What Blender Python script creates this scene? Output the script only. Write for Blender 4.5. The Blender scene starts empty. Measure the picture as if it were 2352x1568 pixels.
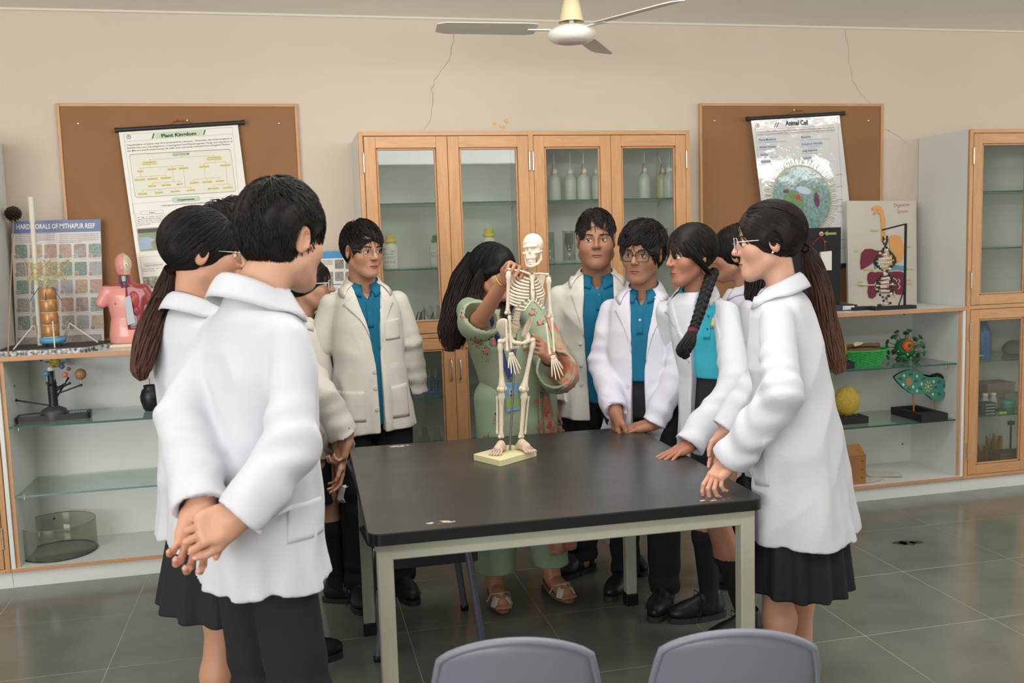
import bpy, bmesh, math, random
import numpy as np
from math import sin, cos, pi, radians, sqrt
from mathutils import Vector, Matrix

C = bpy.context.scene.collection
RNG = random.Random(7)
# ------------------------------------------------------------------ camera
W_PX, H_PX = 2352, 1568
F_PX = 2180.3
YAW, PITCH, ROLL = .2263, -.1055, -.0305
CAM = np.array([0, -5.288, 1.58])
_cy, _sy, _cp, _sp = cos(YAW), sin(YAW), cos(PITCH), sin(PITCH)
FWD = np.array([_sy*_cp, _cy*_cp, _sp])
_r = np.array([_cy, -_sy, 0.0]); _u = np.cross(_r, FWD)
RGT = cos(ROLL)*_r + sin(ROLL)*_u
UPV = -sin(ROLL)*_r + cos(ROLL)*_u
cam_d = bpy.data.cameras.new('camera'); cam = bpy.data.objects.new('camera', cam_d); C.objects.link(cam)
M4 = Matrix.Identity(4)
for i in range(3):
    M4[i][0], M4[i][1], M4[i][2], M4[i][3] = RGT[i], UPV[i], -FWD[i], CAM[i]
cam.matrix_world = M4
cam_d.sensor_width = 36; cam_d.lens = F_PX/W_PX*36
cam_d.clip_start = .05
cam_d.dof.use_dof = True; cam_d.dof.focus_distance = 3.7; cam_d.dof.aperture_fstop = 5.0
bpy.context.scene.camera = cam
def ray(px, py): return FWD + RGT*(px-W_PX/2)/F_PX - UPV*(py-H_PX/2)/F_PX
def AY(px, py, Y): d = ray(px, py); return CAM + d*(Y-CAM[1])/d[1]
def AZ(px, py, Z): d = ray(px, py); return CAM + d*(Z-CAM[2])/d[2]
def AD(px, py, D): return CAM + ray(px, py)*D
# ------------------------------------------------------------------ world, lights, exposure
sc = bpy.context.scene
sc.view_settings.view_transform = 'Standard'; sc.view_settings.look = 'None'
sc.view_settings.gamma = 1.0; sc.view_settings.exposure = 0.24; sc.view_settings.use_curve_mapping = False
wd = bpy.data.worlds.new('daylight'); sc.world = wd; wd.use_nodes = True
wd.node_tree.nodes['Background'].inputs[0].default_value = (.92, .96, 1.0, 1)
wd.node_tree.nodes['Background'].inputs[1].default_value = .5
def area(name, loc, target, sx, sy, power, col=(1, 1, 1)):
    l = bpy.data.lights.new(name, 'AREA'); l.shape = 'RECTANGLE'; l.size = sx; l.size_y = sy; l.energy = power; l.color = col
    o = bpy.data.objects.new(name, l); C.objects.link(o); o.location = loc
    o.rotation_euler = (Vector(target)-Vector(loc)).to_track_quat('-Z', 'Y').to_euler()
    return o
area('window_daylight_rear', (-2.1, -8.85, 1.6), (.9, -1.2, 2.1), 5.0, 1.35, 215, (.94, .97, 1.0))
area('window_daylight_left', (-4.85, -6.6, 1.75), (0, -2.4, 1.8), 3.0, 1.6, 80, (.95, .97, 1.0))
area('window_daylight_right', (8.85, -3.2, 1.9), (1.5, -2.0, 1.9), 3.4, 1.4, 90, (1.0, .98, .94))
area('ceiling_tube_front', (1.0, -4.4, 2.78), (1.0, -4.4, 0), 2.6, .5, 32, (1.0, .98, .95))
for tx, ty, te in ((-2.4, -3.0, 14), (4.4, -2.8, 14), (.9, -2.1, 20)): area('back_fill_light', (tx, ty, 2.78), (tx, ty, 0), 1.8, .5, te, (1.0, .98, .95)); area('ceiling_fill_light', (tx, ty-.9, 2.3), (tx, ty-.5, 2.8), 1.8, .4, 24, (.96, .98, .95))  # added fill: downward rows brighten the back wall, upward ones the ceiling
# ------------------------------------------------------------------ materials
def lin(c):
    o = []
    for v in c:
        v = v/255.0
        o.append(v/12.92 if v <= .04045 else ((v+.055)/1.055)**2.4)
    return tuple(o)+(1.0,)
MATS = {}
def mat(name, rgb=(200, 200, 200), rough=.5, metal=0.0, spec=.5, var=None, bump=None, stretch=(1, 1, 1), coat=0, vcol=False, trans=0, sss=0, rgb2=None, alpha=1, sheen=0, aniso=0):
    if name in MATS: return MATS[name]
    m = bpy.data.materials.new(name); m.use_nodes = True; nt = m.node_tree; N = nt.nodes; L = nt.links
    b = N['Principled BSDF']
    b.inputs['Base Color'].default_value = lin(rgb); b.inputs['Roughness'].default_value = rough
    b.inputs['Metallic'].default_value = metal; b.inputs['Specular IOR Level'].default_value = spec
    b.inputs['Coat Weight'].default_value = coat; b.inputs['Transmission Weight'].default_value = trans
    b.inputs['Alpha'].default_value = alpha; b.inputs['Sheen Weight'].default_value = sheen
    if sss:
        b.inputs['Subsurface Weight'].default_value = sss; b.inputs['Subsurface Radius'].default_value = (.012, .005, .003); b.inputs['Subsurface Scale'].default_value = 1
    src = None
    tc = N.new('ShaderNodeTexCoord'); mp = N.new('ShaderNodeMapping'); mp.inputs['Scale'].default_value = stretch
    L.new(tc.outputs['Object'], mp.inputs['Vector'])
    if vcol:
        a = N.new('ShaderNodeAttribute'); a.attribute_name = 'col'; src = a.outputs['Color']
    if var:
        n = N.new('ShaderNodeTexNoise'); n.inputs['Scale'].default_value = var[0]; n.inputs['Detail'].default_value = 5
        if len(var) > 2: n.inputs['Distortion'].default_value = var[2]
        L.new(mp.outputs[0], n.inputs['Vector'])
        if src is None and rgb2 is not None:
            r = N.new('ShaderNodeValToRGB'); r.color_ramp.elements[0].position = .5-var[1]; r.color_ramp.elements[1].position = .5+var[1]
            r.color_ramp.elements[0].color = lin(rgb); r.color_ramp.elements[1].color = lin(rgb2)
            L.new(n.outputs['Fac'], r.inputs['Fac']); src = r.outputs['Color']
        else:
            mr = N.new('ShaderNodeMapRange'); mr.inputs['From Min'].default_value = .25; mr.inputs['From Max'].default_value = .75
            mr.inputs['To Min'].default_value = 1-var[1]; mr.inputs['To Max'].default_value = 1+var[1]
            L.new(n.outputs['Fac'], mr.inputs['Value'])
            mx = N.new('ShaderNodeVectorMath'); mx.operation = 'SCALE'
            if src is None: mx.inputs[0].default_value = lin(rgb)[:3]
            else: L.new(src, mx.inputs[0])
            L.new(mr.outputs[0], mx.inputs['Scale']); src = mx.outputs[0]
    if src is not None: L.new(src, b.inputs['Base Color'])
    if bump:
        n2 = N.new('ShaderNodeTexNoise'); n2.inputs['Scale'].default_value = bump[0]; n2.inputs['Detail'].default_value = 4
        L.new(mp.outputs[0], n2.inputs['Vector'])
        bp = N.new('ShaderNodeBump'); bp.inputs['Strength'].default_value = bump[1]; bp.inputs['Distance'].default_value = bump[2] if len(bump) > 2 else .004
        L.new(n2.outputs['Fac'], bp.inputs['Height']); L.new(bp.outputs[0], b.inputs['Normal'])
    MATS[name] = m
    return m
def glass_mat(name, tint=(235, 245, 240), refl=.9, rough=.02, base=.03, haze=0.0, hazecol=(200, 205, 200)):
    if name in MATS: return MATS[name]
    m = bpy.data.materials.new(name); m.use_nodes = True; nt = m.node_tree; N = nt.nodes; L = nt.links
    N.remove(N['Principled BSDF']); out = N['Material Output']
    t = N.new('ShaderNodeBsdfTransparent'); t.inputs[0].default_value = lin(tint)
    g = N.new('ShaderNodeBsdfGlossy'); g.inputs['Roughness'].default_value = rough
    fr = N.new('ShaderNodeMath'); fr.operation = 'POWER'; fr.inputs[1].default_value = 5
    lw = N.new('ShaderNodeLayerWeight'); lw.inputs['Blend'].default_value = .5; L.new(lw.outputs['Facing'], fr.inputs[0])
    mr = N.new('ShaderNodeMath'); mr.operation = 'MULTIPLY_ADD'; mr.inputs[1].default_value = refl; mr.inputs[2].default_value = base
    L.new(fr.outputs[0], mr.inputs[0])
    mx = N.new('ShaderNodeMixShader'); L.new(mr.outputs[0], mx.inputs[0]); L.new(t.outputs[0], mx.inputs[1]); L.new(g.outputs[0], mx.inputs[2])
    last = mx
    if haze:
        d = N.new('ShaderNodeBsdfDiffuse'); d.inputs[0].default_value = lin(hazecol)
        m2 = N.new('ShaderNodeMixShader'); m2.inputs[0].default_value = haze; L.new(mx.outputs[0], m2.inputs[1]); L.new(d.outputs[0], m2.inputs[2]); last = m2
    L.new(last.outputs[0], out.inputs['Surface'])
    MATS[name] = m
    return m
# ------------------------------------------------------------------ mesh builder
def rotz(a): c, s = cos(a), sin(a); return np.array([[c, -s, 0], [s, c, 0], [0, 0, 1.0]])
def rotx(a): c, s = cos(a), sin(a); return np.array([[1.0, 0, 0], [0, c, -s], [0, s, c]])
def roty(a): c, s = cos(a), sin(a); return np.array([[c, 0, s], [0, 1.0, 0], [-s, 0, c]])
def nrm(v): v = np.asarray(v, float); return v/(np.linalg.norm(v)+1e-12)
class MB:
    def __init__(s): s.v = []; s.f = []; s.sm = []
    def add(s, V, Fc, smooth=False):
        k = len(s.v); s.v.extend([tuple(map(float, p)) for p in V])
        s.f.extend([tuple(i+k for i in f) for f in Fc]); s.sm.extend([smooth]*len(Fc)); return s
    def box(s, x0, y0, z0, x1, y1, z1, bev=0.0, c=None, R=None):
        xs, ys, zs = (min(x0, x1), max(x0, x1)), (min(y0, y1), max(y0, y1)), (min(z0, z1), max(z0, z1))
        bev = min(bev, .45*min(xs[1]-xs[0], ys[1]-ys[0], zs[1]-zs[0]))
        def tr(V):
            V = np.array(V, float)
            if R is not None: V = V @ np.asarray(R).T
            if c is not None: V = V+np.asarray(c)
            return V
        if bev <= 0:
            V = [(xs[i], ys[j], zs[k]) for i in (0, 1) for j in (0, 1) for k in (0, 1)]
            Fc = [(0, 1, 3, 2), (4, 6, 7, 5), (0, 4, 5, 1), (2, 3, 7, 6), (0, 2, 6, 4), (1, 5, 7, 3)]
            return s.add(tr(V), Fc)
        V = []; idx = {}
        for i in (0, 1):
            for j in (0, 1):
                for k in (0, 1):
                    p = np.array([xs[i], ys[j], zs[k]]); d = np.array([bev*(1-2*i), bev*(1-2*j), bev*(1-2*k)])
                    for a in range(3):
                        q = p.copy()
                        for b in range(3):
                            if b != a: q[b] += d[b]
                        idx[i, j, k, a] = len(V); V.append(q)
        Fc = []
        I = lambda *k: idx[k]
        for sgn in (0, 1):
            q = [I(sgn, 0, 0, 0), I(sgn, 1, 0, 0), I(sgn, 1, 1, 0), I(sgn, 0, 1, 0)]; Fc.append(tuple(q if sgn else q[::-1]))
            q = [I(0, sgn, 0, 1), I(1, sgn, 0, 1), I(1, sgn, 1, 1), I(0, sgn, 1, 1)]; Fc.append(tuple(q[::-1] if sgn else q))
            q = [I(0, 0, sgn, 2), I(1, 0, sgn, 2), I(1, 1, sgn, 2), I(0, 1, sgn, 2)]; Fc.append(tuple(q if sgn else q[::-1]))
        for a in (0, 1):
            for b in (0, 1):
                Fc.append((I(0, a, b, 1), I(1, a, b, 1), I(1, a, b, 2), I(0, a, b, 2)))
                Fc.append((I(a, 0, b, 0), I(a, 1, b, 0), I(a, 1, b, 2), I(a, 0, b, 2)))
                Fc.append((I(a, b, 0, 0), I(a, b, 1, 0), I(a, b, 1, 1), I(a, b, 0, 1)))
        for i in (0, 1):
            for j in (0, 1):
                for k in (0, 1): Fc.append((I(i, j, k, 0), I(i, j, k, 1), I(i, j, k, 2)))
        return s.add(tr(V), Fc)
    def tube(s, pts, rad, n=8, caps=True, closed=False, flat=None):
        P = np.array(pts, float); m = len(P)
        rad = np.full(m, rad, float) if np.isscalar(rad) else np.array(rad, float)
        T = np.zeros_like(P)
        for i in range(m):
            if closed: T[i] = nrm(P[(i+1) % m]-P[i-1])
            else: T[i] = nrm(P[min(i+1, m-1)]-P[max(i-1, 0)])
        up = np.array([0, 0, 1.0]) if abs(T[0][2]) < .9 else np.array([1.0, 0, 0])
        if flat is not None: up = np.asarray(flat[0], float)
        V = []
        for i in range(m):
            a = nrm(np.cross(T[i], up)); b = np.cross(a, T[i]); up = b if flat is None else up
            for k in range(n):
                t = 2*pi*k/n
                fl = 1.0 if flat is None else flat[1]
                V.append(P[i]+rad[i]*(cos(t)*a+sin(t)*b*fl))
        Fc = []
        for i in range(m if closed else m-1):
            j = (i+1) % m
            for k in range(n):
                l = (k+1) % n; Fc.append((i*n+k, i*n+l, j*n+l, j*n+k))
        s.add(V, Fc, True)
        if caps and not closed:
            s.add(V[:n], [tuple(range(n))[::-1]]); s.add(V[-n:], [tuple(range(n))])
        return s
    def lathe(s, prof, n=24, c=(0, 0, 0), R=None, cap=True, smooth=True, scale=(1, 1)):
        V = []; m = len(prof)
        for r, z in prof:
            for k in range(n):
                t = 2*pi*k/n; V.append((r*cos(t)*scale[0], r*sin(t)*scale[1], z))
        V = np.array(V)
        if R is not None: V = V @ np.asarray(R).T
        V = V+np.asarray(c)
        Fc = []
        for i in range(m-1):
            for k in range(n):
                l = (k+1) % n; Fc.append((i*n+k, i*n+l, (i+1)*n+l, (i+1)*n+k))
        s.add(V, Fc, smooth)
        if cap:
            if prof[0][0] > 1e-6: s.add(V[:n], [tuple(range(n))[::-1]])
            if prof[-1][0] > 1e-6: s.add(V[-n:], [tuple(range(n))])
        return s
    def sphere(s, c, r, n=12, m=8, sc=(1, 1, 1), R=None):
        prof = [(sin(pi*i/m), -cos(pi*i/m)) for i in range(m+1)]
        V = []; Fc = []
        V.append((0, 0, -1))
        for i in range(1, m):
            for k in range(n): t = 2*pi*k/n; V.append((prof[i][0]*cos(t), prof[i][0]*sin(t), prof[i][1]))
        V.append((0, 0, 1)); V = np.array(V)*r*np.array(sc)
        if R is not None: V = V @ np.asarray(R).T
        V = V+np.asarray(c); e = len(V)-1
        for k in range(n):
            l = (k+1) % n; Fc.append((0, 1+l, 1+k)); Fc.append((e, e-n+k, e-n+l))
            for i in range(m-2): Fc.append((1+i*n+k, 1+i*n+l, 1+(i+1)*n+l, 1+(i+1)*n+k))
        return s.add(V, Fc, True)
    def prism(s, poly, o, ex, ey, d, bev=0):
        ex, ey = np.asarray(ex, float), np.asarray(ey, float); n_ = nrm(np.cross(ex, ey)); o = np.asarray(o, float); k = len(poly)
        A = [o+x*ex+y*ey for x, y in poly]; B = [p+n_*d for p in A]
        area2 = sum(poly[i][0]*poly[(i+1) % k][1]-poly[(i+1) % k][0]*poly[i][1] for i in range(k))
        f = tuple(range(k))
        if area2 < 0: f = f[::-1]
        if d < 0: f = f[::-1]
        s.add(B, [f]); s.add(A, [f[::-1]])
        for a in range(k):
            i, j = f[a], f[(a+1) % k]
            s.add([A[i], A[j], B[j], B[i]], [(0, 1, 2, 3)])
        return s
    def build(s, name, m, parent=None, off=None, label=None, cat=None, group=None, kind=None, col=None):
        V = np.array(s.v, float).reshape(-1, 3)
        if off is None and parent is not None and parent.type == 'EMPTY': off = parent['_o'] if '_o' in parent else None
        if off is None and parent is not None and '_o' in parent: off = parent['_o']
        if off is not None: V = V-np.array(list(off))
        if kind is None and col is None and not (KEEP & set(name.split('_'))) and len(s.f) < 4000:
            isl = s.islands()
            if 1 < len(isl) <= 90 and parent is not None and label is None:
                o = None
                for fs in isl:
                    vi = sorted({i for f in fs for i in s.f[f]}); mp = {v: k for k, v in enumerate(vi)}
                    q = raw(name, V[vi], [tuple(mp[i] for i in s.f[f]) for f in fs], [s.sm[f] for f in fs], m, parent, off); o = o or q
                return o
        return raw(name, V, s.f, s.sm, m, parent, off, label, cat, group, kind, col)
    def islands(s):
        key = {}; par = list(range(len(s.v)))
        def find(a):
            while par[a] != a: par[a] = par[par[a]]; a = par[a]
            return a
        for i, p in enumerate(s.v):
            k = (round(p[0], 5), round(p[1], 5), round(p[2], 5))
            if k in key: par[find(i)] = find(key[k])
            else: key[k] = i
        for f in s.f:
            r = find(f[0])
            for i in f[1:]: par[find(i)] = r
        g = {}
        for n, f in enumerate(s.f): g.setdefault(find(f[0]), []).append(n)
        return list(g.values())
def raw(name, V, Fc, smooth, m, parent=None, off=None, label=None, cat=None, group=None, kind=None, col=None):
    me = bpy.data.meshes.new(name)
    if isinstance(Fc, np.ndarray):
        nf = len(Fc); me.vertices.add(len(V)); me.vertices.foreach_set('co', np.asarray(V, np.float32).ravel())
        me.loops.add(nf*4); me.loops.foreach_set('vertex_index', Fc.astype(np.int32).ravel())
        me.polygons.add(nf); me.polygons.foreach_set('loop_start', np.arange(0, nf*4, 4, dtype=np.int32))
        me.polygons.foreach_set('use_smooth', np.ones(nf, bool)); me.update(calc_edges=True)
    else:
        me.from_pydata([tuple(p) for p in V], [], Fc)
        if len(smooth) == len(me.polygons): me.polygons.foreach_set('use_smooth', np.array(smooth, bool))
        me.update()
    if col is not None:
        a = me.color_attributes.new('col', 'FLOAT_COLOR', 'POINT'); cc = np.ones((len(V), 4), np.float32); cc[:, :3] = col; a.data.foreach_set('color', cc.ravel())
    if m is not None: me.materials.append(m)
    o = bpy.data.objects.new(name, me); C.objects.link(o)
    if off is not None: o['_o'] = tuple(float(x) for x in off)
    if parent is not None: o.parent = parent
    tag(o, label, cat, group, kind)
    if parent is None and off is not None: o.location = off
    return o
def tag(o, label=None, cat=None, group=None, kind=None):
    if label: o['label'] = label
    if cat: o['category'] = cat
    if group: o['group'] = group
    if kind: o['kind'] = kind
    return o
def thing(name, label, cat, loc=(0, 0, 0), group=None, rz=0):
    o = bpy.data.objects.new(name, None); C.objects.link(o); o.location = tuple(float(x) for x in loc); o['_o'] = tuple(float(x) for x in loc); o.empty_display_size = .1
    o.rotation_euler = (0, 0, rz)
    return tag(o, label, cat, group)
def dup(o, loc=None, rz=None, label=None, parent=None):
    c = o.copy(); C.objects.link(c)
    if parent is not None: c.parent = parent
    if loc is not None: c.location = tuple(float(x) for x in loc)
    if rz is not None: c.rotation_euler = (0, 0, rz)
    if label: c['label'] = label
    for ch in list(o.children): dup(ch, parent=c)
    return c
KEEP = set('text lettering line picture teeth lens stain crack bristles shelf wall seam emblem mark cartilage head bowl frame canopy cup girdle girl body'.split())-{'frame'}
_tc = {}
def text_geo(body, bold=0.0):
    k = (body, bold)
    if k in _tc: return _tc[k]
    cu = bpy.data.curves.new('t', 'FONT'); cu.body = body; cu.size = 1; cu.offset = bold; cu.resolution_u = 2
    o = bpy.data.objects.new('t', cu); me = bpy.data.meshes.new_from_object(o)
    V = np.array([v.co[:] for v in me.vertices]).reshape(-1, 3); Fc = [tuple(p.vertices) for p in me.polygons]
    bpy.data.objects.remove(o); bpy.data.curves.remove(cu); bpy.data.meshes.remove(me)
    _tc[k] = (V, Fc); return V, Fc
def text_on(mb, body, a, b, h, up, n, lift=.0008, bold=.012):
    """letters fitted between world points a and b (left to right), cap height h along up"""
    V, Fc = text_geo(body, bold)
    if len(V) == 0: return
    x0, x1 = V[:, 0].min(), V[:, 0].max(); a, b = np.asarray(a, float), np.asarray(b, float)
    P = a+np.outer((V[:, 0]-x0)/(x1-x0), b-a)+np.outer(V[:, 1]/.69*h, up)+np.asarray(n)*lift
    mb.add(P, Fc)
# flat printed sheets: everything on them is laid out from points of the sheet itself
class Sheet:
    def __init__(s, tl, tr, bl, Y, bow=0.0, wave=0.0):
        s.tl = AY(*tl, Y); s.ex = AY(*tr, Y)-s.tl; s.w = np.linalg.norm(s.ex); s.ex /= s.w
        d = AY(*bl, Y)-s.tl; s.h = np.linalg.norm(d); s.ey = d/s.h; s.n = nrm(np.cross(s.ey, s.ex)); 
        if s.n[1] > 0: s.n = -s.n
        s.Y = Y; s.bow = bow; s.wave = wave; s.mb = {}
        A = np.array([[s.ex[0], s.ey[0]], [s.ex[2], s.ey[2]]]); s.inv = np.linalg.inv(A)
    def uv(s, px, py):
        p = AY(px, py, s.Y)-s.tl; return s.inv @ np.array([p[0], p[2]])
    def S(s, u, v, lift=0.0):
        b = s.bow*sin(pi*min(max(v/s.h, 0), 1))+s.wave*sin(u/s.w*7+v/s.h*3)
        return s.tl+s.ex*u+s.ey*v+s.n*(b+lift)
    def m(s, k):
        if k not in s.mb: s.mb[k] = MB()
        return s.mb[k]
    def sheet(s, k, n=14):
        V = [s.S(s.w*i/n, s.h*j/n) for j in range(n+1) for i in range(n+1)]
        V += [p-s.n*.0012 for p in V]; q = (n+1)**2; Fc = []
        for j in range(n):
            for i in range(n):
                a = j*(n+1)+i; Fc.append((a, a+1, a+n+2, a+n+1)[::-1]); Fc.append((q+a, q+a+1, q+a+n+2, q+a+n+1))
        s.m(k).add(V, Fc, True)
    def poly(s, k, pts, lift=.0006, px=True):
        U = [s.uv(*p) if px else p for p in pts]
        V = [s.S(u, v, lift) for u, v in U]
        ar = sum(U[i][0]*U[(i+1) % len(U)][1]-U[(i+1) % len(U)][0]*U[i][1] for i in range(len(U)))
        f = tuple(range(len(V))); s.m(k).add(V, [f[::-1] if ar > 0 else f])
    def quad(s, k, x0, y0, x1, y1, lift=.0006, sk=None, n=4):
        """axis-aligned in sheet coordinates, corners given in photo pixels at top-left and bottom-right"""
        a = s.uv(x0, y0); b = s.uv(x1, y1)
        s.rect(k, a[0], a[1], b[0], b[1], lift, n)
    def rect(s, k, u0, v0, u1, v1, lift=.0006, n=4):
        V = [s.S(u0+(u1-u0)*i/n, v0+(v1-v0)*j/n, lift) for j in range(n+1) for i in range(n+1)]
        s.m(k).add(V, [(j*(n+1)+i, (j+1)*(n+1)+i, (j+1)*(n+1)+i+1, j*(n+1)+i+1) for j in range(n) for i in range(n)], True)
    def pill(s, k, x0, y0, x1, y1, r=.5, lift=.0007):
        a = s.uv(x0, y0); b = s.uv(x1, y1); s.pilluv(k, a, b, r, lift)
    def pilluv(s, k, a, b, r=.5, lift=.0007):
        hw, hh = abs(b[0]-a[0])/2, abs(b[1]-a[1])/2; c = (a+b)/2; rr = r*2*min(hw, hh); pts = []
        for qx, qy, t0 in ((1, 1, 0), (-1, 1, 90), (-1, -1, 180), (1, -1, 270)):
            for i in range(5):
                t = radians(t0+i*22.5); pts.append((c[0]+qx*(hw-rr)+rr*cos(t), c[1]+qy*(hh-rr)+rr*sin(t)))
        s.poly(k, pts, lift, px=False)
    def line(s, k, p, q, wpx=.0016, lift=.0007, px=True):
        a = s.uv(*p) if px else np.array(p); b = s.uv(*q) if px else np.array(q)
        t = nrm(np.append(b-a, 0))[:2]; n_ = np.array([-t[1], t[0]])*wpx/2; seg = max(1, int(np.linalg.norm(b-a)/.06)); V = []
        for i in range(seg+1):
            c = a+(b-a)*i/seg; V += [s.S(*(c+n_), lift), s.S(*(c-n_), lift)]
        s.m(k).add(V, [(2*i, 2*i+1, 2*i+3, 2*i+2) for i in range(seg)])
    def text(s, k, body, p, q, h, bold=.012, lift=.0012):
        """fit between photo points p and q, cap height h metres"""
        a = s.uv(*p); b = s.uv(*q); V, Fc = text_geo(body, bold)
        if len(V) == 0: return
        x0, x1 = V[:, 0].min(), V[:, 0].max()
        d = (b-a)/(x1-x0); up = np.array([d[1], -d[0]]); up = up/np.linalg.norm(up)*h/.69
        P = [s.S(*(a+d*(x-x0)+up*y), lift) for x, y in V[:, :2]]
        s.m(k).add(P, Fc)
    def finish(s, parent, names):
        for k, mb in s.mb.items():
            nm, mm = names[k]; mb.build(nm, mm, parent)
# ------------------------------------------------------------------ shared materials
mat('wall', (211, 197, 181), .85, spec=.2, var=(1.3, .03), bump=(60, .06, .002))
mat('ceiling', (244, 239, 232), .9, spec=.2, var=(1.0, .02))
mat('trim_white', (226, 220, 206), .6)
mat('stone', (115, 119, 110), .17, spec=.55, var=(3.2, .16, .6), bump=(9, .035, .003))
mat('joint', (196, 194, 182), .8)
mat('wood_v', (196, 148, 102), .42, var=(7, .13, 1.2), stretch=(9, 9, .8), rgb2=None, bump=(30, .03, .001))
mat('wood_h', (198, 150, 105), .42, var=(7, .13, 1.2), stretch=(.8, 9, 9), bump=(30, .03, .001))
mat('wood_edge', (194, 144, 104), .5, var=(5, .1), stretch=(.6, 8, 8))
mat('laminate', (220, 222, 218), .38, var=(2, .02), spec=.45)
mat('gap', (52, 30, 16), .9)
mat('steel', (205, 205, 200), .28, metal=1.0)
mat('glass_edge', (30, 92, 74), .12, spec=.7)
glass_mat('pane', (247, 250, 247), refl=.35, rough=.03, base=.03, haze=.04, hazecol=(200, 206, 198))
glass_mat('shelf_glass', (240, 248, 244), refl=1.0, rough=.03, base=.09, haze=.08, hazecol=(196, 210, 204))
glass_mat('clear_glass', (246, 249, 247), refl=.9, rough=.02, base=.05, haze=.03)
mat('black_plastic', (26, 26, 27), .42)
mat('black_card', (24, 25, 28), .75)
mat('white_paper', (236, 233, 226), .6)
mat('white_plastic', (232, 230, 224), .4)
mat('crack', (150, 132, 108), .9)
# ------------------------------------------------------------------ setting
YF = -.468; HC = 2.806
floor = MB().box(-5, -9, -.06, 9, .02, -.0009).build('floor', mat('joint'), kind='structure')
tile_mesh = None
for ix in range(-6, 14):
    for iy in range(-1, 11):
        x0 = -.763+.576*ix; y1 = -.385-.574*iy
        if x0 < -3.4 or x0 > 6.4: continue
        if tile_mesh is None:
            t = MB().box(.0014, -.5726, -.02, .5746, -.0014, 0, bev=.0005).build('tile', mat('stone'), floor, off=(0, 0, 0)); tile_mesh = t.data; t.location = (x0, y1, 0)
        else:
            t = bpy.data.objects.new('tile', tile_mesh); C.objects.link(t); t.parent = floor; t.location = (x0, y1, 0)
MB().box(-5, 0, -.05, 9, .15, HC).build('wall_back', mat('wall'), kind='structure')
MB().box(-5.15, -9, -.05, -5, .15, HC).build('wall_left', mat('wall'), kind='structure')
MB().box(9, -9, -.05, 9.15, .15, HC).build('wall_right', mat('wall'), kind='structure')
MB().box(-5.15, -9.15, -.05, 9.15, -9, HC).build('wall_front', mat('wall'), kind='structure')
MB().box(-5.15, -9, HC, 9.15, .15, HC+.1).build('ceiling', mat('ceiling'), kind='structure')
MB().tube([(-5, -.004, HC-.006), (9, -.004, HC-.006)], .0075, 8).build('trim_1', mat('trim_white'), kind='structure')
wb = bpy.data.objects['wall_back']
mb = MB(); c = AZ(2085, 1246, .0004); rr = random.Random(31)
for dx, dy, r_ in ((0, 0, .055), (-.04, .01, .04), (.045, -.008, .035)): mb.add([c+np.array([dx+cos(2*pi*i/14)*r_*rr.uniform(.6, 1.2), dy+sin(2*pi*i/14)*r_*rr.uniform(.4, .9), 0]) for i in range(14)], [tuple(range(14))])
mb.build('stain', mat('floor_stain', (66, 60, 48), .6), floor)
def crack(pts, w=.0011):
    rr = random.Random(len(pts)); V = []; P = [AY(px, py, -.0008) for px, py in pts]; Q = []
    for a, b in zip(P[:-1], P[1:]):
        for i in range(4): Q.append(a+(b-a)*i/4+np.array([rr.uniform(-.006, .006), 0, rr.uniform(-.004, .004)]))
    Q.append(P[-1])
    mb = MB(); mb.tube(Q, [w*rr.uniform(.4, 1.2) for _ in Q], 4); mb.build('crack', mat('crack'), wb)
crack([(1047, 68), (1040, 100), (1031, 140), (1012, 165), (1000, 182), (992, 205), (995, 240), (990, 272), (975, 297)])
crack([(1940, 68), (1950, 110), (1949, 140), (1958, 185), (1985, 225), (2000, 240)], .0008)
crack([(2034, 296), (2060, 310), (2082, 330)], .0008)
mb = MB()
for px, py, r in ((1163, 278, .014), (1136, 284, .012), (1156, 294, .014), (1148, 290, .008)):
    c = AY(px, py, -.0006); k = 9; rr = random.Random(px)
    mb.add([c+np.array([cos(2*pi*i/k)*r*rr.uniform(.6, 1.3), 0, sin(2*pi*i/k)*r*rr.uniform(.6, 1.2)]) for i in range(k)], [tuple(range(k))])
mb.build('stain', mat('stain', (214, 178, 122), .85), wb)
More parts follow.
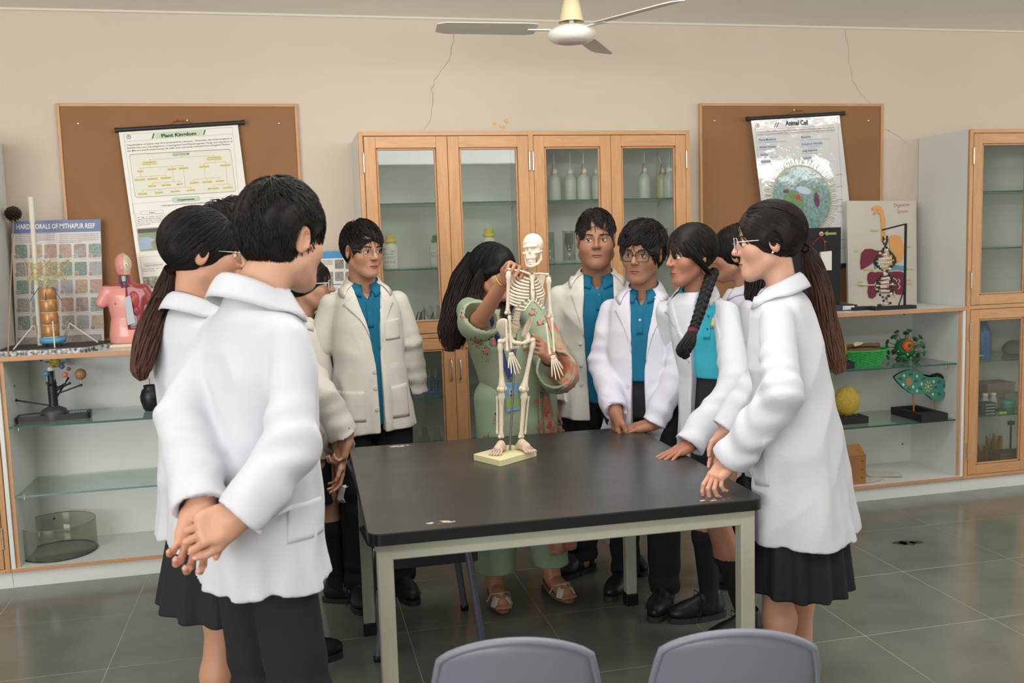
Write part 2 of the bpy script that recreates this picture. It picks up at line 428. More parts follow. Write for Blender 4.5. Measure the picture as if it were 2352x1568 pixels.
# ------------------------------------------------------------------ cabinets
def door(root, x0, x1, z0, z1, Yf, hinge_left, handle=None, gw=.057):
    """framed glass door: stiles, rails, bead, pane, hinges"""
    mb = MB(); d = .022
    mb.box(x0, Yf, z0, x0+gw, Yf+d, z1, .002); mb.box(x1-gw, Yf, z0, x1, Yf+d, z1, .002)
    o = mb.build('door', mat('wood_v'), root)
    MB().box(x0+gw, Yf+.0005, z1-gw, x1-gw, Yf+d, z1, .0015).box(x0+gw, Yf+.0005, z0, x1-gw, Yf+d, z0+gw, .0015).build('rail', mat('wood_h'), o)
    b = MB(); i0, i1, j0, j1 = x0+gw, x1-gw, z0+gw, z1-gw; w = .011
    b.box(i0+.0015, Yf+.004, j0+.0015, i0+w, Yf+d, j1-.0015, .003).box(i1-w, Yf+.004, j0+.0015, i1-.0015, Yf+d, j1-.0015, .003)
    b.box(i0+.0015, Yf+.004, j1-w, i1-.0015, Yf+d, j1-.0015, .003).box(i0+.0015, Yf+.004, j0+.0015, i1-.0015, Yf+d, j0+w, .003)
    b.build('bead', mat('wood_edge'), o)
    MB().box(i0+w*.6, Yf+.012, j0+w*.6, i1-w*.6, Yf+.016, j1-w*.6).build('pane', mat('pane') if False else MATS['pane'], o)
    hx = x0-.004 if hinge_left else x1+.004
    for zc in (z0+.13*(z1-z0)+.02, z1-.14*(z1-z0)+.01):
        h = MB().tube([(hx, Yf-.003, zc-.045), (hx, Yf-.003, zc+.045)], .0042, 8); h.sphere((hx, Yf-.003, zc+.048), .0045, 8, 6).sphere((hx, Yf-.003, zc-.048), .0045, 8, 6)
        h.build('hinge', mat('steel'), o)
    if handle:
        hx = x1-.022 if hinge_left else x0+.022; za, zb = handle
        MB().tube([(hx, Yf, za), (hx, Yf-.022, za-.006), (hx, Yf-.025, za-.02), (hx, Yf-.025, zb+.02), (hx, Yf-.022, zb+.006), (hx, Yf, zb)], .0045, 8).build('handle', mat('steel'), o)
    return o
def tall_cabinet(name, label, x0, x1, doors, shelves_up, shelves_low, ztop=2.14, zmid=(1.098, 1.12)):
    r = thing(name, label, 'cabinet', ((x0+x1)/2, -.24, 0)); t = .018; zb = .08
    m = MB()
    m.box(x0, YF+.02, zb, x0+t, -.004, ztop).box(x1-t, YF+.02, zb, x1, -.004, ztop).box(x0+t, YF+.02, ztop-t, x1-t, -.004, ztop-.0005)
    m.box(x0+t, YF+.02, zb, x1-t, -.004, zb+t).box(x0+t, YF+.02, zmid[0], x1-t, -.004, zmid[1]).box(x0+t, -.022, zb, x1-t, -.004, ztop-t)
    xm = (x0+x1)/2
    if len(doors) == 4: m.box(xm-.009, YF+.03, zb, xm+.009, -.02, ztop-t)
    m.build('carcass', mat('laminate'), r)
    f = MB(); fw = .023
    f.box(x0, YF, zb, x0+fw, YF+.021, ztop, .0015).box(x1-fw, YF, zb, x1, YF+.021, ztop, .0015)
    if len(doors) == 4: f.box(xm-.013, YF, zb, xm+.013, YF+.021, ztop, .0015)
    f.build('frame_post', mat('wood_v'), r)
    g = MB()
    g.box(x0+fw, YF+.0005, ztop-.021, x1-fw, YF+.021, ztop, .001).box(x0+fw, YF+.0005, zb, x1-fw, YF+.021, zb+.019, .001)
    g.box(x0+fw, YF+.0005, zmid[0]-.002, x1-fw, YF+.021, zmid[1]-.002, .001).build('frame_rail', mat('wood_h'), r)
    MB().box(x0, YF+.021, 0, x1, YF+.04, zb).build('plinth', mat('laminate'), r)
    MB().box(x0+fw*.5, YF+.012, zb+.01, x1-fw*.5, YF+.0125, ztop-.01).build('shadow_gap', mat('gap'), r) if False else None
    for a, b, hl in doors:
        door(r, a, b, zmid[1]+.002, ztop-.0245, YF-.002, hl, None)
        door(r, a, b, zb+.0215, zmid[0]-.005, YF-.002, hl, (.985, .875))
    for zz in shelves_up+shelves_low:
        segs = [(x0+t+.002, xm-.011), (xm+.011, x1-t-.002)] if len(doors) == 4 else [(x0+t+.002, x1-t-.002)]
        for a, b in segs:
            s = MB().box(a, YF+.06, zz-.008, b, -.026, zz).build('glass_shelf', MATS['shelf_glass'], r)
            MB().box(a, YF+.0585, zz-.008, b, YF+.06, zz).build('shelf_edge', mat('glass_edge'), s)
            bk = MB()
            for q in (a+.008, b-.008):
                for yy in (YF+.12, -.09): bk.box(q-.006, yy-.012, zz-.013, q+.006, yy+.012, zz-.0085).tube([(q, yy, zz-.011), (q, yy+.008, zz-.035)], .004, 6)
            bk.build('shelf_bracket', mat('steel'), s)
    return r
def low_shelf(name, label, x0, x1, shelves, zt=1.114, cov=True):
    r = thing(name, label, 'shelf', ((x0+x1)/2, -.24, 0)); t = .018; zb = .08
    MB().box(x0, YF+.001, zt-.022, x1, -.004, zt).build('top_board', mat('laminate'), r)
    MB().box(x0, YF-.0015, zt-.022, x1, YF+.001, zt, .0005).build('edge_strip', mat('wood_edge'), r)
    m = MB(); m.box(x0+.002, YF+.004, zb+t, x0+.02, -.022, zt-.022).box(x1-.02, YF+.004, zb+t, x1-.002, -.022, zt-.022).box(x0, YF+.001, zb, x1, -.004, zb+t)
    m.box(x0+.002, -.022, zb+t, x1-.002, -.004, zt-.022)
    m.build('carcass', mat('laminate'), r)
    MB().box(x0, YF-.0015, zb, x1, YF+.001, zb+t, .0005).build('edge_strip', mat('wood_edge'), r)
    e = MB()
    for a in (x0+.0205, x1-.0385): e.box(a, YF+.018, zb+t, a+.018, YF+.0205, zt-.022)
    e.build('post_strip', mat('wood_v'), r)
    mm = MB()
    for a in (x0+.0205, x1-.0385): mm.box(a, YF+.0206, zb+t, a+.018, -.022, zt-.022)
    mm.build('side_panel', mat('laminate'), r)
    MB().box(x0, YF+.021, 0, x1, YF+.04, zb).build('plinth', mat('laminate'), r)
    sc_ = MB()
    for a in (x0+.1, x0+.62, x1-.1, x1-.62):
        for z in (zt-.07, zb+.13): sc_.lathe([(.006, 0), (.005, .002)], 8, (a, -.0225, z), R=rotx(pi/2))
    sc_.build('screw_cap', mat('black_plastic'), r)
    for zz in shelves:
        s = MB().box(x0+.04, YF+.03, zz-.009, x1-.04, -.03, zz).build('glass_shelf', MATS['shelf_glass'], r)
        MB().box(x0+.04, YF+.0285, zz-.009, x1-.04, YF+.03, zz).build('shelf_edge', mat('glass_edge'), s)
        bk = MB()
        for q in (x0+.06, x1-.06):
            for yy in (YF+.1, -.09): bk.box(q-.006, yy-.01, zz-.014, q+.006, yy+.01, zz-.0095).tube([(q, yy, zz-.012), (q, yy-.004, zz-.034)], .005, 6)
        bk.build('shelf_bracket', mat('steel'), s)
    return r
tall_cabinet('glass_cabinet', 'tall wooden cabinet with four pairs of glass doors behind the teacher', .36, 2.121, [(.3865, .8035, True), (.8055, 1.2265, False), (1.2545, 1.673, True), (1.675, 2.0955, False)], [1.788, 1.453], [.78, .47])
tall_cabinet('glass_cabinet', 'tall glass-door cabinet with white side next to the digestive chart', 3.861, 4.76, [(3.887, 4.31, True), (4.312, 4.735, False)], [1.788, 1.453], [.775, .44])
tall_cabinet('glass_cabinet', 'tall glass-door cabinet cut off by the photo edge beside the coral poster', -2.272, -1.3735, [(-2.247, -1.823, True), (-1.821, -1.3995, False)], [1.788, 1.453], [.775, .44])
low_shelf('open_shelf', 'low white open shelf with orrery and glass bowl', -1.372, .3585, [.778, .442])
low_shelf('open_shelf', 'low white open shelf with green basket and virus model', 2.1225, 3.8595, [.78, .442])
# ------------------------------------------------------------------ notice boards
mat('cork', (150, 110, 78), .9, var=(3, .06), bump=(300, .15, .0006), spec=.2)
def notice_board(label, x0, x1, z0, z1):
    r = thing('notice_board', label, 'board', ((x0+x1)/2, -.01, (z0+z1)/2)); w = .016
    MB().box(x0+w, -.016, z0+w, x1-w, -.002, z1-w).build('felt_panel', mat('cork'), r)
    f = MB(); f.box(x0, -.024, z0, x0+w, -.002, z1, .002).box(x1-w, -.024, z0, x1, -.002, z1, .002); f.build('frame_side', mat('wood_v'), r)
    f = MB(); f.box(x0+w, -.0235, z1-w, x1-w, -.002, z1, .002).box(x0+w, -.0235, z0, x1-w, -.002, z0+w, .002); f.build('frame_rail', mat('wood_h'), r)
    for a in (x0+.097, x1-.1): MB().lathe([(.008, 0), (.008, .002), (.004, .004), (0, .0045)], 10, (a, -.016, z1-.1), R=rotx(pi/2)).build('screw', mat('steel'), r)
    return r
notice_board('brown notice board on which the plant kingdom chart hangs', -1.107, .082, 1.125, 2.338)
notice_board('brown notice board on which the animal cell chart hangs', 2.381, 3.596, 1.125, 2.347)
mat('rod', (34, 36, 38), .4)
mat('ink', (38, 38, 40), .7); mat('ink_soft', (110, 112, 112), .8); mat('sheet_white', (232, 228, 220), .35, spec=.5)
mat('print_green', (196, 214, 184), .5); mat('print_dgreen', (46, 128, 78), .5); mat('print_yellow', (226, 214, 150), .5)
mat('print_pink', (200, 108, 116), .5); mat('print_bg', (224, 222, 208), .4); mat('print_grey', (150, 152, 146), .5); mat('print_blue', (62, 88, 150), .5)
mat('print_lblue', (196, 208, 222), .5); mat('print_red', (196, 60, 60), .5)
mat('photo_meadow', (150, 166, 70), .4, var=(9, .28), rgb2=(110, 126, 120), stretch=(1, 1, 5)); mat('photo_water', (150, 166, 186), .4, var=(14, .2), stretch=(1, 1, 3)); mat('photo_dark', (66, 60, 44), .4, var=(40, .3))
mat('photo_leaf', (90, 104, 70), .4, var=(60, .2), rgb2=(200, 190, 180))
# plant kingdom chart
P = Sheet((272, 299), (546, 286), (321, 640), -.045); P.h = .97
P.sheet('s')
k = 6.918; zx = lambda x, y: (260+x/k, 260+y/k)
P.text('ink', 'Plant Kingdom', zx(770, 385), zx(1322, 345), .0168, .03)
P.poly('lg', [zx(690, 305), zx(1432, 254), zx(1395, 362), zx(655, 410)], .0005)
for a, b in ((590, 470), (608, 660)): pass
P.poly('dg', [zx(636, 322), zx(662, 320), zx(636, 403), zx(610, 405)]); P.poly('dg', [zx(1448, 264), zx(1474, 262), zx(1448, 342), zx(1422, 344)])
for a, b in (((165, 340), (690, 303)), ((1432, 250), (1895, 222)), ((185, 452), (650, 415)), ((1400, 362), (1905, 325)), ((1810, 226), (1895, 218))): P.line('grey', zx(*a), zx(*b), .0012)
P.line('grey', zx(165, 340), zx(330, 1600), .001); P.line('grey', zx(1895, 222), zx(2010, 1500), .001)
c = P.uv(*zx(247, 375))
P.poly('blue', [(c[0]+.0105*cos(t*pi/8), c[1]+.0105*sin(t*pi/8)) for t in range(16)], .0006, False)
P.poly('s', [(c[0]+.0075*cos(t*pi/8), c[1]+.0075*sin(t*pi/8)) for t in range(16)], .0009, False)
P.poly('red', [(c[0]+.003*cos(t*pi/4), c[1]-.002+.004*sin(t*pi/4)) for t in range(8)], .0012, False)
P.text('ink', 'Classification of plants was first proposed by Linnaeus.  Presently, the plant kingdom is', zx(215, 520), zx(1890, 408), .0068, .006)
P.text('ink', 'divided into two sub-kingdoms- Cryptogamae and Phanerogamae. Fungi and members of', zx(220, 566), zx(1895, 455), .0068, .006)
P.text('ink', 'the Monera and Protista having cell walls have now been excluded from Kingdom Plantae.', zx(225, 612), zx(1860, 500), .0068, .006)
P.pill('grey', *zx(250, 650), *zx(1955, 1245), .06, .0004); P.pill('bg', *zx(258, 661), *zx(1948, 1236), .055, .0007)
P.pill('grey', *zx(937, 630), *zx(1220, 668), .5, .0010); P.pill('lg', *zx(942, 634), *zx(1216, 664), .5, .0013)
P.text('ink', 'PLANT KINGDOM', zx(955, 672), zx(1205, 652), .0066, .004, .0018)
def box_label(t, x, y, w, t2=None):
    P.pill('yel', *zx(x-w/2, y-(26 if t2 else 17)), *zx(x+w/2, y+(26 if t2 else 17)), .35, .0011)
    if t2: P.text('ink', t, zx(x-w*.36, y-4), zx(x+w*.36, y-18), .0045, .004, .0016); P.text('ink', t2, zx(x-w*.4, y+24), zx(x+w*.4, y+10), .0032, .004, .0016)
    else: P.text('ink', t, zx(x-w*.4, y+13), zx(x+w*.4, y+1), .0046, .004, .0016)
for t, x, y, w in (('Algae', 430, 922, 110), ('Bryophytes', 937, 887, 155), ('Pteridophytes', 1118, 873, 180), ('Chlorophyceae', 424, 1056, 190), ('Phaeophyceae', 628, 1042, 185), ('Rhodophyceae', 840, 1026, 185),
                   ('Hepaticae', 622, 1156, 145), ('Anthocerotae', 842, 1140, 170), ('Musci', 1060, 1125, 110), ('Psilopsida', 470, 1282, 160), ('Lycopsida', 727, 1261, 150), ('Sphenopsida', 985, 1241, 165), ('Pteropsida', 1234, 1222, 150),
                   ('Gymnospermae', 1448, 848, 190), ('Angiospermae', 1782, 824, 185), ('Cycadopsida', 1290, 1103, 165), ('Coniferopsida', 1494, 1090, 180), ('Gnetopsida', 1697, 1076, 150), ('Monocotyledons', 1594, 1194, 200), ('Dicotyledons', 1825, 1181, 175)): box_label(t, x, y, w)
box_label('Cryptogamae', 578, 793, 265, '(Plants Without Seeds)'); box_label('Phanerogamae', 1606, 718, 265, '(Seed Bearing Plants)')
for a, b in (((1083, 668), (1085, 702)), ((572, 740), (1602, 667)), ((572, 740), (573, 765)), ((1602, 667), (1604, 690)), ((585, 822), (587, 860)), ((425, 874), (1112, 828)), ((425, 874), (427, 903)), ((934, 842), (936, 868)), ((1112, 828), (1114, 853)), ((434, 940), (440, 1005)), ((377, 1014), (838, 983)),
             ((377, 1014), (378, 1036)), ((606, 998), (607, 1022)), ((838, 983), (839, 1006)), ((943, 905), (960, 1080)), ((618, 1110), (1058, 1077)), ((618, 1110), (620, 1136)), ((838, 1094), (840, 1120)), ((1058, 1077), (1060, 1102)), ((1118, 893), (1146, 1172)), ((468, 1226), (1235, 1168)), ((468, 1226), (470, 1258)), ((725, 1206), (727, 1240)), ((982, 1187), (984, 1218)), ((1235, 1168), (1237, 1200)),
             ((1610, 750), (1612, 784)), ((1440, 796), (1782, 770)), ((1440, 796), (1442, 828)), ((1782, 770), (1784, 804)), ((1448, 868), (1465, 1034)), ((1285, 1050), (1692, 1020)), ((1285, 1050), (1287, 1082)), ((1490, 1034), (1492, 1070)), ((1692, 1020), (1694, 1056)), ((1788, 844), (1818, 1122)), ((1594, 1140), (1848, 1122)), ((1594, 1140), (1596, 1174)), ((1848, 1122), (1850, 1160))): P.line('pink', zx(*a), zx(*b), .0012, .001)
k2 = 7.127; zy = lambda x, y: (280+x/k2, 440+y/k2)
P.line('grey', zy(180, 200), zy(820, 150), .001); P.line('grey', zy(1285, 108), zy(1900, 70), .001); P.line('grey', zy(180, 200), zy(300, 1010), .001)
P.pill('grey', *zy(812, 100), *zy(1285, 148), .5, .0008); P.pill('lg', *zy(818, 104), *zy(1279, 144), .5, .0011); P.text('ink', 'Cryptogamae', zy(912, 152), zy(1190, 132), .0095, .03, .0016)
P.text('ink', 'Cryptogamae are non flowering and seedless plants.', zy(645, 240), zy(1468, 180), .0068, .004)
for nm, x0, y0, x1, y1, tx0, ty0, tx1, ty1 in (('Algae', 298, 322, 688, 352, 442, 355, 540, 348), ('Bryophytes', 890, 276, 1252, 304, 980, 312, 1180, 298), ('Gymnospermae', 355, 1180, 680, 1212, 385, 1218, 660, 1198)):
    P.pill('grey', *zy(x0, y0), *zy(x1, y1), .5, .0008); P.pill('s', *zy(x0+6, y0+4), *zy(x1-6, y1-4), .5, .0011); P.text('ink', nm, zy(tx0, ty0), zy(tx1, ty1), .0075, .002, .0016)
for i, t in enumerate(('The  algae  are  divided  into  three  main', 'classes: Green algae, brown algae and Red', 'algae. The  plant  body  is  not  differentiated', 'into  stem,  root  or  leaves  and  no  vascular', 'system is present.')):
    P.text('soft', t, zy(248+i*4, 432+i*31), zy((748 if i < 4 else 465)+i*2, (396 if i < 4 else 410)+i*31), .0052, .004)
for i, t in enumerate(('Bryophytes have a thalloid body that is flat or', 'liver shaped. They are the simplest land plants.', 'The  plant  body  is  flat  and  lacks  true  leaves  or', 'roots. A true vascular system is absent and an', 'embryo is formed.')):
    P.text('soft', t, zy(828+i*4, 386+i*30), zy((1320 if i < 4 else 1040)+i*3, (348 if i < 4 else 366)+i*30), .0052, .004)
for i, t in enumerate(('Gymnospermae   have   seeds', 'without a covering.')): P.text('soft', t, zy(340+i*3, 1278+i*30), zy((708 if i == 0 else 545), (1250 if i == 0 else 1266)+i*30), .0052, .004)
for x0, y0, x1, y1 in ((222, 362, 762, 362), (222, 362, 250, 580), (762, 318, 790, 560), (805, 318, 880, 300), (1255, 275, 1340, 270), (805, 318, 840, 540), (290, 1075, 750, 1035), (290, 1075, 340, 1390), (320, 1215, 345, 1350), (700, 1180, 722, 1310)): P.line('grey', zy(x0, y0), zy(x1, y1), .001)
P.pill('grey', *zy(238, 602), *zy(770, 950), .05, .0006); P.quad('s', *zy(246, 610), *zy(762, 944), .0008)
P.quad('mead', *zy(252, 614), *zy(758, 940), .0011); P.quad('dark', *zy(252, 614), *zy(740, 650), .0014)
P.poly('water', [zy(256, 745), zy(420, 738), (zy(545, 775)), zy(470, 850), zy(520, 935), zy(290, 955)], .0014); P.poly('dark', [zy(570, 720), zy(690, 705), zy(740, 716), zy(680, 740), zy(600, 742)], .0014); P.quad('ink', *zy(672, 920), *zy(760, 942), .0018)
P.pill('grey', *zy(842, 570), *zy(1400, 920), .05, .0006); P.quad('leaf', *zy(340, 1400), *zy(760, 1560), .0011); P.quad('leaf', *zy(860, 590), *zy(1390, 900), .0011)
r = thing('hanging_chart', 'white plant kingdom chart hung crooked from a black rod', 'poster', P.tl)
P.finish(r, dict(s=('chart_sheet', mat('sheet_white')), ink=('printed_text', mat('ink')), soft=('small_print', mat('ink_soft')), lg=('title_panel', mat('print_green')), dg=('green_stripe', mat('print_dgreen')), grey=('ruled_line', mat('print_grey')), bg=('diagram_panel', mat('print_bg')),
  yel=('diagram_box', mat('print_yellow')), pink=('diagram_line', mat('print_pink')), blue=('emblem', mat('print_blue')), red=('emblem_mark', mat('print_red')), mead=('photo_print', mat('photo_meadow')), dark=('photo_print', mat('photo_dark')), water=('photo_print', mat('photo_water')), leaf=('photo_print', mat('photo_leaf'))))
def rod_and_pins(r, a, b, Y, px0, px1, py, cols):
    A, B = AY(*a, Y), AY(*b, Y); d = nrm(B-A)
    MB().tube([A, B], .0115, 12).tube([A-d*.004, A+d*.012], .0135, 12).tube([B-d*.012, B+d*.004], .0135, 12).build('rod', mat('rod'), r)
    for i, cname in enumerate(cols):
        c = AY(px0+(px1-px0)*i/2, py, -.026); MB().sphere(c, .0052, 10, 7).tube([c, c+np.array([0, .012, 0])], .002, 6).build('push_pin', mat(*cname), r)
    mid = AY((px0+px1)/2, py+2, -.026); q = A+(B-A)*.38, A+(B-A)*.62
    MB().tube([q[0], AY(px0, py+2, -.024), AY(px1, py+2, -.024), q[1]], .0011, 5).build('hanging_string', mat('string', (90, 62, 40), .9), r)
pr_, pw_ = ('pin_red', (206, 92, 70), .4), ('pin_white', (235, 228, 205), .4)
rod_and_pins(r, (266, 299), (560, 281), -.045, 404, 430, 276.5, [pr_, pr_, pw_])
# animal cell chart: laminated, glossy
mat('sheet_gloss', (224, 224, 224), .06, spec=.9, bump=(7, .35, .01), coat=.6)
mat('cell_blue', (74, 120, 138), .12, var=(70, .35), rgb2=(168, 190, 176), bump=(8, .25, .01), spec=.8); mat('cell_rim', (188, 178, 150), .25); mat('cell_green', (112, 146, 96), .2, var=(60, .3)); mat('cell_plum', (104, 52, 84), .2, var=(30, .2)); mat('cell_red', (186, 70, 66), .2); mat('cell_hair', (92, 88, 72), .4)
P = Sheet((1725, 277), (1928, 265), (1764, 605), -.05, bow=.006, wave=.0015); 
P.h = .905
P.sheet('s', 20); s_ = 2033/752.; zz_ = lambda x, y: (1600+x/s_, 200+y/s_)
P.text('ink', 'Animal Cell', zz_(552, 238), zz_(692, 233), .027, .03)
c = P.uv(*zz_(378, 237)); P.poly('ink', [(c[0]+.012*cos(t*pi/8), c[1]+.012*sin(t*pi/8)) for t in range(16)], .0006, False); P.poly('s', [(c[0]+.0095*cos(t*pi/8), c[1]+.0095*sin(t*pi/8)) for t in range(16)], .0009, False); P.poly('red', [(c[0]+.005*cos(t*pi/8), c[1]+.005*sin(t*pi/8)) for t in range(16)], .0012, False)
for x in (478, 492): P.poly('plum', [zz_(x+14, 220), zz_(x+20, 220), zz_(x+6, 250), zz_(x, 250)])
P.text('ink', 'The cell is the smallest unit of life that can live independently. It consists of a membrane surrounding jelly-like cytoplasm with a central nucleus.', zz_(378, 284), zz_(855, 254), .0062, .006)
P.text('ink', 'The nucleus is the main structure in which DNA is stored in chromosomes. Animal cells are made up of many different components called organelles.', zz_(374, 298), zz_(860, 268), .0062, .006)
P.line('red', zz_(375, 264), zz_(850, 238), .0012); P.line('red', zz_(376, 303), zz_(858, 276), .0012)
for t, x0, y0, x1, y1 in (('Plasma Membrane', 386, 335, 492, 329), ('Nuclear Envelope', 389, 380, 491, 374), ('Nucleus', 395, 427, 440, 424), ('Nucleolus', 398, 470, 456, 466), ('Ribosomes', 651, 318, 707, 312), ('Endoplasmic Reticulum', 653, 361, 779, 352), ('Golgi Apparatus', 656, 403, 747, 395), ('Lysosome', 660, 447, 712, 442)):
    P.pill('tag', *zz_(x0-5, (y0+y1)/2-16), *zz_(x1+5, (y0+y1)/2+5), .5, .0006); P.text('ink', t, zz_(x0, y0), zz_(x1, y1), .0115, .004, .0012)
    P.text('soft', 'This part of the cell has a clearly described function in it', zz_(x0-6, y0+13), zz_(x0+(180 if y0 < 350 else 110), y0+(3 if y0 < 350 else 7)), .0042, .004)
ctr = P.uv(*zz_(650, 700)); R0 = .205
rr = random.Random(4); hairs = []
for i in range(150):
    t = 2*pi*i/150+rr.uniform(-.02, .02); l = rr.uniform(.022, .045); a = (ctr[0]+R0*.97*cos(t), ctr[1]+R0*1.02*sin(t)); b = (ctr[0]+(R0+l)*cos(t+rr.uniform(-.06, .06)), ctr[1]+(R0+l)*1.02*sin(t)); P.line('hair' if i % 3 else 'rim', a, b, .0022, .0008, px=False)
ell = lambda cx, cy, a, b, n=28, ph=0: [(cx+a*cos(2*pi*i/n)*cos(ph)-b*sin(2*pi*i/n)*sin(ph), cy+a*cos(2*pi*i/n)*sin(ph)+b*sin(2*pi*i/n)*cos(ph)) for i in range(n)]
def fan(P, k, pts, lift):  # filled shape that follows the sheet, built as triangles from its centre
    c0 = np.mean(pts, axis=0); V = [P.S(*c0, lift)]
    for f in (.5, 1): V += [P.S(*(c0+(np.array(p)-c0)*f), lift) for p in pts]
    n = len(pts); Fc = [(0, 1+(i+1) % n, 1+i) for i in range(n)]+[(1+i, 1+(i+1) % n, 1+n+(i+1) % n, 1+n+i) for i in range(n)]
    ar = sum(pts[i][0]*pts[(i+1) % n][1]-pts[(i+1) % n][0]*pts[i][1] for i in range(n))
    P.m(k).add(V, [f[::-1] for f in Fc] if ar < 0 else Fc, True)
fan(P, 'rim', ell(*ctr, R0, R0*1.03, 40), .001); fan(P, 'cell', ell(*ctr, R0*.94, R0*.97, 40), .0014)
fan(P, 'green', ell(ctr[0]-.06, ctr[1]+.03, .07, .09, 20), .0018); fan(P, 'plum', ell(*P.uv(*zz_(552, 647)), .02, .011, 16), .0022); fan(P, 'plum', ell(*P.uv(*zz_(742, 700)), .018, .045, 20), .0022)
fan(P, 'red2', ell(*P.uv(*zz_(625, 684)), .02, .017, 12), .0022); fan(P, 'green', ell(*P.uv(*zz_(735, 640)), .03, .012, 16, .5), .0022); fan(P, 'tag', ell(*P.uv(*zz_(660, 640)), .05, .022, 16, .3), .0020)
for i, (x, y) in enumerate(((412, 640), (415, 680), (860, 545), (862, 620), (865, 700), (862, 740), (868, 776), (880, 948), (886, 1000))): P.line('soft', zz_(x, y), zz_(x+40, y-3), .0025)
P.line('soft', zz_(360, 215), zz_(420, 870), .001); P.line('soft', zz_(872, 180), zz_(918, 1080), .001)
r = thing('hanging_chart', 'glossy laminated animal cell chart hung from a black rod', 'poster', P.tl)
P.finish(r, dict(s=('chart_sheet', mat('sheet_gloss')), ink=('printed_text', mat('ink')), soft=('small_print', mat('ink_soft')), tag=('heading_panel', mat('print_lblue')), red=('ruled_line', mat('print_red')), plum=('cell_picture', mat('cell_plum')), hair=('cell_picture', mat('cell_hair')), rim=('cell_picture', mat('cell_rim')), cell=('cell_picture', mat('cell_blue')), green=('cell_picture', mat('cell_green')), red2=('cell_picture', mat('cell_red'))))
rod_and_pins(r, (1716, 273), (1938, 260), -.05, 1824, 1842, 253, [pw_, pr_, pr_])
MB().tube([P.S(-.02, P.h, .0), P.S(P.w+.02, P.h, .0)], .0115, 12).build('rod', mat('rod'), r)
# ------------------------------------------------------------------ implicit shapes -> one continuous surface
F32 = np.float32
def cap(a, b, ra, rb=None):
    a = np.asarray(a, F32); b = np.asarray(b, F32); rb = ra if rb is None else rb; ba = b-a; L2 = float(ba@ba)+1e-12
    def f(p):
        pa = p-a; h = np.clip(pa@ba/L2, 0, 1); return np.sqrt(((pa-h[:, None]*ba)**2).sum(1))-(ra+(rb-ra)*h)
    return f
def ball(c, r):
    c = np.asarray(c, F32)
    return lambda p: np.sqrt(((p-c)**2).sum(1))-r
def ell3(c, r, R=None):
    c = np.asarray(c, F32); r = np.asarray(r, F32); Rm = None if R is None else np.asarray(R, F32)
    def f(p):
        q = p-c
        if Rm is not None: q = q@Rm
        q = q/r; k0 = np.sqrt((q*q).sum(1)); k1 = np.sqrt(((q/r)**2).sum(1))+1e-9
        return k0*(k0-1)/k1
    return f
def rbox3(c, h, rad, R=None):
    c = np.asarray(c, F32); h = np.asarray(h, F32); Rm = None if R is None else np.asarray(R, F32)
    def f(p):
        q = p-c
        if Rm is not None: q = q@Rm
        q = np.abs(q)-h+rad
        return np.sqrt((np.maximum(q, 0)**2).sum(1))+np.minimum(q.max(1), 0)-rad
    return f
def smin(a, b, k):
    h = np.clip(.5+.5*(b-a)/k, 0, 1); return b*(1-h)+a*h-k*h*(1-h)
def smax(a, b, k): return -smin(-a, -b, k)
def union(fs, k=.01):
    def f(p):
        d = fs[0](p)
        for g in fs[1:]: d = smin(d, g(p), k) if k > 0 else np.minimum(d, g(p))
        return d
    return f
def chain(pts, rad, k=.01):
    return union([cap(pts[i], pts[i+1], rad[i], rad[i+1]) for i in range(len(pts)-1)], k)
def loft(tab, e=2.3):
    """elliptical sections: rows z, cx, cy, half width, half depth"""
    T = np.array(sorted(tab), F32)
    def f(p):
        z = p[:, 2]; cx = np.interp(z, T[:, 0], T[:, 1]); cy = np.interp(z, T[:, 0], T[:, 2]); w = np.interp(z, T[:, 0], T[:, 3]); d = np.interp(z, T[:, 0], T[:, 4])
        x = np.abs(p[:, 0]-cx)/w; y = np.abs(p[:, 1]-cy)/d
        k0 = (x**e+y**e)**(1/e); g = np.sqrt((x/w)**2+(y/d)**2)/np.maximum(k0, 1e-4)
        d0 = (k0-1)*np.where(k0 > .2, 1/np.maximum(g, 1e-3), np.minimum(w, d))
        return np.maximum(d0, np.maximum(z-T[-1, 0], T[0, 0]-z))
    return f
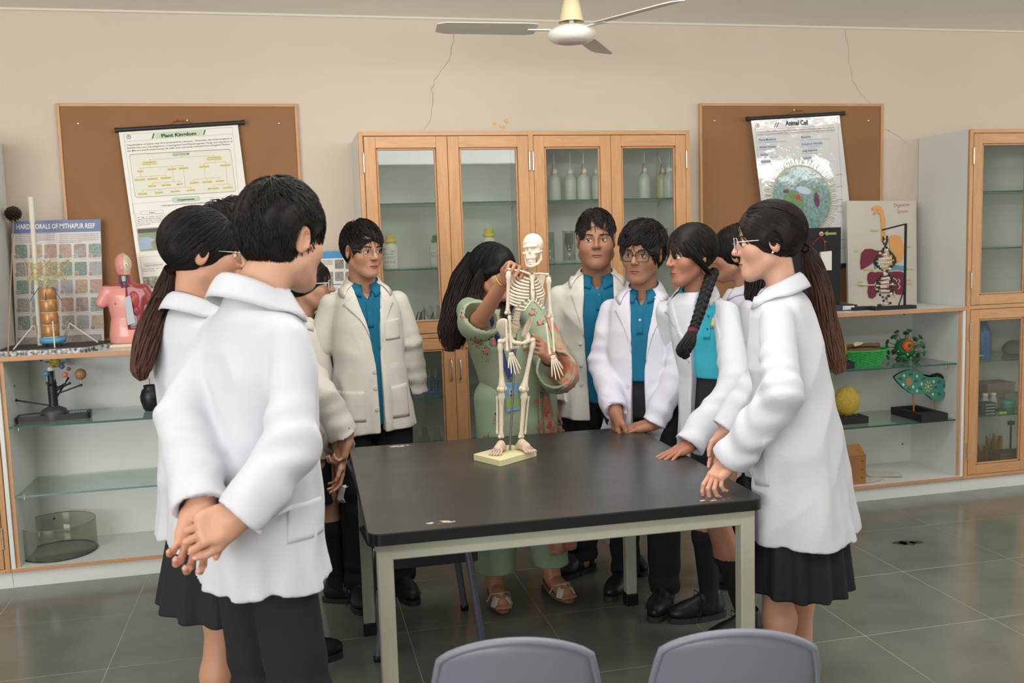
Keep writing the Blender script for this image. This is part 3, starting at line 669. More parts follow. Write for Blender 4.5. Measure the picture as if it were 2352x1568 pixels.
def surf(f, lo, hi, h, cz=4, slack=1.0):
    """surface nets over a narrow band; returns vertices and quads"""
    lo = np.asarray(lo, float); hi = np.asarray(hi, float)
    nc = np.maximum(np.ceil((hi-lo)/(h*cz)).astype(int), 1); H = h*cz
    gx = [lo[i]+H*(np.arange(nc[i])+.5) for i in range(3)]
    cc = np.stack(np.meshgrid(*gx, indexing='ij'), -1).reshape(-1, 3).astype(F32)
    d = f(cc).astype(F32); band = np.abs(d) < H*(.9+.6*slack)
    n = nc*cz
    dense = np.repeat(np.repeat(np.repeat(d.reshape(nc), cz, 0), cz, 1), cz, 2)
    bi = np.nonzero(band.reshape(nc)); 
    off = np.stack(np.meshgrid(*[np.arange(cz)]*3, indexing='ij'), -1).reshape(-1, 3)
    ids = (np.stack(bi, -1)[:, None, :]*cz+off[None]).reshape(-1, 3)
    pts = (lo+(ids+.5)*h).astype(F32); val = np.empty(len(pts), F32)
    for s in range(0, len(pts), 400000): val[s:s+400000] = f(pts[s:s+400000])
    dense[ids[:, 0], ids[:, 1], ids[:, 2]] = val
    dense[0] = dense[-1] = 1; dense[:, 0] = dense[:, -1] = 1; dense[:, :, 0] = dense[:, :, -1] = 1
    ins = dense < 0; m = n-1
    c8 = [ins[i:m[0]+i, j:m[1]+j, k:m[2]+k] for i in (0, 1) for j in (0, 1) for k in (0, 1)]
    cnt = sum(x.astype(np.int8) for x in c8); act = (cnt > 0) & (cnt < 8)
    ai = np.stack(np.nonzero(act), -1); vid = np.full(tuple(m), -1, np.int32); vid[ai[:, 0], ai[:, 1], ai[:, 2]] = np.arange(len(ai))
    cv = {(i, j, k): dense[ai[:, 0]+i, ai[:, 1]+j, ai[:, 2]+k] for i in (0, 1) for j in (0, 1) for k in (0, 1)}
    acc = np.zeros((len(ai), 3)); w = np.zeros(len(ai))
    for ax in range(3):
        for u in (0, 1):
            for v in (0, 1):
                a = [0, 0, 0]; o = [q for q in range(3) if q != ax]; a[o[0]] = u; a[o[1]] = v; b = list(a); b[ax] = 1
                va, vb = cv[tuple(a)], cv[tuple(b)]; cr = (va < 0) != (vb < 0); t = np.where(cr, va/np.where(cr, va-vb, 1), 0)
                P = np.array(a, float)[None].repeat(len(ai), 0); P[:, ax] = t
                acc += P*cr[:, None]; w += cr
    V = lo+(ai+.5+acc/np.maximum(w, 1)[:, None])*h
    Q = []
    for ax in range(3):
        o = [q for q in range(3) if q != ax]
        if ax == 1: o = o[::-1]
        sl0 = [slice(1, m[q]) for q in range(3)]; sl0[ax] = slice(0, m[ax]); sl1 = list(sl0); sl1[ax] = slice(1, m[ax]+1)
        A = ins[tuple(sl0)]; B = ins[tuple(sl1)]
        for flip, msk in ((False, A & ~B), (True, ~A & B)):
            e = np.stack(np.nonzero(msk), -1)
            if not len(e): continue
            base = e+np.array([0 if q == ax else 1 for q in range(3)])
            def cell(du, dv): q = base.copy(); q[:, o[0]] -= du; q[:, o[1]] -= dv; return vid[q[:, 0], q[:, 1], q[:, 2]]
            q4 = np.stack([cell(1, 1), cell(0, 1), cell(0, 0), cell(1, 0)], -1)
            Q.append(q4[:, ::-1] if flip else q4)
    Q = np.concatenate(Q) if Q else np.zeros((0, 4), int)
    Q = Q[(Q >= 0).all(1)]
    return V, Q
def merge(parts):
    V = []; Q = []; k = 0
    for v, q in parts: V.append(v); Q.append(q+k); k += len(v)
    return np.concatenate(V), np.concatenate(Q)
def wob(p, s, seed=0):
    """cheap smooth noise in -1..1"""
    r = np.random.RandomState(seed); o = np.zeros(len(p), F32)
    for i in range(4):
        d = r.normal(size=3); d = d/np.linalg.norm(d)*s*(.7+.5*r.rand()); o += np.sin(p@d.astype(F32)+r.rand()*6.28)
    return o/2.2
# ------------------------------------------------------------------ laboratory table
TR = -.0164
def TT(x, y, z): return (x*cos(TR)-y*sin(TR), x*sin(TR)+y*cos(TR), z)
tm = bpy.data.materials.new('table_top'); tm.use_nodes = True; MATS['table_top'] = tm
def _table_mat():
    nt = tm.node_tree; N = nt.nodes; L = nt.links; b = N['Principled BSDF']
    b.inputs['Roughness'].default_value = .3; b.inputs['Specular IOR Level'].default_value = .55
    tc = N.new('ShaderNodeTexCoord'); acc = None
    nz = N.new('ShaderNodeTexNoise'); nz.inputs['Scale'].default_value = 42; nz.inputs['Detail'].default_value = 6; L.new(tc.outputs['Object'], nz.inputs['Vector'])
    for (px, py), rx, ry in (((1012, 1199), .075, .022), ((1640, 1147), .085, .02), ((1352, 994), .055, .03), ((918, 1024), .07, .03), ((1425, 1058), .05, .04), ((1262, 1064), .03, .012)):
        c = AZ(px, py, .768)
        vm = N.new('ShaderNodeVectorMath'); vm.operation = 'SUBTRACT'; L.new(tc.outputs['Object'], vm.inputs[0]); vm.inputs[1].default_value = tuple(c-np.array(TCEN))
        v2 = N.new('ShaderNodeVectorMath'); v2.operation = 'MULTIPLY'; L.new(vm.outputs[0], v2.inputs[0]); v2.inputs[1].default_value = (1/rx, 1/ry, 0)
        ln = N.new('ShaderNodeVectorMath'); ln.operation = 'LENGTH'; L.new(v2.outputs[0], ln.inputs[0])
        mr = N.new('ShaderNodeMapRange'); mr.inputs[1].default_value = .55; mr.inputs[2].default_value = 1.0; mr.inputs[3].default_value = 1 if rx > .06 else .55; mr.inputs[4].default_value = 0; L.new(ln.outputs['Value'], mr.inputs[0])
        if acc is None: acc = mr.outputs[0]
        else: mx = N.new('ShaderNodeMath'); mx.operation = 'MAXIMUM'; L.new(acc, mx.inputs[0]); L.new(mr.outputs[0], mx.inputs[1]); acc = mx.outputs[0]
    mu = N.new('ShaderNodeMath'); mu.operation = 'MULTIPLY'; L.new(acc, mu.inputs[0]); L.new(nz.outputs['Fac'], mu.inputs[1])
    st = N.new('ShaderNodeMapRange'); st.inputs[1].default_value = .47; st.inputs[2].default_value = .51; L.new(mu.outputs[0], st.inputs[0])
    n2 = N.new('ShaderNodeTexNoise'); n2.inputs['Scale'].default_value = 5; n2.inputs['Detail'].default_value = 5; L.new(tc.outputs['Object'], n2.inputs['Vector'])
    r2 = N.new('ShaderNodeMapRange'); r2.inputs[3].default_value = .24; r2.inputs[4].default_value = .40; L.new(n2.outputs['Fac'], r2.inputs[0]); L.new(r2.outputs[0], b.inputs['Roughness'])
    mix = N.new('ShaderNodeMix'); mix.data_type = 'RGBA'; mix.inputs['A'].default_value = lin((58, 56, 53)); mix.inputs['B'].default_value = lin((196, 184, 166))
    L.new(st.outputs[0], mix.inputs['Factor']); L.new(mix.outputs['Result'], b.inputs['Base Color'])
TCEN = TT(.824, -2.053, 0)
_table_mat()
mat('table_paint', (178, 178, 160), .4, var=(6, .05)); mat('table_edge', (24, 24, 24), .35, var=(12, .3))
tb = thing('lab_table', 'black topped laboratory table with cream metal frame and chipped surface', 'table', TCEN)
def rrect(x0, y0, x1, y1, r, n=6):
    o = []
    for cx, cy, t0 in ((x1-r, y1-r, 0), (x0+r, y1-r, 90), (x0+r, y0+r, 180), (x1-r, y0+r, 270)):
        for i in range(n+1): t = radians(t0+90*i/n); o.append((cx+r*cos(t), cy+r*sin(t)))
    return o
tx0, tx1, ty0, ty1, TZ = .2177, 1.43, -2.6519, -1.4537, .768
R0 = rotz(TR); ex, ey = R0[:, 0], R0[:, 1]
o = MB().prism(rrect(tx0, ty0, tx1, ty1, .035), (0, 0, TZ-.004), ex, ey, .004).build('table_top', tm, tb)
MB().prism(rrect(tx0-.0005, ty0-.0005, tx1+.0005, ty1+.0005, .035), (0, 0, TZ-.036), ex, ey, .032).build('edge_band', mat('table_edge'), tb)
i_ = .022; q = .046
mb = MB()
for a, b, c_, d_ in ((tx0+i_, ty0+i_, tx1-i_, ty0+i_+q), (tx0+i_, ty1-i_-q, tx1-i_, ty1-i_)): mb.box(a, b, TZ-.087, c_, d_, TZ-.0365, .003, R=R0)
for a, b, c_, d_ in ((tx0+i_+.001, ty0+i_+q, tx0+i_+q, ty1-i_-q), (tx1-i_-q, ty0+i_+q, tx1-i_-.001, ty1-i_-q)): mb.box(a, b, TZ-.0865, c_, d_, TZ-.037, .003, R=R0)
mb.build('frame_rail', mat('table_paint'), tb)
for a in (tx0+i_, tx1-i_-q):
    for b in (ty0+i_, ty1-i_-q):
        lg = MB().box(a-.0006, b-.0006, .05, a+q+.0006, b+q+.0006, TZ-.0368, .004, R=R0).build('leg', mat('table_paint'), tb)
        MB().box(a-.004, b-.004, 0, a+q+.004, b+q+.004, .052, .003, R=R0).build('rubber_foot', mat('black_plastic'), lg)
# ------------------------------------------------------------------ plastic chairs
mat('chair_plastic', (118, 122, 134), .38, spec=.45, bump=(220, .05, .0006)); mat('chair_tube', (92, 94, 112), .35)
mat('chair_dark', (46, 48, 56), .45, bump=(220, .05, .0006))
def chair(label, x, y, rz, W=.36, top=.775, plastic='chair_plastic', arch=.05):
    """origin on the floor under the seat; backrest at -y"""
    r = thing('plastic_chair', label, 'chair', (0, 0, 0))
    n = 14; m = 10; V = []; sh = .43
    def back(u, v):  # u -1..1 across, v 0..1 up
        w = W/2*(1.0-.10*v**2+.03*sin(pi*v)); z = sh+.06+(top-sh-.06-arch)*v+arch*v*(1-u*u)**.85*v; y_ = -.19-.075*v+.045*u*u*(1-.3*v)
        return np.array([u*w, y_, z])
    k = n+1
    for j in range(m+1):
        for i in range(n+1): V.append(back(-1+2*i/n, j/m))
    G = np.array(V); nb = np.array([0, -.013, .003]); V = list(G)+list(G+nb); q = k*(m+1); Fc = []
    for j in range(m):
        for i in range(n):
            a = j*k+i; Fc.append((a, a+1, a+k+1, a+k)); Fc.append((q+a, q+a+k, q+a+k+1, q+a+1))
    for i in range(n): a = m*k+i; Fc.append((a, a+1, q+a+1, q+a)); Fc.append((i+1, i, q+i, q+i+1))
    for j in range(m): a = j*k; Fc.append((a+k, q+a+k, q+a, a)); a += n; Fc.append((a, q+a, q+a+k, a+k))
    mb = MB(); mb.add(V, Fc, True); o = mb.build('backrest', mat(plastic), r, off=(0, 0, 0))
    rim = [back(-1, .0+t/8) for t in range(8)]+[back(-1+2*i/16, 1) for i in range(17)]+[back(1, 1-t/8) for t in range(1, 9)]
    MB().tube(np.array(rim)+nb*.5, .0088, 8).build('backrest_rim', mat(plastic), o, off=(0, 0, 0))
    V = []; k = 11
    for j in range(11):
        for i in range(11):
            u, v = -1+i/5, j/10; V.append((u*W*.54*(1-.06*v), -.2+.4*v, sh+.012*u*u-.016*sin(pi*v)*(1-u*u)-(.03*(v-.85)/.15 if v > .85 else 0)+.02*(1-v)**6))
    G = np.array(V); V = list(G)+list(G-np.array([0, 0, .012])); q = 121; Fc = []
    for j in range(10):
        for i in range(10): a = j*k+i; Fc.append((a, a+1, a+k+1, a+k)); Fc.append((q+a, q+a+k, q+a+k+1, q+a+1))
    for i in range(10): a = 110+i; Fc.append((a, q+a, q+a+1, a+1)[::-1]); Fc.append((i, i+1, q+i+1, q+i)[::-1])
    for j in range(10): a = j*k; Fc.append((a, a+k, q+a+k, q+a)); a += 10; Fc.append((a+k, a, q+a, q+a+k))
    mb = MB(); mb.add(V, Fc, True); mb.build('seat', mat(plastic), r, off=(0, 0, 0))
    MB().tube([(-W*.36, -.16, sh-.02), (-W*.36, -.215, sh+.01), (-W*.36, -.245, sh+.08)], .012, 8).tube([(W*.36, -.16, sh-.02), (W*.36, -.215, sh+.01), (W*.36, -.245, sh+.08)], .012, 8).build('back_support', mat(plastic), r, off=(0, 0, 0))
    if plastic == 'chair_dark': MB().box(-W*.52, -.19, sh-.085, -W*.52+.012, .195, sh-.012, .004).box(W*.52-.012, -.19, sh-.085, W*.52, .195, sh-.012, .004).box(-W*.5+.002, .185, sh-.07, W*.5-.002, .195, sh-.03, .004).build('seat_skirt', mat(plastic), r, off=(0, 0, 0))
    for sx in (-1, 1):
        for yt, yb in ((.15, .2), (-.14, -.21)):
            lg = MB().tube([(sx*W*.36, yt, sh-.012), (sx*W*.5, yt, sh-.022), (sx*W*.53, yt+(yb-yt)*.15, sh-.06), (sx*W*.56, yb, .012)], [.013, .0145, .0145, .0145], 12).build('leg', mat('chair_tube'), r, off=(0, 0, 0))
            MB().lathe([(.0, 0), (.017, 0), (.017, .02), (.0148, .024)], 12, (sx*W*.56, yb, 0)).build('rubber_foot', mat('black_plastic'), lg, off=(0, 0, 0))
    r.location = (x, y, 0); r.rotation_euler = (0, 0, rz); return r
c = AD(1181, 1482, 1.97); chair('grey plastic chair back in front of table, below skeleton base', c[0]+.055, c[1]+.26, -.2, top=c[2]+.01, W=.355)
c = AD(1684, 1466, 1.97); chair('grey plastic chair back in front of table, below the long-coated girl', c[0]+.085, c[1]+.26, -.26, top=c[2]+.01, W=.355)
chair('dark plastic chair pushed under the table, its back edge-on at the left side', .456, -1.57, -pi/2, W=.36, top=.725, plastic='chair_dark', arch=.03)
# ------------------------------------------------------------------ ceiling fan
fc = AD(1313, 78, 4.2)
fr = thing('ceiling_fan', 'white ceiling fan with cream canopy hanging in front of the wall', 'fan', (fc[0], fc[1], HC))
mat('fan_white', (224, 218, 208), .35); mat('fan_cream', (212, 196, 158), .4); mat('fan_blade', (186, 182, 174), .45)
MB().lathe([(0, -.036), (.07, -.036), (.085, -.033), (.1, -.022), (.1085, -.008), (.1085, .002), (.104, .01), (.088, .022), (.06, .034), (.03, .04), (0, .04)], 40, fc).build('motor_housing', mat('fan_white'), fr)
MB().lathe([(0, -.0375), (.062, -.0375), (.064, -.035)], 32, fc).build('bottom_cap', mat('fan_blade'), fr)
MB().lathe([(.056, .05), (.052, .062), (.044, .11), (.036, .14), (.022, .152), (.012, .154)], 28, fc, cap=False).lathe([(.054, .05), (.05, .062), (.042, .11), (.02, .15)], 28, fc, cap=False).build('canopy_cup', mat('fan_cream'), fr)
MB().tube([fc+np.array([0, 0, .03]), (fc[0], fc[1], HC-.04)], .012, 12).build('down_rod', mat('fan_white'), fr)
MB().lathe([(.06, 0), (.055, -.03), (.03, -.06), (.013, -.065)], 24, (fc[0], fc[1], HC)).build('ceiling_cup', mat('fan_cream'), fr)
for a in (178, 298, 58):
    t = radians(a); d = np.array([cos(t), sin(t), 0]); s_ = np.array([-sin(t), cos(t), 0]); up = np.array([0, 0, 1.])
    arm = MB(); arm.box(.085, -.014, .012, .2, .014, .017, .001, R=np.stack([d, s_, up], 1), c=fc)
    R_ = np.stack([d, s_*cos(.2)+up*sin(.2), up*cos(.2)-s_*sin(.2)], 1)
    b = MB().prism([(.16, -.05), (.2, -.062), (.56, -.058), (.6, -.04), (.6, .04), (.56, .056), (.2, .058), (.16, .05)], fc+up*.018, R_[:, 0], R_[:, 1], .004)
    bl = b.build('blade', mat('fan_blade'), fr); arm.build('blade_arm', mat('fan_white'), bl)
# ------------------------------------------------------------------ left shelf top: coral poster, tower model, torso, pine cone
ST = 1.1142
r = thing('poster_board', 'coral reef poster board with rows of round-cornered photos leaning on wall', 'poster', (AY(135, 800, -.1)[0], -.1, ST))
P = Sheet((25, 508), (230, 503), (37, 797), -.075); P.h = P.tl[2]-ST-.004
mat('coral_blue', (92, 108, 152), .4, var=(3, .08)); mat('coral_sheet', (206, 200, 194), .4)
P.sheet('s', 6); s1 = 700/1689.; zc = lambda x, y: (x*s1, 200+y*s1)
P.rect('blue', 0, 0, P.w, .062); 
P.text('white', 'HARD CORALS OF MITHAPUR REEF', zc(92, 787), zc(527, 780), .024, .02)
for cx in (80, 325):
    for i in range(5): P.text('soft', 'Hard corals are colonies of living animals that build the reef', zc(cx+5, 818+i*11), zc(cx+(222 if i < 4 else 130), 814+i*11), .0042, .004)
pm = [mat('coral_photo_a', (84, 96, 92), .4, var=(120, .28), rgb2=(150, 170, 160)), mat('coral_photo_b', (130, 136, 150), .4, var=(160, .2), rgb2=(176, 170, 160)), mat('coral_photo_c', (150, 120, 84), .4, var=(90, .25), rgb2=(190, 168, 140)), mat('coral_photo_d', (188, 150, 136), .4, var=(140, .25), rgb2=(150, 120, 100)), mat('coral_photo_e', (120, 98, 84), .4, var=(60, .25), rgb2=(170, 160, 150)), mat('coral_photo_f', (74, 62, 54), .4, var=(200, .3), rgb2=(200, 190, 180))]
rr = random.Random(11)
for j in range(5):
    for i in range(6):
        x0 = 83+i*81.5+j*4; y0 = 874+j*99-i*1.2; kk = 'abcdef'[(i+j*2+rr.randint(0, 1)) % 6]
        if i == 0: kk = 'a' if j % 2 == 0 else 'f'
        P.pill(kk, *zc(x0, y0), *zc(x0+70, y0+74), .14, .0007); P.pill('s', *zc(x0-4, y0+52), *zc(x0+24, y0+80), .5, .0012); P.pill('abcdef'[(i+j+3) % 6], *zc(x0-2, y0+54), *zc(x0+22, y0+78), .5, .0016)
        P.text('soft', 'Common coral name', zc(x0+30, y0+84), zc(x0+70, y0+83), .003, .004)
P.rect('f', .01, P.h-.05, P.w-.01, P.h-.006, .0007)
P.finish(r, dict(s=('poster_sheet', mat('coral_sheet')), blue=('title_band', mat('coral_blue')), white=('title_lettering', mat('white_paper')), soft=('small_print', mat('ink_soft')), **{k: ('coral_photo', m_) for k, m_ in zip('abcdef', pm)}))
bq = MB(); A_, B_, D_, E_ = P.S(0, 0, -.0015), P.S(P.w, 0, -.0015), P.S(P.w, P.h, -.0015), P.S(0, P.h, -.0015); nb_ = np.array([0, .012, 0])
bq.add([A_, B_, D_, E_, A_+nb_, B_+nb_, D_+nb_, E_+nb_], [(0, 1, 2, 3)[::-1], (4, 5, 6, 7), (0, 4, 5, 1)[::-1], (1, 5, 6, 2)[::-1], (2, 6, 7, 3)[::-1], (3, 7, 4, 0)[::-1]]); bq.build('backing_board', mat('foam', (190, 180, 160), .8), r)
# tower model on a flecked base
mat('flecked', (40, 40, 42), .35, var=(70, .12), rgb2=(196, 196, 198)); mat('dark_base', (52, 46, 40), .6); mat('copper', (176, 128, 78), .35, metal=.3, var=(20, .1)); mat('wire_yellow', (196, 178, 92), .5); mat('wire_blue', (58, 72, 130), .5); mat('tube_white', (214, 206, 190), .5); mat('disc_blue', (92, 160, 196), .5); mat('stick', (176, 140, 100), .7)
r = thing('tower_model', 'rocket-like student model with copper barrel and yellow wires on flecked base', 'model', (AY(120, 795, -.3)[0], -.3, ST))
MB().prism([(-1.365, -.455), (-.97, -.455), (-.875, -.30), (-.875, -.16), (-1.365, -.16)], (0, 0, ST), (1, 0, 0), (0, 1, 0), .024).build('base_edge', mat('flecked'), r)
MB().prism([(-1.36, -.44), (-.98, -.44), (-.89, -.29), (-.89, -.17), (-1.36, -.17)], (0, 0, ST+.0241), (1, 0, 0), (0, 1, 0), .003).build('base_board', mat('dark_base'), r)
zb = ST+.027
a, b = AY(71, 452, -.25), AY(92, 790, -.25); a = a; b[2] = zb
MB().tube([a, b], .0115, 12).tube([a, a+(b-a)*.17], .0138, 12).build('launch_tube', mat('tube_white'), r)
c0 = AY(121, 778, -.3); 
MB().lathe([(.0, -.012), (.058, -.012), (.058, .012), (0, .012)], 28, (c0[0], c0[1], zb+.028)).build('blue_disc', mat('disc_blue'), r)
lg = MB()
for i in range(8): t = i*pi/4; lg.tube([(c0[0]+.04*cos(t), c0[1]+.03*sin(t), zb+.02), (c0[0]+.048*cos(t), c0[1]+.036*sin(t), zb)], .002, 5)
lg.build('wire_leg', mat('wire_blue'), r)
for i in range(4):
    MB().lathe([(.036, 0), (.039, .004), (.039, .052), (.036, .056)], 20, (c0[0]-.006, c0[1], zb+.045+i*.06)).build('copper_barrel', mat('copper'), r)
    MB().lathe([(.034, -.004), (.036, 0)], 20, (c0[0]-.006, c0[1], zb+.045+i*.06)).build('barrel_ring', mat('tube_white'), r)
top = np.array([c0[0]-.006, c0[1], zb+.285]); rr = random.Random(5); y_ = MB(); nodes = []
for i in range(8): t = i*pi/4; nodes.append(top+np.array([.085*cos(t), .06*sin(t), .03+.03*(i % 2)]))
for i in range(8): t = i*pi/4+.3; nodes.append(top+np.array([.10*cos(t)+.01, .06*sin(t), .10+.03*((i+1) % 2)]))
for i in range(8):
    y_.tube([nodes[i], nodes[(i+1) % 8]], .0017, 5).tube([nodes[8+i], nodes[8+(i+1) % 8]], .0017, 5).tube([nodes[i], nodes[8+i]], .0017, 5).tube([nodes[i], nodes[8+(i+3) % 8]], .0014, 5).tube([top, nodes[i]], .0014, 5)
y_.build('wire_frame', mat('wire_yellow'), r)
bl = MB()
for s_ in (-1, 0, 1): bl.tube([top+np.array([s_*.03, -.03, .0]), top+np.array([s_*.055, -.045, -.04]), top+np.array([s_*.07, -.05, -.065])], .002, 5)
bl.build('blue_wire', mat('wire_blue'), r)
st = MB()
for (x1, y1), (x2, y2), Y1, Y2 in (((76, 748), (30, 800), -.28, -.42), ((78, 746), (92, 792), -.28, -.24), ((160, 742), (140, 770), -.25, -.2), ((160, 742), (225, 786), -.25, -.25), ((121, 738), (126, 800), -.36, -.43), ((160, 742), (150, 790), -.25, -.2)):
    p, q_ = AY(x1, y1, Y1), AY(x2, y2, Y2); q_[2] = zb; st.tube([p, q_], .0036, 6)
st.build('strut', mat('tube_white'), r)
# pine cone on a thin stick
r = thing('pine_cone', 'brown pine cone on a thin stick beside the coral poster', 'pine cone', AY(30, 492, -.06))
cc = AY(30, 491, -.11); mat('cone_brown', (74, 56, 42), .8, var=(30, .3)); sc_ = MB()
for i in range(90):
    g = i*2.39996; zz = 1-2*(i+.5)/90; rr_ = sqrt(max(0, 1-zz*zz)); d = np.array([rr_*cos(g), rr_*sin(g), zz*.92]); b_ = nrm(np.cross(d, [0, .3, 1])); u_ = nrm(np.cross(b_, d)); p = cc+d*.020
    sc_.add([p-b_*.006, p+b_*.006, p+d*.018+b_*.0075+u_*.004, p+d*.023+u_*.005, p+d*.018-b_*.0075+u_*.004, p+d*.010-u_*.003], [(0, 1, 2, 3, 4), (1, 0, 5), (1, 5, 2), (2, 5, 3), (3, 5, 4), (4, 5, 0)])
sc_.build('cone_scales', mat('cone_brown'), r, kind='stuff'); MB().sphere(cc, .0205, 10, 8).build('cone_core', mat('cone_brown'), r)
q_ = AY(8, 803, -.42); MB().tube([cc-np.array([0, 0, .02]), (q_[0]+.03, -.458, ST+.03), (q_[0]+.03, -.462, ST+.001)], .0028, 6).build('stick', mat('stick'), r)
# anatomical torso
r = thing('torso_model', 'pink anatomical half torso with exposed organs and split skull face', 'model', (AY(295, 785, -.24)[0], -.24, ST))
o_ = AY(297, 778, -.24); o_ = np.array([o_[0], -.24, ST+.018]); K = (AY(297, 582, -.24)[2]-o_[2])/.78
MB().box(-.085, -.075, 0, .085, .075, .0175, .004, c=(o_[0], o_[1], ST)).build('base_plate', mat('ivory', (214, 204, 170), .5), r)
ft = union([loft([(-.02, 0, 0, .145, .095), (.06, 0, 0, .16, .105), (.14, 0, 0, .15, .1), (.22, 0, 0, .135, .09), (.32, 0, 0, .15, .1), (.42, 0, 0, .17, .1), (.48, 0, .01, .15, .085), (.52, 0, .01, .09, .06)], 2.2), cap((-.15, 0, .46), (-.205, 0, .36), .055, .05), cap((.15, 0, .46), (.205, 0, .36), .055, .05), cap((0, .01, .5), (0, .0, .6), .058, .055), ell3((0, .0, .69), (.075, .095, .1)), ell3((0, -.055, .64), (.05, .045, .06)), ball((0, -.1, .655), .014), cap((-.07, 0, -.01), (-.075, 0, -.04), .08, .08)], .03)
ftc = lambda p: np.maximum(ft(p), .0-p[:, 2])
V, Q = surf(lambda p: np.where((p[:, 0] > .012) & (p[:, 1] < -.0) & (p[:, 2] > .12) & (p[:, 2] < .5), np.maximum(ftc(p), -(p[:, 1]+.055)), np.where((p[:, 0] > .004) & (p[:, 2] > .6), ftc(p)+.012, ftc(p))), (-.3, -.15, -.01), (.3, .15, .83), .006)
col = np.empty((len(V), 3)); col[:] = lin((222, 148, 140))[:3]
op = (V[:, 0] > .012) & (V[:, 1] < -.02) & (V[:, 2] > .12) & (V[:, 2] < .5); col[op] = lin((150, 58, 60))[:3]
hd = (V[:, 0] > .004) & (V[:, 2] > .6); col[hd] = lin((214, 190, 164))[:3]
nk = (V[:, 2] > .5) & (V[:, 2] < .6) & (V[:, 1] < 0); col[nk] = lin((170, 70, 74))[:3]
TOR = lambda p: np.asarray(p)*K+o_
raw('torso_body', TOR(V)-np.array(r['_o']), Q, [], mat('torso_paint', (200, 150, 140), .35, vcol=True, coat=.3), r, tuple(r['_o']), col=col)
def org(name, c_, rad, color, rough=.35): MB().sphere(TOR(c_), K, 16, 10, rad).build(name, mat('org_'+name+str(color[0]), color, rough), r)
org('lung', (.07, -.052, .38), (.045, .03, .075), (176, 70, 76)); org('heart', (.04, -.072, .37), (.032, .022, .036), (188, 110, 66)); org('intestine', (.05, -.06, .2), (.04, .03, .06), (180, 172, 176)); org('stomach', (.075, -.055, .28), (.04, .03, .045), (158, 62, 70)); org('eyeball', (.032, -.082, .685), (.016, .012, .016), (236, 232, 226))
MB().prism([(0, 0), (.05, .02), (.075, -.22), (.012, -.24)], TOR((.0, -.098, .40)), (K, 0, 0), (0, 0, K), .004).build('breast_plate', mat('org_plate', (176, 182, 192), .4), r)
MB().tube([TOR((-.016, -.06, .6)), TOR((-.03, -.06, .54)), TOR((-.012, -.085, .49))], .006*K/.6, 6).tube([TOR((.016, -.06, .6)), TOR((.03, -.06, .54)), TOR((.012, -.085, .49))], .006*K/.6, 6).build('neck_vein', mat('org_vein', (70, 60, 104), .4), r)
MB().lathe([(.018*K, 0), (.02*K, .06*K)], 12, TOR((0, -.06, .54))).build('larynx', mat('org_larynx', (168, 190, 186), .4), r)
MB().sphere(TOR((.034, -.093, .685)), .006*K, 8, 6).build('pupil', mat('pupil_d', (40, 60, 80), .2), r); MB().sphere(TOR((-.075, -.088, .35)), .011*K, 10, 6, (1, .6, 1)).build('nipple', mat('org_n', (176, 100, 96), .4), r)
# ------------------------------------------------------------------ glass shelves on the left: orrery, bowl, dark vase
Z1 = .7782
r = thing('orrery', 'black desktop orrery with coloured planets on arms', 'model', (AY(125, 950, -.3)[0], -.3, Z1)); OC = np.array([AY(125, 950, -.3)[0], -.3, Z1])
mat('orrery_grey', (58, 58, 60), .45)
MB().prism(rrect(-.165, -.055, .165, .055, .015), OC, (.995, .1, 0), (-.1, .995, 0), .03).build('base', mat('black_plastic'), r)
MB().prism(rrect(-.15, -.045, -.06, .02, .003), OC+np.array([0, 0, .0302]), (.995, .1, 0), (-.1, .995, 0), .0006).build('label_plate', mat('plate_grey', (120, 122, 124), .6), r)
kp = MB()
for i in range(6):
    for j in range(3): kp.box(.07+i*.013, -.03+j*.018, .0302, .08+i*.013, -.018+j*.018, .0325, c=OC, R=rotz(.1))
kp.build('keypad_keys', mat('key_blue', (120, 160, 184), .5), r)
MB().lathe([(.058, 0), (.06, .035), (.056, .05), (.024, .066)], 28, OC).build('hub', mat('orrery_grey'), r)
prof = [(.022, .064)]+[(.0225 if i % 2 else .0195, .068+i*.0075) for i in range(16)]+[(.0165, .19), (.0165, .24)]
MB().lathe(prof, 20, OC).build('column', mat('black_plastic'), r)
MB().sphere(OC+np.array([0, 0, .247]), .0165, 14, 10).build('lamp_globe', mat('white_plastic'), r)
plan = [('mercury', (31, 886), .0075, (112, 114, 116), (37, 919), .07, -.3), ('saturn', (127, 832), .027, (196, 184, 78), (123, 872), .14, -.16), ('uranus', (149, 825), .0145, (130, 160, 190), (157, 868), .1, -.2), ('neptune', (142, 841), .0135, (104, 116, 150), (145, 884), .155, -.28),
        ('venus', (106, 858), .0135, (78, 140, 170), (109, 880), .17, -.36), ('pluto', (123, 841), .0075, (160, 104, 70), (125, 874), .18, -.32), ('mars', (149, 860), .0135, (224, 120, 70), (149, 882), .15, -.34), ('earth', (158, 847), .0098, (176, 100, 70), (160, 880), .14, -.27), ('jupiter', (185, 859), .0275, (158, 116, 78), (186, 884), .125, -.33)]
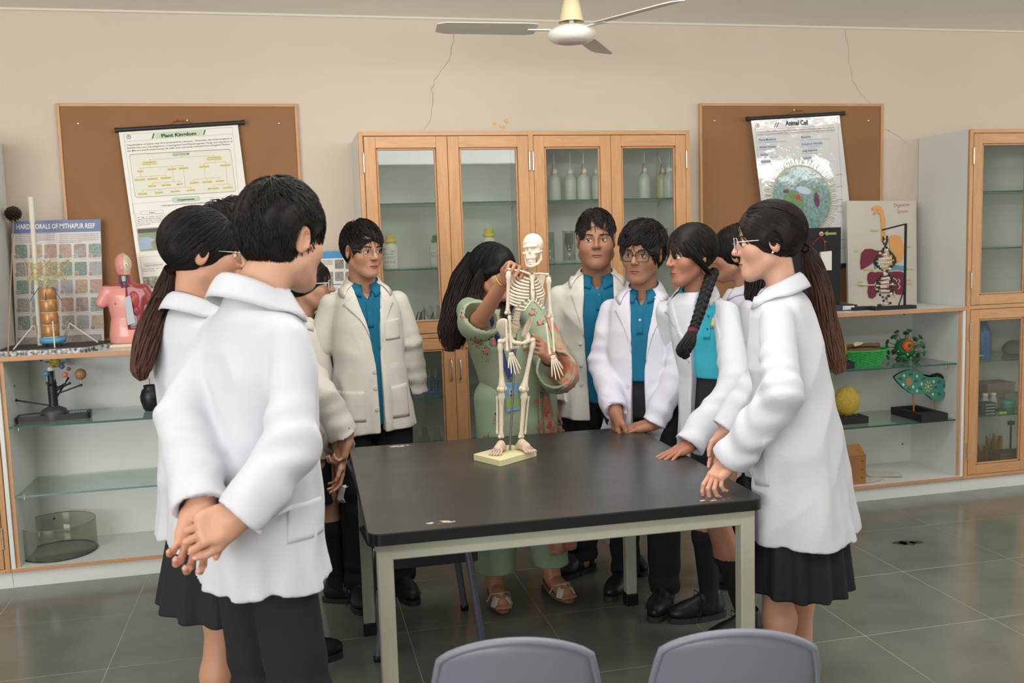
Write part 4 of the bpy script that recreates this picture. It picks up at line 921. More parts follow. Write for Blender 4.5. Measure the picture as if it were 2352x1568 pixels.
for nm, pp, rd, col_, ep, zc_, Y in plan:
    p = AY(*pp, Y); e = AY(*ep, Y); a = np.array([OC[0], OC[1], OC[2]+zc_]); m_ = mat('planet_%d' % col_[0], col_, .45, var=(60, .12), stretch=(1, 1, 3)); d = nrm((e-a)*np.array([1, 1, 0]))
    am = MB().tube([a+d*.018, e], .0042, 6).lathe([(.0062, -.006), (.0062, .006)], 10, e).build('planet_arm', mat('black_plastic'), r)
    MB().tube([e, p], .0012, 5).build('planet_rod', mat('steel'), am)
    pl = MB().sphere(p, rd, 18, 12).build('planet', m_, am)
    if nm == 'saturn': MB().lathe([(rd*1.2, -.0006), (rd*1.75, -.0006), (rd*1.75, .0006), (rd*1.2, .0006)], 28, p, R=roty(.12), cap=False).build('planet_ring', mat('ring', (170, 150, 90), .5), am)
glass_mat('smoke_glass', (240, 241, 236), refl=.5, rough=.03, base=.04, haze=.06, hazecol=(170, 172, 160))
bc = AY(138, 1262, -.25); bc = np.array([bc[0], -.25, .0985])
r = thing('glass_bowl', 'round straight-sided glass bowl on the bottom shelf', 'bowl', bc)
MB().lathe([(0, .003), (.165, .003), (.172, .010), (.172, .155)], 48, bc, cap=False).lathe([(.176, .155), (.176, .008), (.172, .0), (0, .0)], 48, bc, cap=False).build('bowl_wall', MATS['smoke_glass'], r)
MB().lathe([(.172, .155), (.174, .158), (.176, .155)], 48, bc, cap=False).build('rim', mat('glass_edge2', (120, 124, 112), .1), r)
MB().lathe([(.168, .0008), (.1766, .0008), (.1766, .0065), (.17, .0055)], 48, bc, cap=False).build('foot_ring', mat('bowl_foot', (52, 54, 40), .2), r)
c = AY(348, 935, -.22); MB().lathe([(0, 0), (.03, 0), (.038, .01), (.05, .05), (.052, .075), (.042, .105), (.03, .118), (.034, .13), (.031, .13), (.026, .118), (0, .03)], 24, (c[0], -.22, Z1)).build('round_vase', mat('black_plastic'), label='black rounded vase half hidden behind the ponytailed girl on glass shelf', cat='vase')
c0_, c1_ = AY(322, 868, -.0225), AY(345, 899, -.0225)
r = thing('socket_plate', 'small cream socket plate on the back panel of the open shelf', 'socket', ((c0_+c1_)/2))
MB().box(c0_[0], -.03, c1_[2], c1_[0], -.0225, c0_[2], .002).build('plate', mat('fan_white'), r); MB().box(c0_[0]+.015, -.033, c1_[2]+.02, c1_[0]-.015, -.03, c0_[2]-.02, .001).build('rocker', mat('white_plastic'), r)
# ------------------------------------------------------------------ blue-topped poster behind the boy
mat('poster_blue', (74, 146, 198), .45)
r = thing('poster_board', 'blue-topped poster board with creature photos behind the boy in wire glasses', 'poster', (AY(770, 800, -.1)[0], -.1, ST))
P = Sheet((690, 579), (832, 574), (694, 770), -.06); P.h = P.tl[2]-ST-.004; P.sheet('s', 6); zb_ = lambda x, y: (720+x/7.836, 560+y/7.836)
P.quad('blue', *zb_(-235, 150), *zb_(870, 240)); 
for i, t in enumerate(('well known small animals that live and', 'a representation of marine life', 'and shells and of things dwelling in', 'the caves and rocks of the reef')): P.text('soft', t, zb_(80, 306+i*26), zb_(345, 302+i*26), .0062, .004)
rr = random.Random(3)
for j, yy in enumerate((365, 583, 1270)):
    for i in range(-2, 4):
        if j == 0 and i < 2: continue
        x = 465+(i-2)*188; kk = 'abcdef'[(i*2+j*3) % 6]; P.pill(kk, *zb_(x-80, yy-80), *zb_(x+80, yy+80), .14, .0007)
        if rr.random() < .8: P.pill('abcdef'[(i+3) % 6], *zb_(x-45, yy-35), *zb_(x+40, yy+45), .45, .0012)
P.line('blue', zb_(-200, 742), zb_(500, 728), .006)
for i, yy in enumerate((800, 830, 1440, 1500, 1530)): P.text('soft', 'Name of animal', zb_(30 if i > 1 else 270, yy), zb_(130 if i > 1 else 420, yy-4), .005, .004)
P.finish(r, dict(s=('poster_sheet', mat('sheet_white')), blue=('title_band', mat('poster_blue')), soft=('small_print', mat('ink_soft')), **{k: ('creature_photo', m_) for k, m_ in zip('abcdef', pm)}))
def backing(r, P, m_, t=.012):
    A_, B_, D_, E_ = [P.S(u, v, -.0015) for u, v in ((0, 0), (P.w, 0), (P.w, P.h), (0, P.h))]; nb_ = -P.n*t
    bq = MB(); bq.add([A_, B_, D_, E_, A_+nb_, B_+nb_, D_+nb_, E_+nb_], [(0, 3, 2, 1), (4, 5, 6, 7), (0, 1, 5, 4), (1, 2, 6, 5), (2, 3, 7, 6), (3, 0, 4, 7)]); bq.build('backing_board', m_, r)
backing(r, P, mat('foam', (190, 180, 160), .8))
# ------------------------------------------------------------------ right shelf top
# digestive system board with raised foam organs
r = thing('poster_board', 'white digestive system board with raised coloured paper organs', 'poster', (AY(2025, 693, -.06)[0], -.06, ST))
P = Sheet((1945, 461), (2104, 461), (1949, 697), -.10); P.h = P.tl[2]-ST-.004; P.sheet('s', 4); zd = lambda x, y: (1600+x/s_2, 200+y/s_2); s_2 = 2033/752.
P.text('red', 'Digestive', zd(1226, 745), zd(1320, 738), .022, -.004); P.text('red', 'System', zd(1247, 782), zd(1313, 780), .022, -.004)
for t, x0, y0, x1 in (('Oesophagus', 1080, 896, 1125), ('Liver', 978, 1025, 1000), ('Gall bladder', 1038, 1140, 1100), ('Small', 1002, 1216, 1026), ('Intestine', 1000, 1240, 1034), ('Stomach', 1290, 996, 1325), ('Pancreas', 1300, 1134, 1345), ('Large', 1305, 1202, 1330), ('Intestine', 1304, 1226, 1335)):
    P.quad('tagp', *zd(x0-4, y0-14), *zd(x1+6, y0+5)); P.text('soft', t, zd(x0, y0), zd(x1, y0), .008, -.004)
P.finish(r, dict(s=('poster_sheet', mat('board_white', (206, 200, 188), .6)), red=('red_lettering', mat('marker_red', (186, 96, 90), .7)), tagp=('paper_label', mat('tag_cream', (206, 196, 160), .7)), soft=('label_lettering', mat('ink_soft'))))
backing(r, P, mat('board_white'), .016)
def organ(name, pts, m_, d=.008, lift=.001):
    U = [P.uv(*zd(*q)) for q in pts]; V = [P.S(u, v, lift) for u, v in U]
    mb = MB(); mb.prism([(u, -v) for u, v in U], P.tl+P.n*lift, P.ex, -P.ey, d); return mb.build(name, m_, r)
o_or, o_ma, o_bl = mat('foam_orange', (226, 164, 100), .7), mat('foam_maroon', (118, 42, 62), .7), mat('foam_blue', (96, 156, 178), .7)
organ('oesophagus', [(1083, 758), (1095, 742), (1118, 733), (1140, 742), (1156, 775), (1166, 830), (1168, 960), (1146, 960), (1144, 850), (1136, 790), (1128, 784), (1112, 782), (1098, 796), (1094, 786), (1108, 772), (1122, 768), (1118, 758), (1104, 760), (1090, 768)], o_or)
organ('stomach_shape', [(1190, 945), (1205, 922), (1232, 916), (1258, 924), (1275, 960), (1283, 1010), (1278, 1058), (1255, 1085), (1225, 1090), (1195, 1105), (1180, 1140), (1165, 1140), (1168, 1090), (1190, 1060), (1200, 1010)], o_or)
organ('liver_shape', [(1015, 1080), (1022, 1030), (1045, 1005), (1080, 1003), (1110, 1014), (1165, 1016), (1160, 1050), (1120, 1066), (1090, 1090), (1062, 1110), (1030, 1128), (1018, 1130)], o_ma)
organ('pancreas_shape', [(1180, 1108), (1220, 1100), (1255, 1108), (1288, 1110), (1288, 1138), (1250, 1130), (1215, 1135), (1180, 1140)], o_bl, .006); organ('gall_shape', [(1098, 1090), (1112, 1080), (1120, 1100), (1118, 1125), (1104, 1128)], o_bl, .006)
organ('large_intestine_shape', [(1062, 1160), (1075, 1148), (1090, 1146), (1104, 1152), (1120, 1146), (1180, 1150), (1230, 1144), (1262, 1144), (1285, 1155), (1292, 1200), (1288, 1280), (1262, 1288), (1200, 1278), (1115, 1275), (1106, 1300), (1088, 1312), (1068, 1306), (1060, 1270), (1066, 1220), (1058, 1190)], o_ma)
def cordp(pts): 
    q = [P.S(*P.uv(*zd(*p)), .012) for p in pts]; return q
MB().tube(cordp([(1000, 1222), (1050, 1228), (1095, 1228), (1110, 1210), (1150, 1208), (1190, 1196), (1215, 1185), (1235, 1200), (1230, 1228), (1180, 1226), (1130, 1232), (1100, 1245), (1110, 1262), (1160, 1258), (1215, 1268), (1230, 1300)]), .004, 6).build('white_cord', mat('cord_white', (220, 212, 196), .7), r)
MB().tube(cordp([(1245, 1190), (1255, 1205), (1244, 1220), (1256, 1238), (1244, 1254)]), .003, 6).build('white_cord', mat('cord_white'), r)
# black fold-out board
r = thing('display_board', 'black display board with red tubes, green arrow and white card', 'board', (AY(1890, 690, -.16)[0], -.14, ST))
a, b = AY(1846, 524, -.16), AY(1930, 524, -.16); a2 = AY(1800, 524, -.16)
MB().box(a2[0], -.168, ST, b[0], -.16, a[2], .001).box(b[0]-.008, -.160, ST, b[0], -.09, a[2], .001).build('panel', mat('black_card'), r)
c0_, c1_ = AY(1882.5, 577, -.168), AY(1906.5, 620, -.168)
MB().prism([(c0_[0], c0_[2]-.004), (c1_[0], c0_[2]), (c1_[0], c1_[2]), (c0_[0], c1_[2])], (0, -.1682, 0), (1, 0, 0), (0, 0, 1), .018).build('white_card', mat('white_paper'), r)
q = lambda x, y, yy=-.17: AY(x, y, yy)
MB().prism([(v[0], v[2]) for v in (q(1893, 536), q(1901, 530), q(1901, 534), q(1921, 533.5), q(1921, 538.5), q(1901, 539), q(1901, 542))], (0, -.1685, 0), (1, 0, 0), (0, 0, 1), .002).build('green_arrow', mat('arrow_green', (150, 170, 96), .7), r)
MB().lathe([(0, 0), (.0135, 0), (.0135, .004), (0, .004)], 20, q(1886, 537, -.1682), R=rotx(pi/2)).build('disc', mat('disc_pink', (226, 200, 184), .6), r)
MB().lathe([(0, 0), (.007, 0), (.007, .002), (0, .002)], 14, q(1886, 537.5, -.1725), R=rotx(pi/2)).build('disc_heart', mat('disc_red', (176, 70, 66), .6), r)
MB().tube([q(1866, 563), q(1870, 556), q(1878, 548), q(1885, 545), q(1891, 549), q(1894, 560), q(1895, 576)], .0018, 6).build('red_tube', mat('tube_red', (170, 52, 56), .4), r)
for x, y in ((1853, 534), (1896, 555)): MB().prism([(v[0], v[2]) for v in (q(x-2.5, y-3), q(x+3, y-.5), q(x-2, y+3))], (0, -.1685, 0), (1, 0, 0), (0, 0, 1), .002).build('arrow_tip', mat('disc_red'), r)
r = thing('flat_box', 'small flat black box with white label beside the beaded helix', 'box', (AY(1940, 705, -.30)[0], -.3, ST)); c = AY(1942, 703, -.33)
MB().box(-.075, -.05, 0, .08, .05, .034, .003, c=(c[0], -.28, ST), R=rotz(-.12)).build('box_body', mat('box_blue', (44, 48, 58), .5), r)
lb_ = MB().box(-.01, -.0512, .006, .06, -.0502, .028, c=(c[0], -.28, ST), R=rotz(-.12)).build('label', mat('white_paper'), r)
tx = MB(); Rz = rotz(-.12)
for i, t in enumerate(('Made by : Class', 'Class : X science')): text_on(tx, t, np.array([c[0], -.28, ST])+Rz@np.array([-.007, -.0513, .0185-i*.009]), np.array([c[0], -.28, ST])+Rz@np.array([.05, -.0513, .0185-i*.009]), .0052, np.array([0, 0, 1.]), Rz@np.array([0, -1., 0]), .0004, .01)
tx.build('lettering', mat('ink'), lb_)
MB().prism([(c[0]-.09, ST+.002), (c[0]-.075, ST+.002), (c[0]-.075, ST+.032), (c[0]-.09, ST+.032)], (0, -.33, 0), (1, 0, 0), (0, 0, 1), -.006).build('green_tab', mat('arrow_green'), r)
# beaded double helix
r = thing('helix_model', 'beaded double helix model hanging from a black stand', 'model', (AY(2050, 708, -.34)[0], -.34, ST))
a, b = AY(2005, 712, -.40), AY(2101, 706, -.40)
MB().box(a[0], -.42, ST, b[0], -.36, ST+.02, .002).box(a[0]-.1, -.36, ST, a[0]+.06, -.30, ST+.018, .002).build('base', mat('black_card'), r)
pp = AY(2078, 700, -.38); pt = AY(2078, 513, -.38); ae = AY(2026, 528, -.36)
MB().box(pp[0]-.006, -.386, ST+.02, pp[0]+.006, -.374, pt[2], .0015).tube([(pp[0]-.003, -.38, pt[2]-.004), ae], .005, 6).tube([(pp[0]-.002, -.38, ST+.12), (pp[0]-.04, -.38, ST+.022)], .004, 6).build('stand', mat('black_card'), r)
hx0, hz1, hz0 = AY(2031, 545, -.36)[0], AY(2031, 545, -.36)[2], ST+.032
mat('bead_black', (40, 44, 30), .3); mat('bead_white', (222, 212, 200), .25, spec=.7); mat('bead_amber', (196, 150, 64), .3); bb = {'bead_black': MB(), 'bead_white': MB(), 'bead_amber': MB()}
nr = 17; rr = random.Random(2); beads = []
for i in range(nr):
    f = i/(nr-1); z = hz0+(hz1-hz0)*f; rad = .065*min(1, .18+2.3*(1-f))*(1-.35*math.exp(-((f-.28)/.08)**2)); t = f*2*pi*1.25+.5
    p, q_ = np.array([hx0+.01+rad*cos(t), -.355+rad*.8*sin(t), z]), np.array([hx0+.01-rad*cos(t), -.355-rad*.8*sin(t), z-.006*cos(t)])
    cols = ['bead_black', 'bead_amber' if i % 3 == 0 else 'bead_white', 'bead_white', 'bead_white', 'bead_amber' if i % 4 == 0 else 'bead_white', 'bead_black']; m_ = max(2, int(rad*2/.0145)+1)
    beads.append((p, 'bead_black')); beads.append((q_, 'bead_black'))
    for j in range(1, m_): beads.append((p+(q_-p)*j/m_, cols[min(5, int(j/m_*6))]))
    if i: 
        for A_, B_ in ((p, lp), (q_, lq)): beads.append(((A_+B_)/2, 'bead_black' if rr.random() < .6 else 'bead_white'))
    lp, lq = p, q_
for kname in bb:
    m0 = None
    for p, kk in beads:
        if kk != kname: continue
        if m0 is None: o_ = MB().sphere((0, 0, 0), .0078, 8, 6).build('bead', MATS[kname], r, off=(0, 0, 0)); m0 = o_.data
        else: o_ = bpy.data.objects.new('bead', m0); C.objects.link(o_); o_.parent = r
        o_.location = tuple(np.array(p)-np.array(r['_o']))
MB().tube([ae, (hx0+.01, -.357, hz1+.012)], .0012, 5).build('hanging_thread', mat('string'), r)
# ------------------------------------------------------------------ right open shelf
ZG1, ZG2 = .7802, .4422
mat('basket_green', (38, 168, 74), .45); mat('twig', (112, 92, 62), .8, var=(60, .3))
bc = AY(1983, 836, -.27); bc = np.array([bc[0]-.02, -.27, ZG1])
r = thing('basket', 'green woven basket holding a bundle of brown twigs', 'basket', bc)
bm_ = MB(); A0, B0, A1, B1, Hb = .13, .08, .165, .105, .085
nS = 36
for i in range(nS):
    t = 2*pi*i/nS; bm_.tube([bc+np.array([(A0+(A1-A0)*f)*cos(t), (B0+(B1-B0)*f)*sin(t), .004+Hb*f]) for f in (0, .5, 1)], .0028, 5)
bm_.build('basket_stakes', mat('basket_green'), r)
wv = MB()
for j in range(12):
    f = j/11; pts = []
    for i in range(nS*2):
        t = 2*pi*i/(nS*2); off_ = .0035*(1 if (i//2+j) % 2 else -1)*(1 if i % 2 == 0 else .2); pts.append(bc+np.array([(A0+(A1-A0)*f+off_)*cos(t), (B0+(B1-B0)*f+off_)*sin(t), .006+Hb*f]))
    wv.tube(pts, .003, 5, closed=True)
wv.build('basket_weave', mat('basket_green'), r, kind='stuff')
MB().lathe([(0, 0), (A0, 0), (A0, .004), (0, .004)], 32, bc, scale=(1, B0/A0)).build('basket_bottom', mat('basket_green'), r)
MB().tube([bc+np.array([A1*1.01*cos(2*pi*i/40), B1*1.01*sin(2*pi*i/40), Hb+.006]) for i in range(40)], .0055, 6, closed=True).build('basket_rim', mat('basket_green'), r)
rr = random.Random(9); m_ = mat('twig'); bu = thing('twig_bundle', 'bundle of brown twigs and bark lying in the green basket', 'bundle', bc+np.array([0, 0, .05]))
for i in range(14):
    y_ = rr.uniform(-.055, .055); zt = .095+rr.uniform(-.03, .022)-abs(y_)*.35; MB().tube([bc+np.array([-.135+rr.uniform(0, .02), y_, zt+.002]), bc+np.array([0, y_+rr.uniform(-.01, .01), zt+.004]), bc+np.array([.135-rr.uniform(0, .02), y_, zt])], rr.uniform(.008, .013), 7).build('twig', m_, bu)
MB().prism([(-.05, .0), (-.01, .012), (.02, .03), (-.03, .04), (-.055, .025)], bc+np.array([-.02, -.05, .118]), (1, 0, 0), (0, .5, .6), .002).build('dry_leaf', mat('leaf_dry', (200, 182, 150), .8), bu)
# virus model
vc = AY(2079, 800, -.24)
r = thing('virus_model', 'green virus model with disc spikes and an open orange core', 'model', (vc[0], vc[1], ZG1)); mat('virus_green', (28, 108, 54), .5, var=(30, .1)); mat('virus_dark', (24, 84, 46), .5); mat('virus_orange', (206, 104, 50), .6, var=(60, .25))
V, Q = surf(lambda p: np.maximum(ball((0, 0, 0), .062)(p), -ball((-.022, -.052, .028), .038)(p)), (-.08, -.08, -.08), (.08, .08, .08), .006)
raw('virus_shell', V+vc-np.array(r['_o']), Q, [], mat('virus_green'), r, tuple(r['_o']))
MB().sphere(vc+np.array([-.016, -.040, .022]), .032, 14, 10).build('core', mat('virus_orange'), r); MB().sphere(vc+np.array([-.02, -.072, .028]), .011, 12, 8).build('nucleus', mat('virus_green'), r)
rr = random.Random(12); fl = MB()
for i in range(22):
    t = 2*pi*i/22; d = nrm([cos(t)*.9, 0, sin(t)]); b_ = np.array([-.02, -.054, .03]); u_ = np.array([cos(t), 0, sin(t)]); fl.tube([vc+b_+u_*.03, vc+b_+u_*.042+np.array([0, -.01, 0])], [.004, .001], 5)
fl.build('core_fringe', mat('virus_orange'), r)
for i in range(30):
    g = i*2.39996; zz = 1-2*(i+.5)/30; q_ = sqrt(1-zz*zz); d = np.array([q_*cos(g), q_*sin(g), zz])
    if nrm([-.4, -.9, .45])@d > .72: continue
    L_ = .112 if d[2] > -.8 else .1
    if d[2] < -.55: L_ = min(L_, (vc[2]-ZG1-.012)/abs(d[2]))
    sp = MB().tube([vc+d*.06, vc+d*(L_-.006)], .0022, 5).build('spike', mat('virus_dark'), r)
    MB().sphere(vc+d*L_, .0175, 10, 6, (1, 1, .45), R=np.stack([nrm(np.cross(d, [.3, .2, .9])), nrm(np.cross(d, np.cross(d, [.3, .2, .9]))), d], 1)).build('spike_disc', mat('virus_dark' if i % 2 else 'virus_green'), sp)
for i in range(16):
    g = i*2.39996+.7; zz = .9-1.8*(i+.5)/16; q_ = sqrt(1-zz*zz); d = np.array([q_*cos(g), -abs(q_*sin(g)), zz]); 
    if nrm([-.4, -.9, .45])@d > .75: continue
    MB().sphere(vc+d*.065, .0045, 8, 6).build('white_bead', mat('bead_white'), r)
# yellow bristly domes on black bases (two)
mat('dome_yellow', (186, 158, 62), .7, var=(160, .3), bump=(200, .5, .002))
def dome(label, cpx, Y, zsh, bw, rad, fl_=1.0):
    c = AY(cpx[0], cpx[1], Y); r = thing('bristle_model', label, 'model', (c[0], Y, zsh)); rr = random.Random(8)
    MB().box(-bw, -.055, 0, bw*.8, .055, .04, .003, c=(c[0], Y, zsh), R=rotz(-.06)).build('base', mat('black_card'), r)
    MB().sphere(c, 1, 20, 14, (rad, rad*.6, rad*1.08)).build('dome', mat('dome_yellow'), r)
    h = MB()
    for i in range(260):
        d = nrm([rr.gauss(0, 1), rr.gauss(0, 1), rr.gauss(0, 1)]); p = c+d*np.array([rad, rad*.6, rad*1.08]); h.tube([p, p+d*rr.uniform(.008, .02)], [.0009, .0003], 3, caps=False)
    h.build('bristles', mat('bristle', (198, 176, 70), .7), r, kind='stuff')
    MB().tube([(c[0], Y, zsh+.035), (c[0], Y, c[2]-rad*.8)], .006, 6).tube([(c[0]+.05, Y-.02, zsh+.04), (c[0]+.05, Y-.02, zsh+.055)], .0015, 5).build('stem', mat('twig'), r)
dome('yellow bristly ball on black base on the middle glass shelf', (1945, 921), -.30, ZG2, .14, .082)
dome('yellow bristly ball on black base beside the green basket', (1925, 800), -.33, ZG1, .095, .05)
# paramecium board
bc = AY(2110, 950, -.27); r = thing('cell_board', 'teal slipper-shaped cell board with yellow star on two sticks', 'model', (bc[0], -.27, ZG2)); s_4 = 2352/360.; zp = lambda x, y, Y=-.27: AY(1840+x/s_4, 800+y/s_4, Y)
corners = [AZ(1840+x/s_4, 800+y/s_4, ZG2+.045) for x, y in ((1345, 878), (1810, 1000), (2205, 968), (1740, 840))]
cA, cB, cD = corners[0], corners[1], corners[2]; cE = cA+cD-cB
fr_ = MB(); base = [cA, cB, cD, cE]; cen = sum(base)/4; inn = [cen+(p-cen)*.55-(cB-cA)*.06 for p in base]
for i in range(4):
    j = (i+1) % 4; dn = np.array([0, 0, -.0445]); A_ = [base[i], base[j], inn[j], inn[i]]; V = A_+[p+dn for p in A_]; fr_.add(V, [(0, 1, 2, 3), (7, 6, 5, 4), (0, 4, 5, 1), (1, 5, 6, 2), (2, 6, 7, 3), (3, 7, 4, 0)])
fr_.build('base', mat('black_card'), r); fl_ = MB(); fl_.add([p+np.array([0, 0, -.036]) for p in inn], [(0, 1, 2, 3)]); fl_.build('base_floor', mat('floor_grey', (150, 150, 136), .8), r)
out = [(1396, 434), (1440, 395), (1510, 355), (1580, 328), (1640, 319), (1710, 328), (1770, 352), (1830, 398), (1890, 424), (1950, 432), (2020, 424), (2080, 432), (2140, 468), (2180, 510), (2200, 548), (2204, 580), (2150, 592), (2100, 604), (2140, 640), (2180, 676), (2130, 740), (2080, 775), (2030, 782), (1970, 765), (1920, 725), (1870, 685), (1820, 680), (1760, 686), (1690, 686), (1620, 655), (1550, 605), (1480, 540), (1430, 480)]
Yb = -.34; e = MB(); PT = [(zp(x, y, Yb)[0], zp(x, y, Yb)[2]) for x, y in out]; mat('teal_board', (66, 132, 112), .7, var=(8, .05)); cxz = np.mean(PT, axis=0)
e.prism([tuple(cxz+(np.array(p)-cxz)*1.012) for p in PT], (0, Yb+.001, 0), (1, 0, 0), (0, 0, 1), -.012).build('rim', mat('black_card'), r)
MB().prism(PT, (0, Yb+.001, 0), (1, 0, 0), (0, 0, 1), .003).build('panel', mat('teal_board'), r)
MB().prism([(zp(x, y, Yb)[0], zp(x, y, Yb)[2]) for x, y in ((1690, 375), (1830, 410), (1930, 440), (1990, 390), (2070, 370), (2130, 390), (2180, 450), (2205, 540), (2190, 560), (2150, 470), (2080, 425), (1990, 430), (1900, 425), (1800, 385))], (0, Yb+.014, 0), (1, 0, 0), (0, 0, 1), -.004).build('back_flap', mat('black_card'), r)
def sp_(name, x, y, rx, ry, m_, a=0, d=.0015, yo=.0021):
    c = zp(x, y, Yb-yo); k_ = 1/s_4*4.95/2180; n = 14; MB().prism([(c[0]+rx*k_*cos(2*pi*i/n)*cos(a)-ry*k_*sin(2*pi*i/n)*sin(a), c[2]+rx*k_*cos(2*pi*i/n)*sin(a)+ry*k_*sin(2*pi*i/n)*cos(a)) for i in range(n)], (0, Yb-yo, 0), (1, 0, 0), (0, 0, 1), d).build(name, m_, r)
mw, md, mo, my = mat('spot_white', (208, 208, 198), .7), mat('spot_dark', (40, 98, 84), .7), mat('spot_orange', (200, 108, 84), .7), mat('spot_yellow', (212, 186, 78), .7)
for x, y in ((1544, 408), (1738, 416), (1532, 544), (1681, 576), (1738, 636), (1808, 533), (1988, 496), (1976, 688)): sp_('spot', x, y, 19, 25, mw, .2)
for x, y, a in ((1645, 390, .2), (1495, 455, -.5), (1720, 490, .1), (1835, 455, .3), (1620, 605, -.6), (1790, 600, -.6), (2070, 500, .5), (2020, 585, .1), (2070, 680, -.6)): sp_('leaf_spot', x, y, 44, 22, md, a)
sp_('nucleus_ring', 1613, 497, 52, 70, mo, .2); sp_('nucleus_core', 1615, 500, 28, 40, mat('spot_olive', (140, 130, 60), .7), .2, .001, .0037); sp_('blue_spot', 2138, 555, 30, 22, mat('spot_blue', (58, 90, 140), .7))
sp_('star_core', 1907, 572, 18, 26, my, 0)
for i in range(8): t = i*pi/4+.3; sp_('star_ray', 1907+cos(t)*43, 572-sin(t)*66, 26, 9, my, t)
for (x0, y0), (x1, y1) in (((1692, 690), (1692, 850)), ((2008, 785), (2008, 945))):
    a = zp(x0, y0, Yb+.008); MB().tube([a+np.array([0, 0, .03]), (a[0], a[1], ZG2+.03)], .0045, 8).build('stick', mat('stick2', (170, 108, 62), .7), r)
# cardboard box and papers on the bottom
zb2 = .0985; mat('carton', (152, 104, 60), .85, var=(4, .06)); r0 = AY(1950, 1112, -.36)
r = thing('cardboard_box', 'open brown cardboard carton on the bottom shelf behind the long coat', 'box', (r0[0], -.33, zb2)); cx = AY(1966, 1105, -.40)[0]
b = MB(); x0, x1, y0, y1, h_ = cx-.26, cx+.045, -.43, -.2, .17
for v in ((x0, y0, x1, y0+.006), (x0, y1-.006, x1, y1), (x0, y0+.006, x0+.006, y1-.006), (x1-.006, y0+.006, x1, y1-.006)): b.box(v[0], v[1], zb2+.001, v[2], v[3], zb2+h_)
b.box(x0+.006, y0+.006, zb2+.001, x1-.006, y1-.006, zb2+.007).build('box_body', mat('carton'), r)
MB().prism([(0, 0), (x1-x0, 0), (x1-x0-.02, .08), (.02, .08)], (x0, y0+.002, zb2+h_), (1, 0, 0), (0, .5, .75), .003).prism([(0, 0), (y1-y0, 0), (y1-y0-.02, .07), (.02, .07)], (x1-.003, y0, zb2+h_), (0, 1, 0), (-.6, 0, .55), -.003).build('flap', mat('carton'), r)
for i in range(3): MB().box(x1-.03, y0-.0008, zb2+.035+i*.05, x1-.016, y0, zb2+.039+i*.05, R=None).build('staple', mat('gap'), r)
rr = random.Random(6); mp_ = mat('paper_grey', (206, 202, 190), .8)
for i, (px, py, w, h2, a, lb) in enumerate(((2030, 1088, .2, .15, -.5, 'large loose paper sheet with curled corner beside the cardboard carton'), (1998, 1102, .13, .09, .2, 'small loose paper scrap touching the cardboard carton'))):
    c = AZ(px, py, zb2+.003); n = 8; V = []; ca, sa = cos(a), sin(a)
    for j in range(n+1):
        for k_ in range(n+1):
            u, v = (k_/n-.5)*w, (j/n-.5)*h2; V.append((c[0]+u*ca-v*sa, c[1]+u*sa+v*ca, zb2+.0012+i*.0008+.02*max(0, k_/n-.75)**1.5*4*(1-j/n)+.002*(1+sin(u*40))))
    m = MB(); m.add(V, [(j*(n+1)+k_, j*(n+1)+k_+1, (j+1)*(n+1)+k_+1, (j+1)*(n+1)+k_) for j in range(n) for k_ in range(n)], True); m.build('paper_sheet', mp_, label=lb, cat='paper')
# ------------------------------------------------------------------ centre cabinet contents
mat('bottle_milk', (222, 226, 220), .35, trans=.35, spec=.5); mat('nozzle_red', (196, 72, 70), .5); mat('bottle_yellowish', (200, 196, 150), .35, trans=.3); mat('cap_yellow', (222, 190, 44), .4); mat('cap_green', (56, 120, 84), .4); mat('bottle_white', (214, 212, 202), .4)
def wash_bottle(label, px, py, Y, z, bend, red=True, m_='bottle_milk', h=.15, group=None):
    c = AY(px, py, Y); c = np.array([c[0], Y, z]); r = thing('wash_bottle', label, 'bottle', c, group)
    MB().lathe([(0, 0), (.033, 0), (.035, .004), (.035, h*.68), (.031, h*.82), (.02, h*.93), (.016, h)], 20, c).build('bottle_body', mat(m_), r)
    MB().lathe([(.0185, h), (.0185, h+.018), (.008, h+.024), (.005, h+.035)], 14, c).build('cap', mat('white_plastic'), r)
    pts = [c+np.array([0, 0, h+.03])]+[c+np.array([bend*f, -.01*f, h+.03+.085*(f*(2-f)) if abs(bend) < .04 else h+.03+.07*sin(pi*min(f*.9, 1))]) for f in (.3, .6, .85, 1.0)]
    n_ = MB().tube(pts, [.0045, .004, .0035, .003, .0022], 8).build('nozzle', mat('bottle_milk'), r)
    if red: p = c+np.array([-.022 if bend <= .03 else bend+.004, -.024, h+.002]); MB().tube([p+np.array([0, 0, -.012]), p+np.array([.012, 0, .045])], [.0045, .003], 6).build('red_tip', mat('nozzle_red'), r)
u1 = 1.7883
for lb, px, py, Y, bend, red, m_, h in (('translucent wash bottle, first on the left of the top shelf', 1274, 451, -.24, -.004, True, 'bottle_milk', .15), ('translucent wash bottle with straight nozzle and no red tip, second on the top shelf', 1311, 450, -.22, .0, False, 'bottle_milk', .15), ('translucent wash bottle, third from the left on the top shelf', 1341, 451, -.26, .003, True, 'bottle_milk', .15), ('translucent wash bottle half hidden by the third door frame', 1373, 450, -.24, .003, False, 'bottle_milk', .15),
        ('translucent wash bottle with red tip alone in the rightmost upper door', 1480, 448, -.26, .002, True, 'bottle_milk', .15), ('yellowish wash bottle with long curved nozzle on the top shelf', 1521, 447, -.2, -.05, True, 'bottle_yellowish', .15), ('translucent wash bottle at the right end of the top shelf', 1538, 447, -.25, .0, False, 'bottle_milk', .15)): wash_bottle(lb, px, py, Y, u1, bend, red, m_, h)
u2 = 1.4533
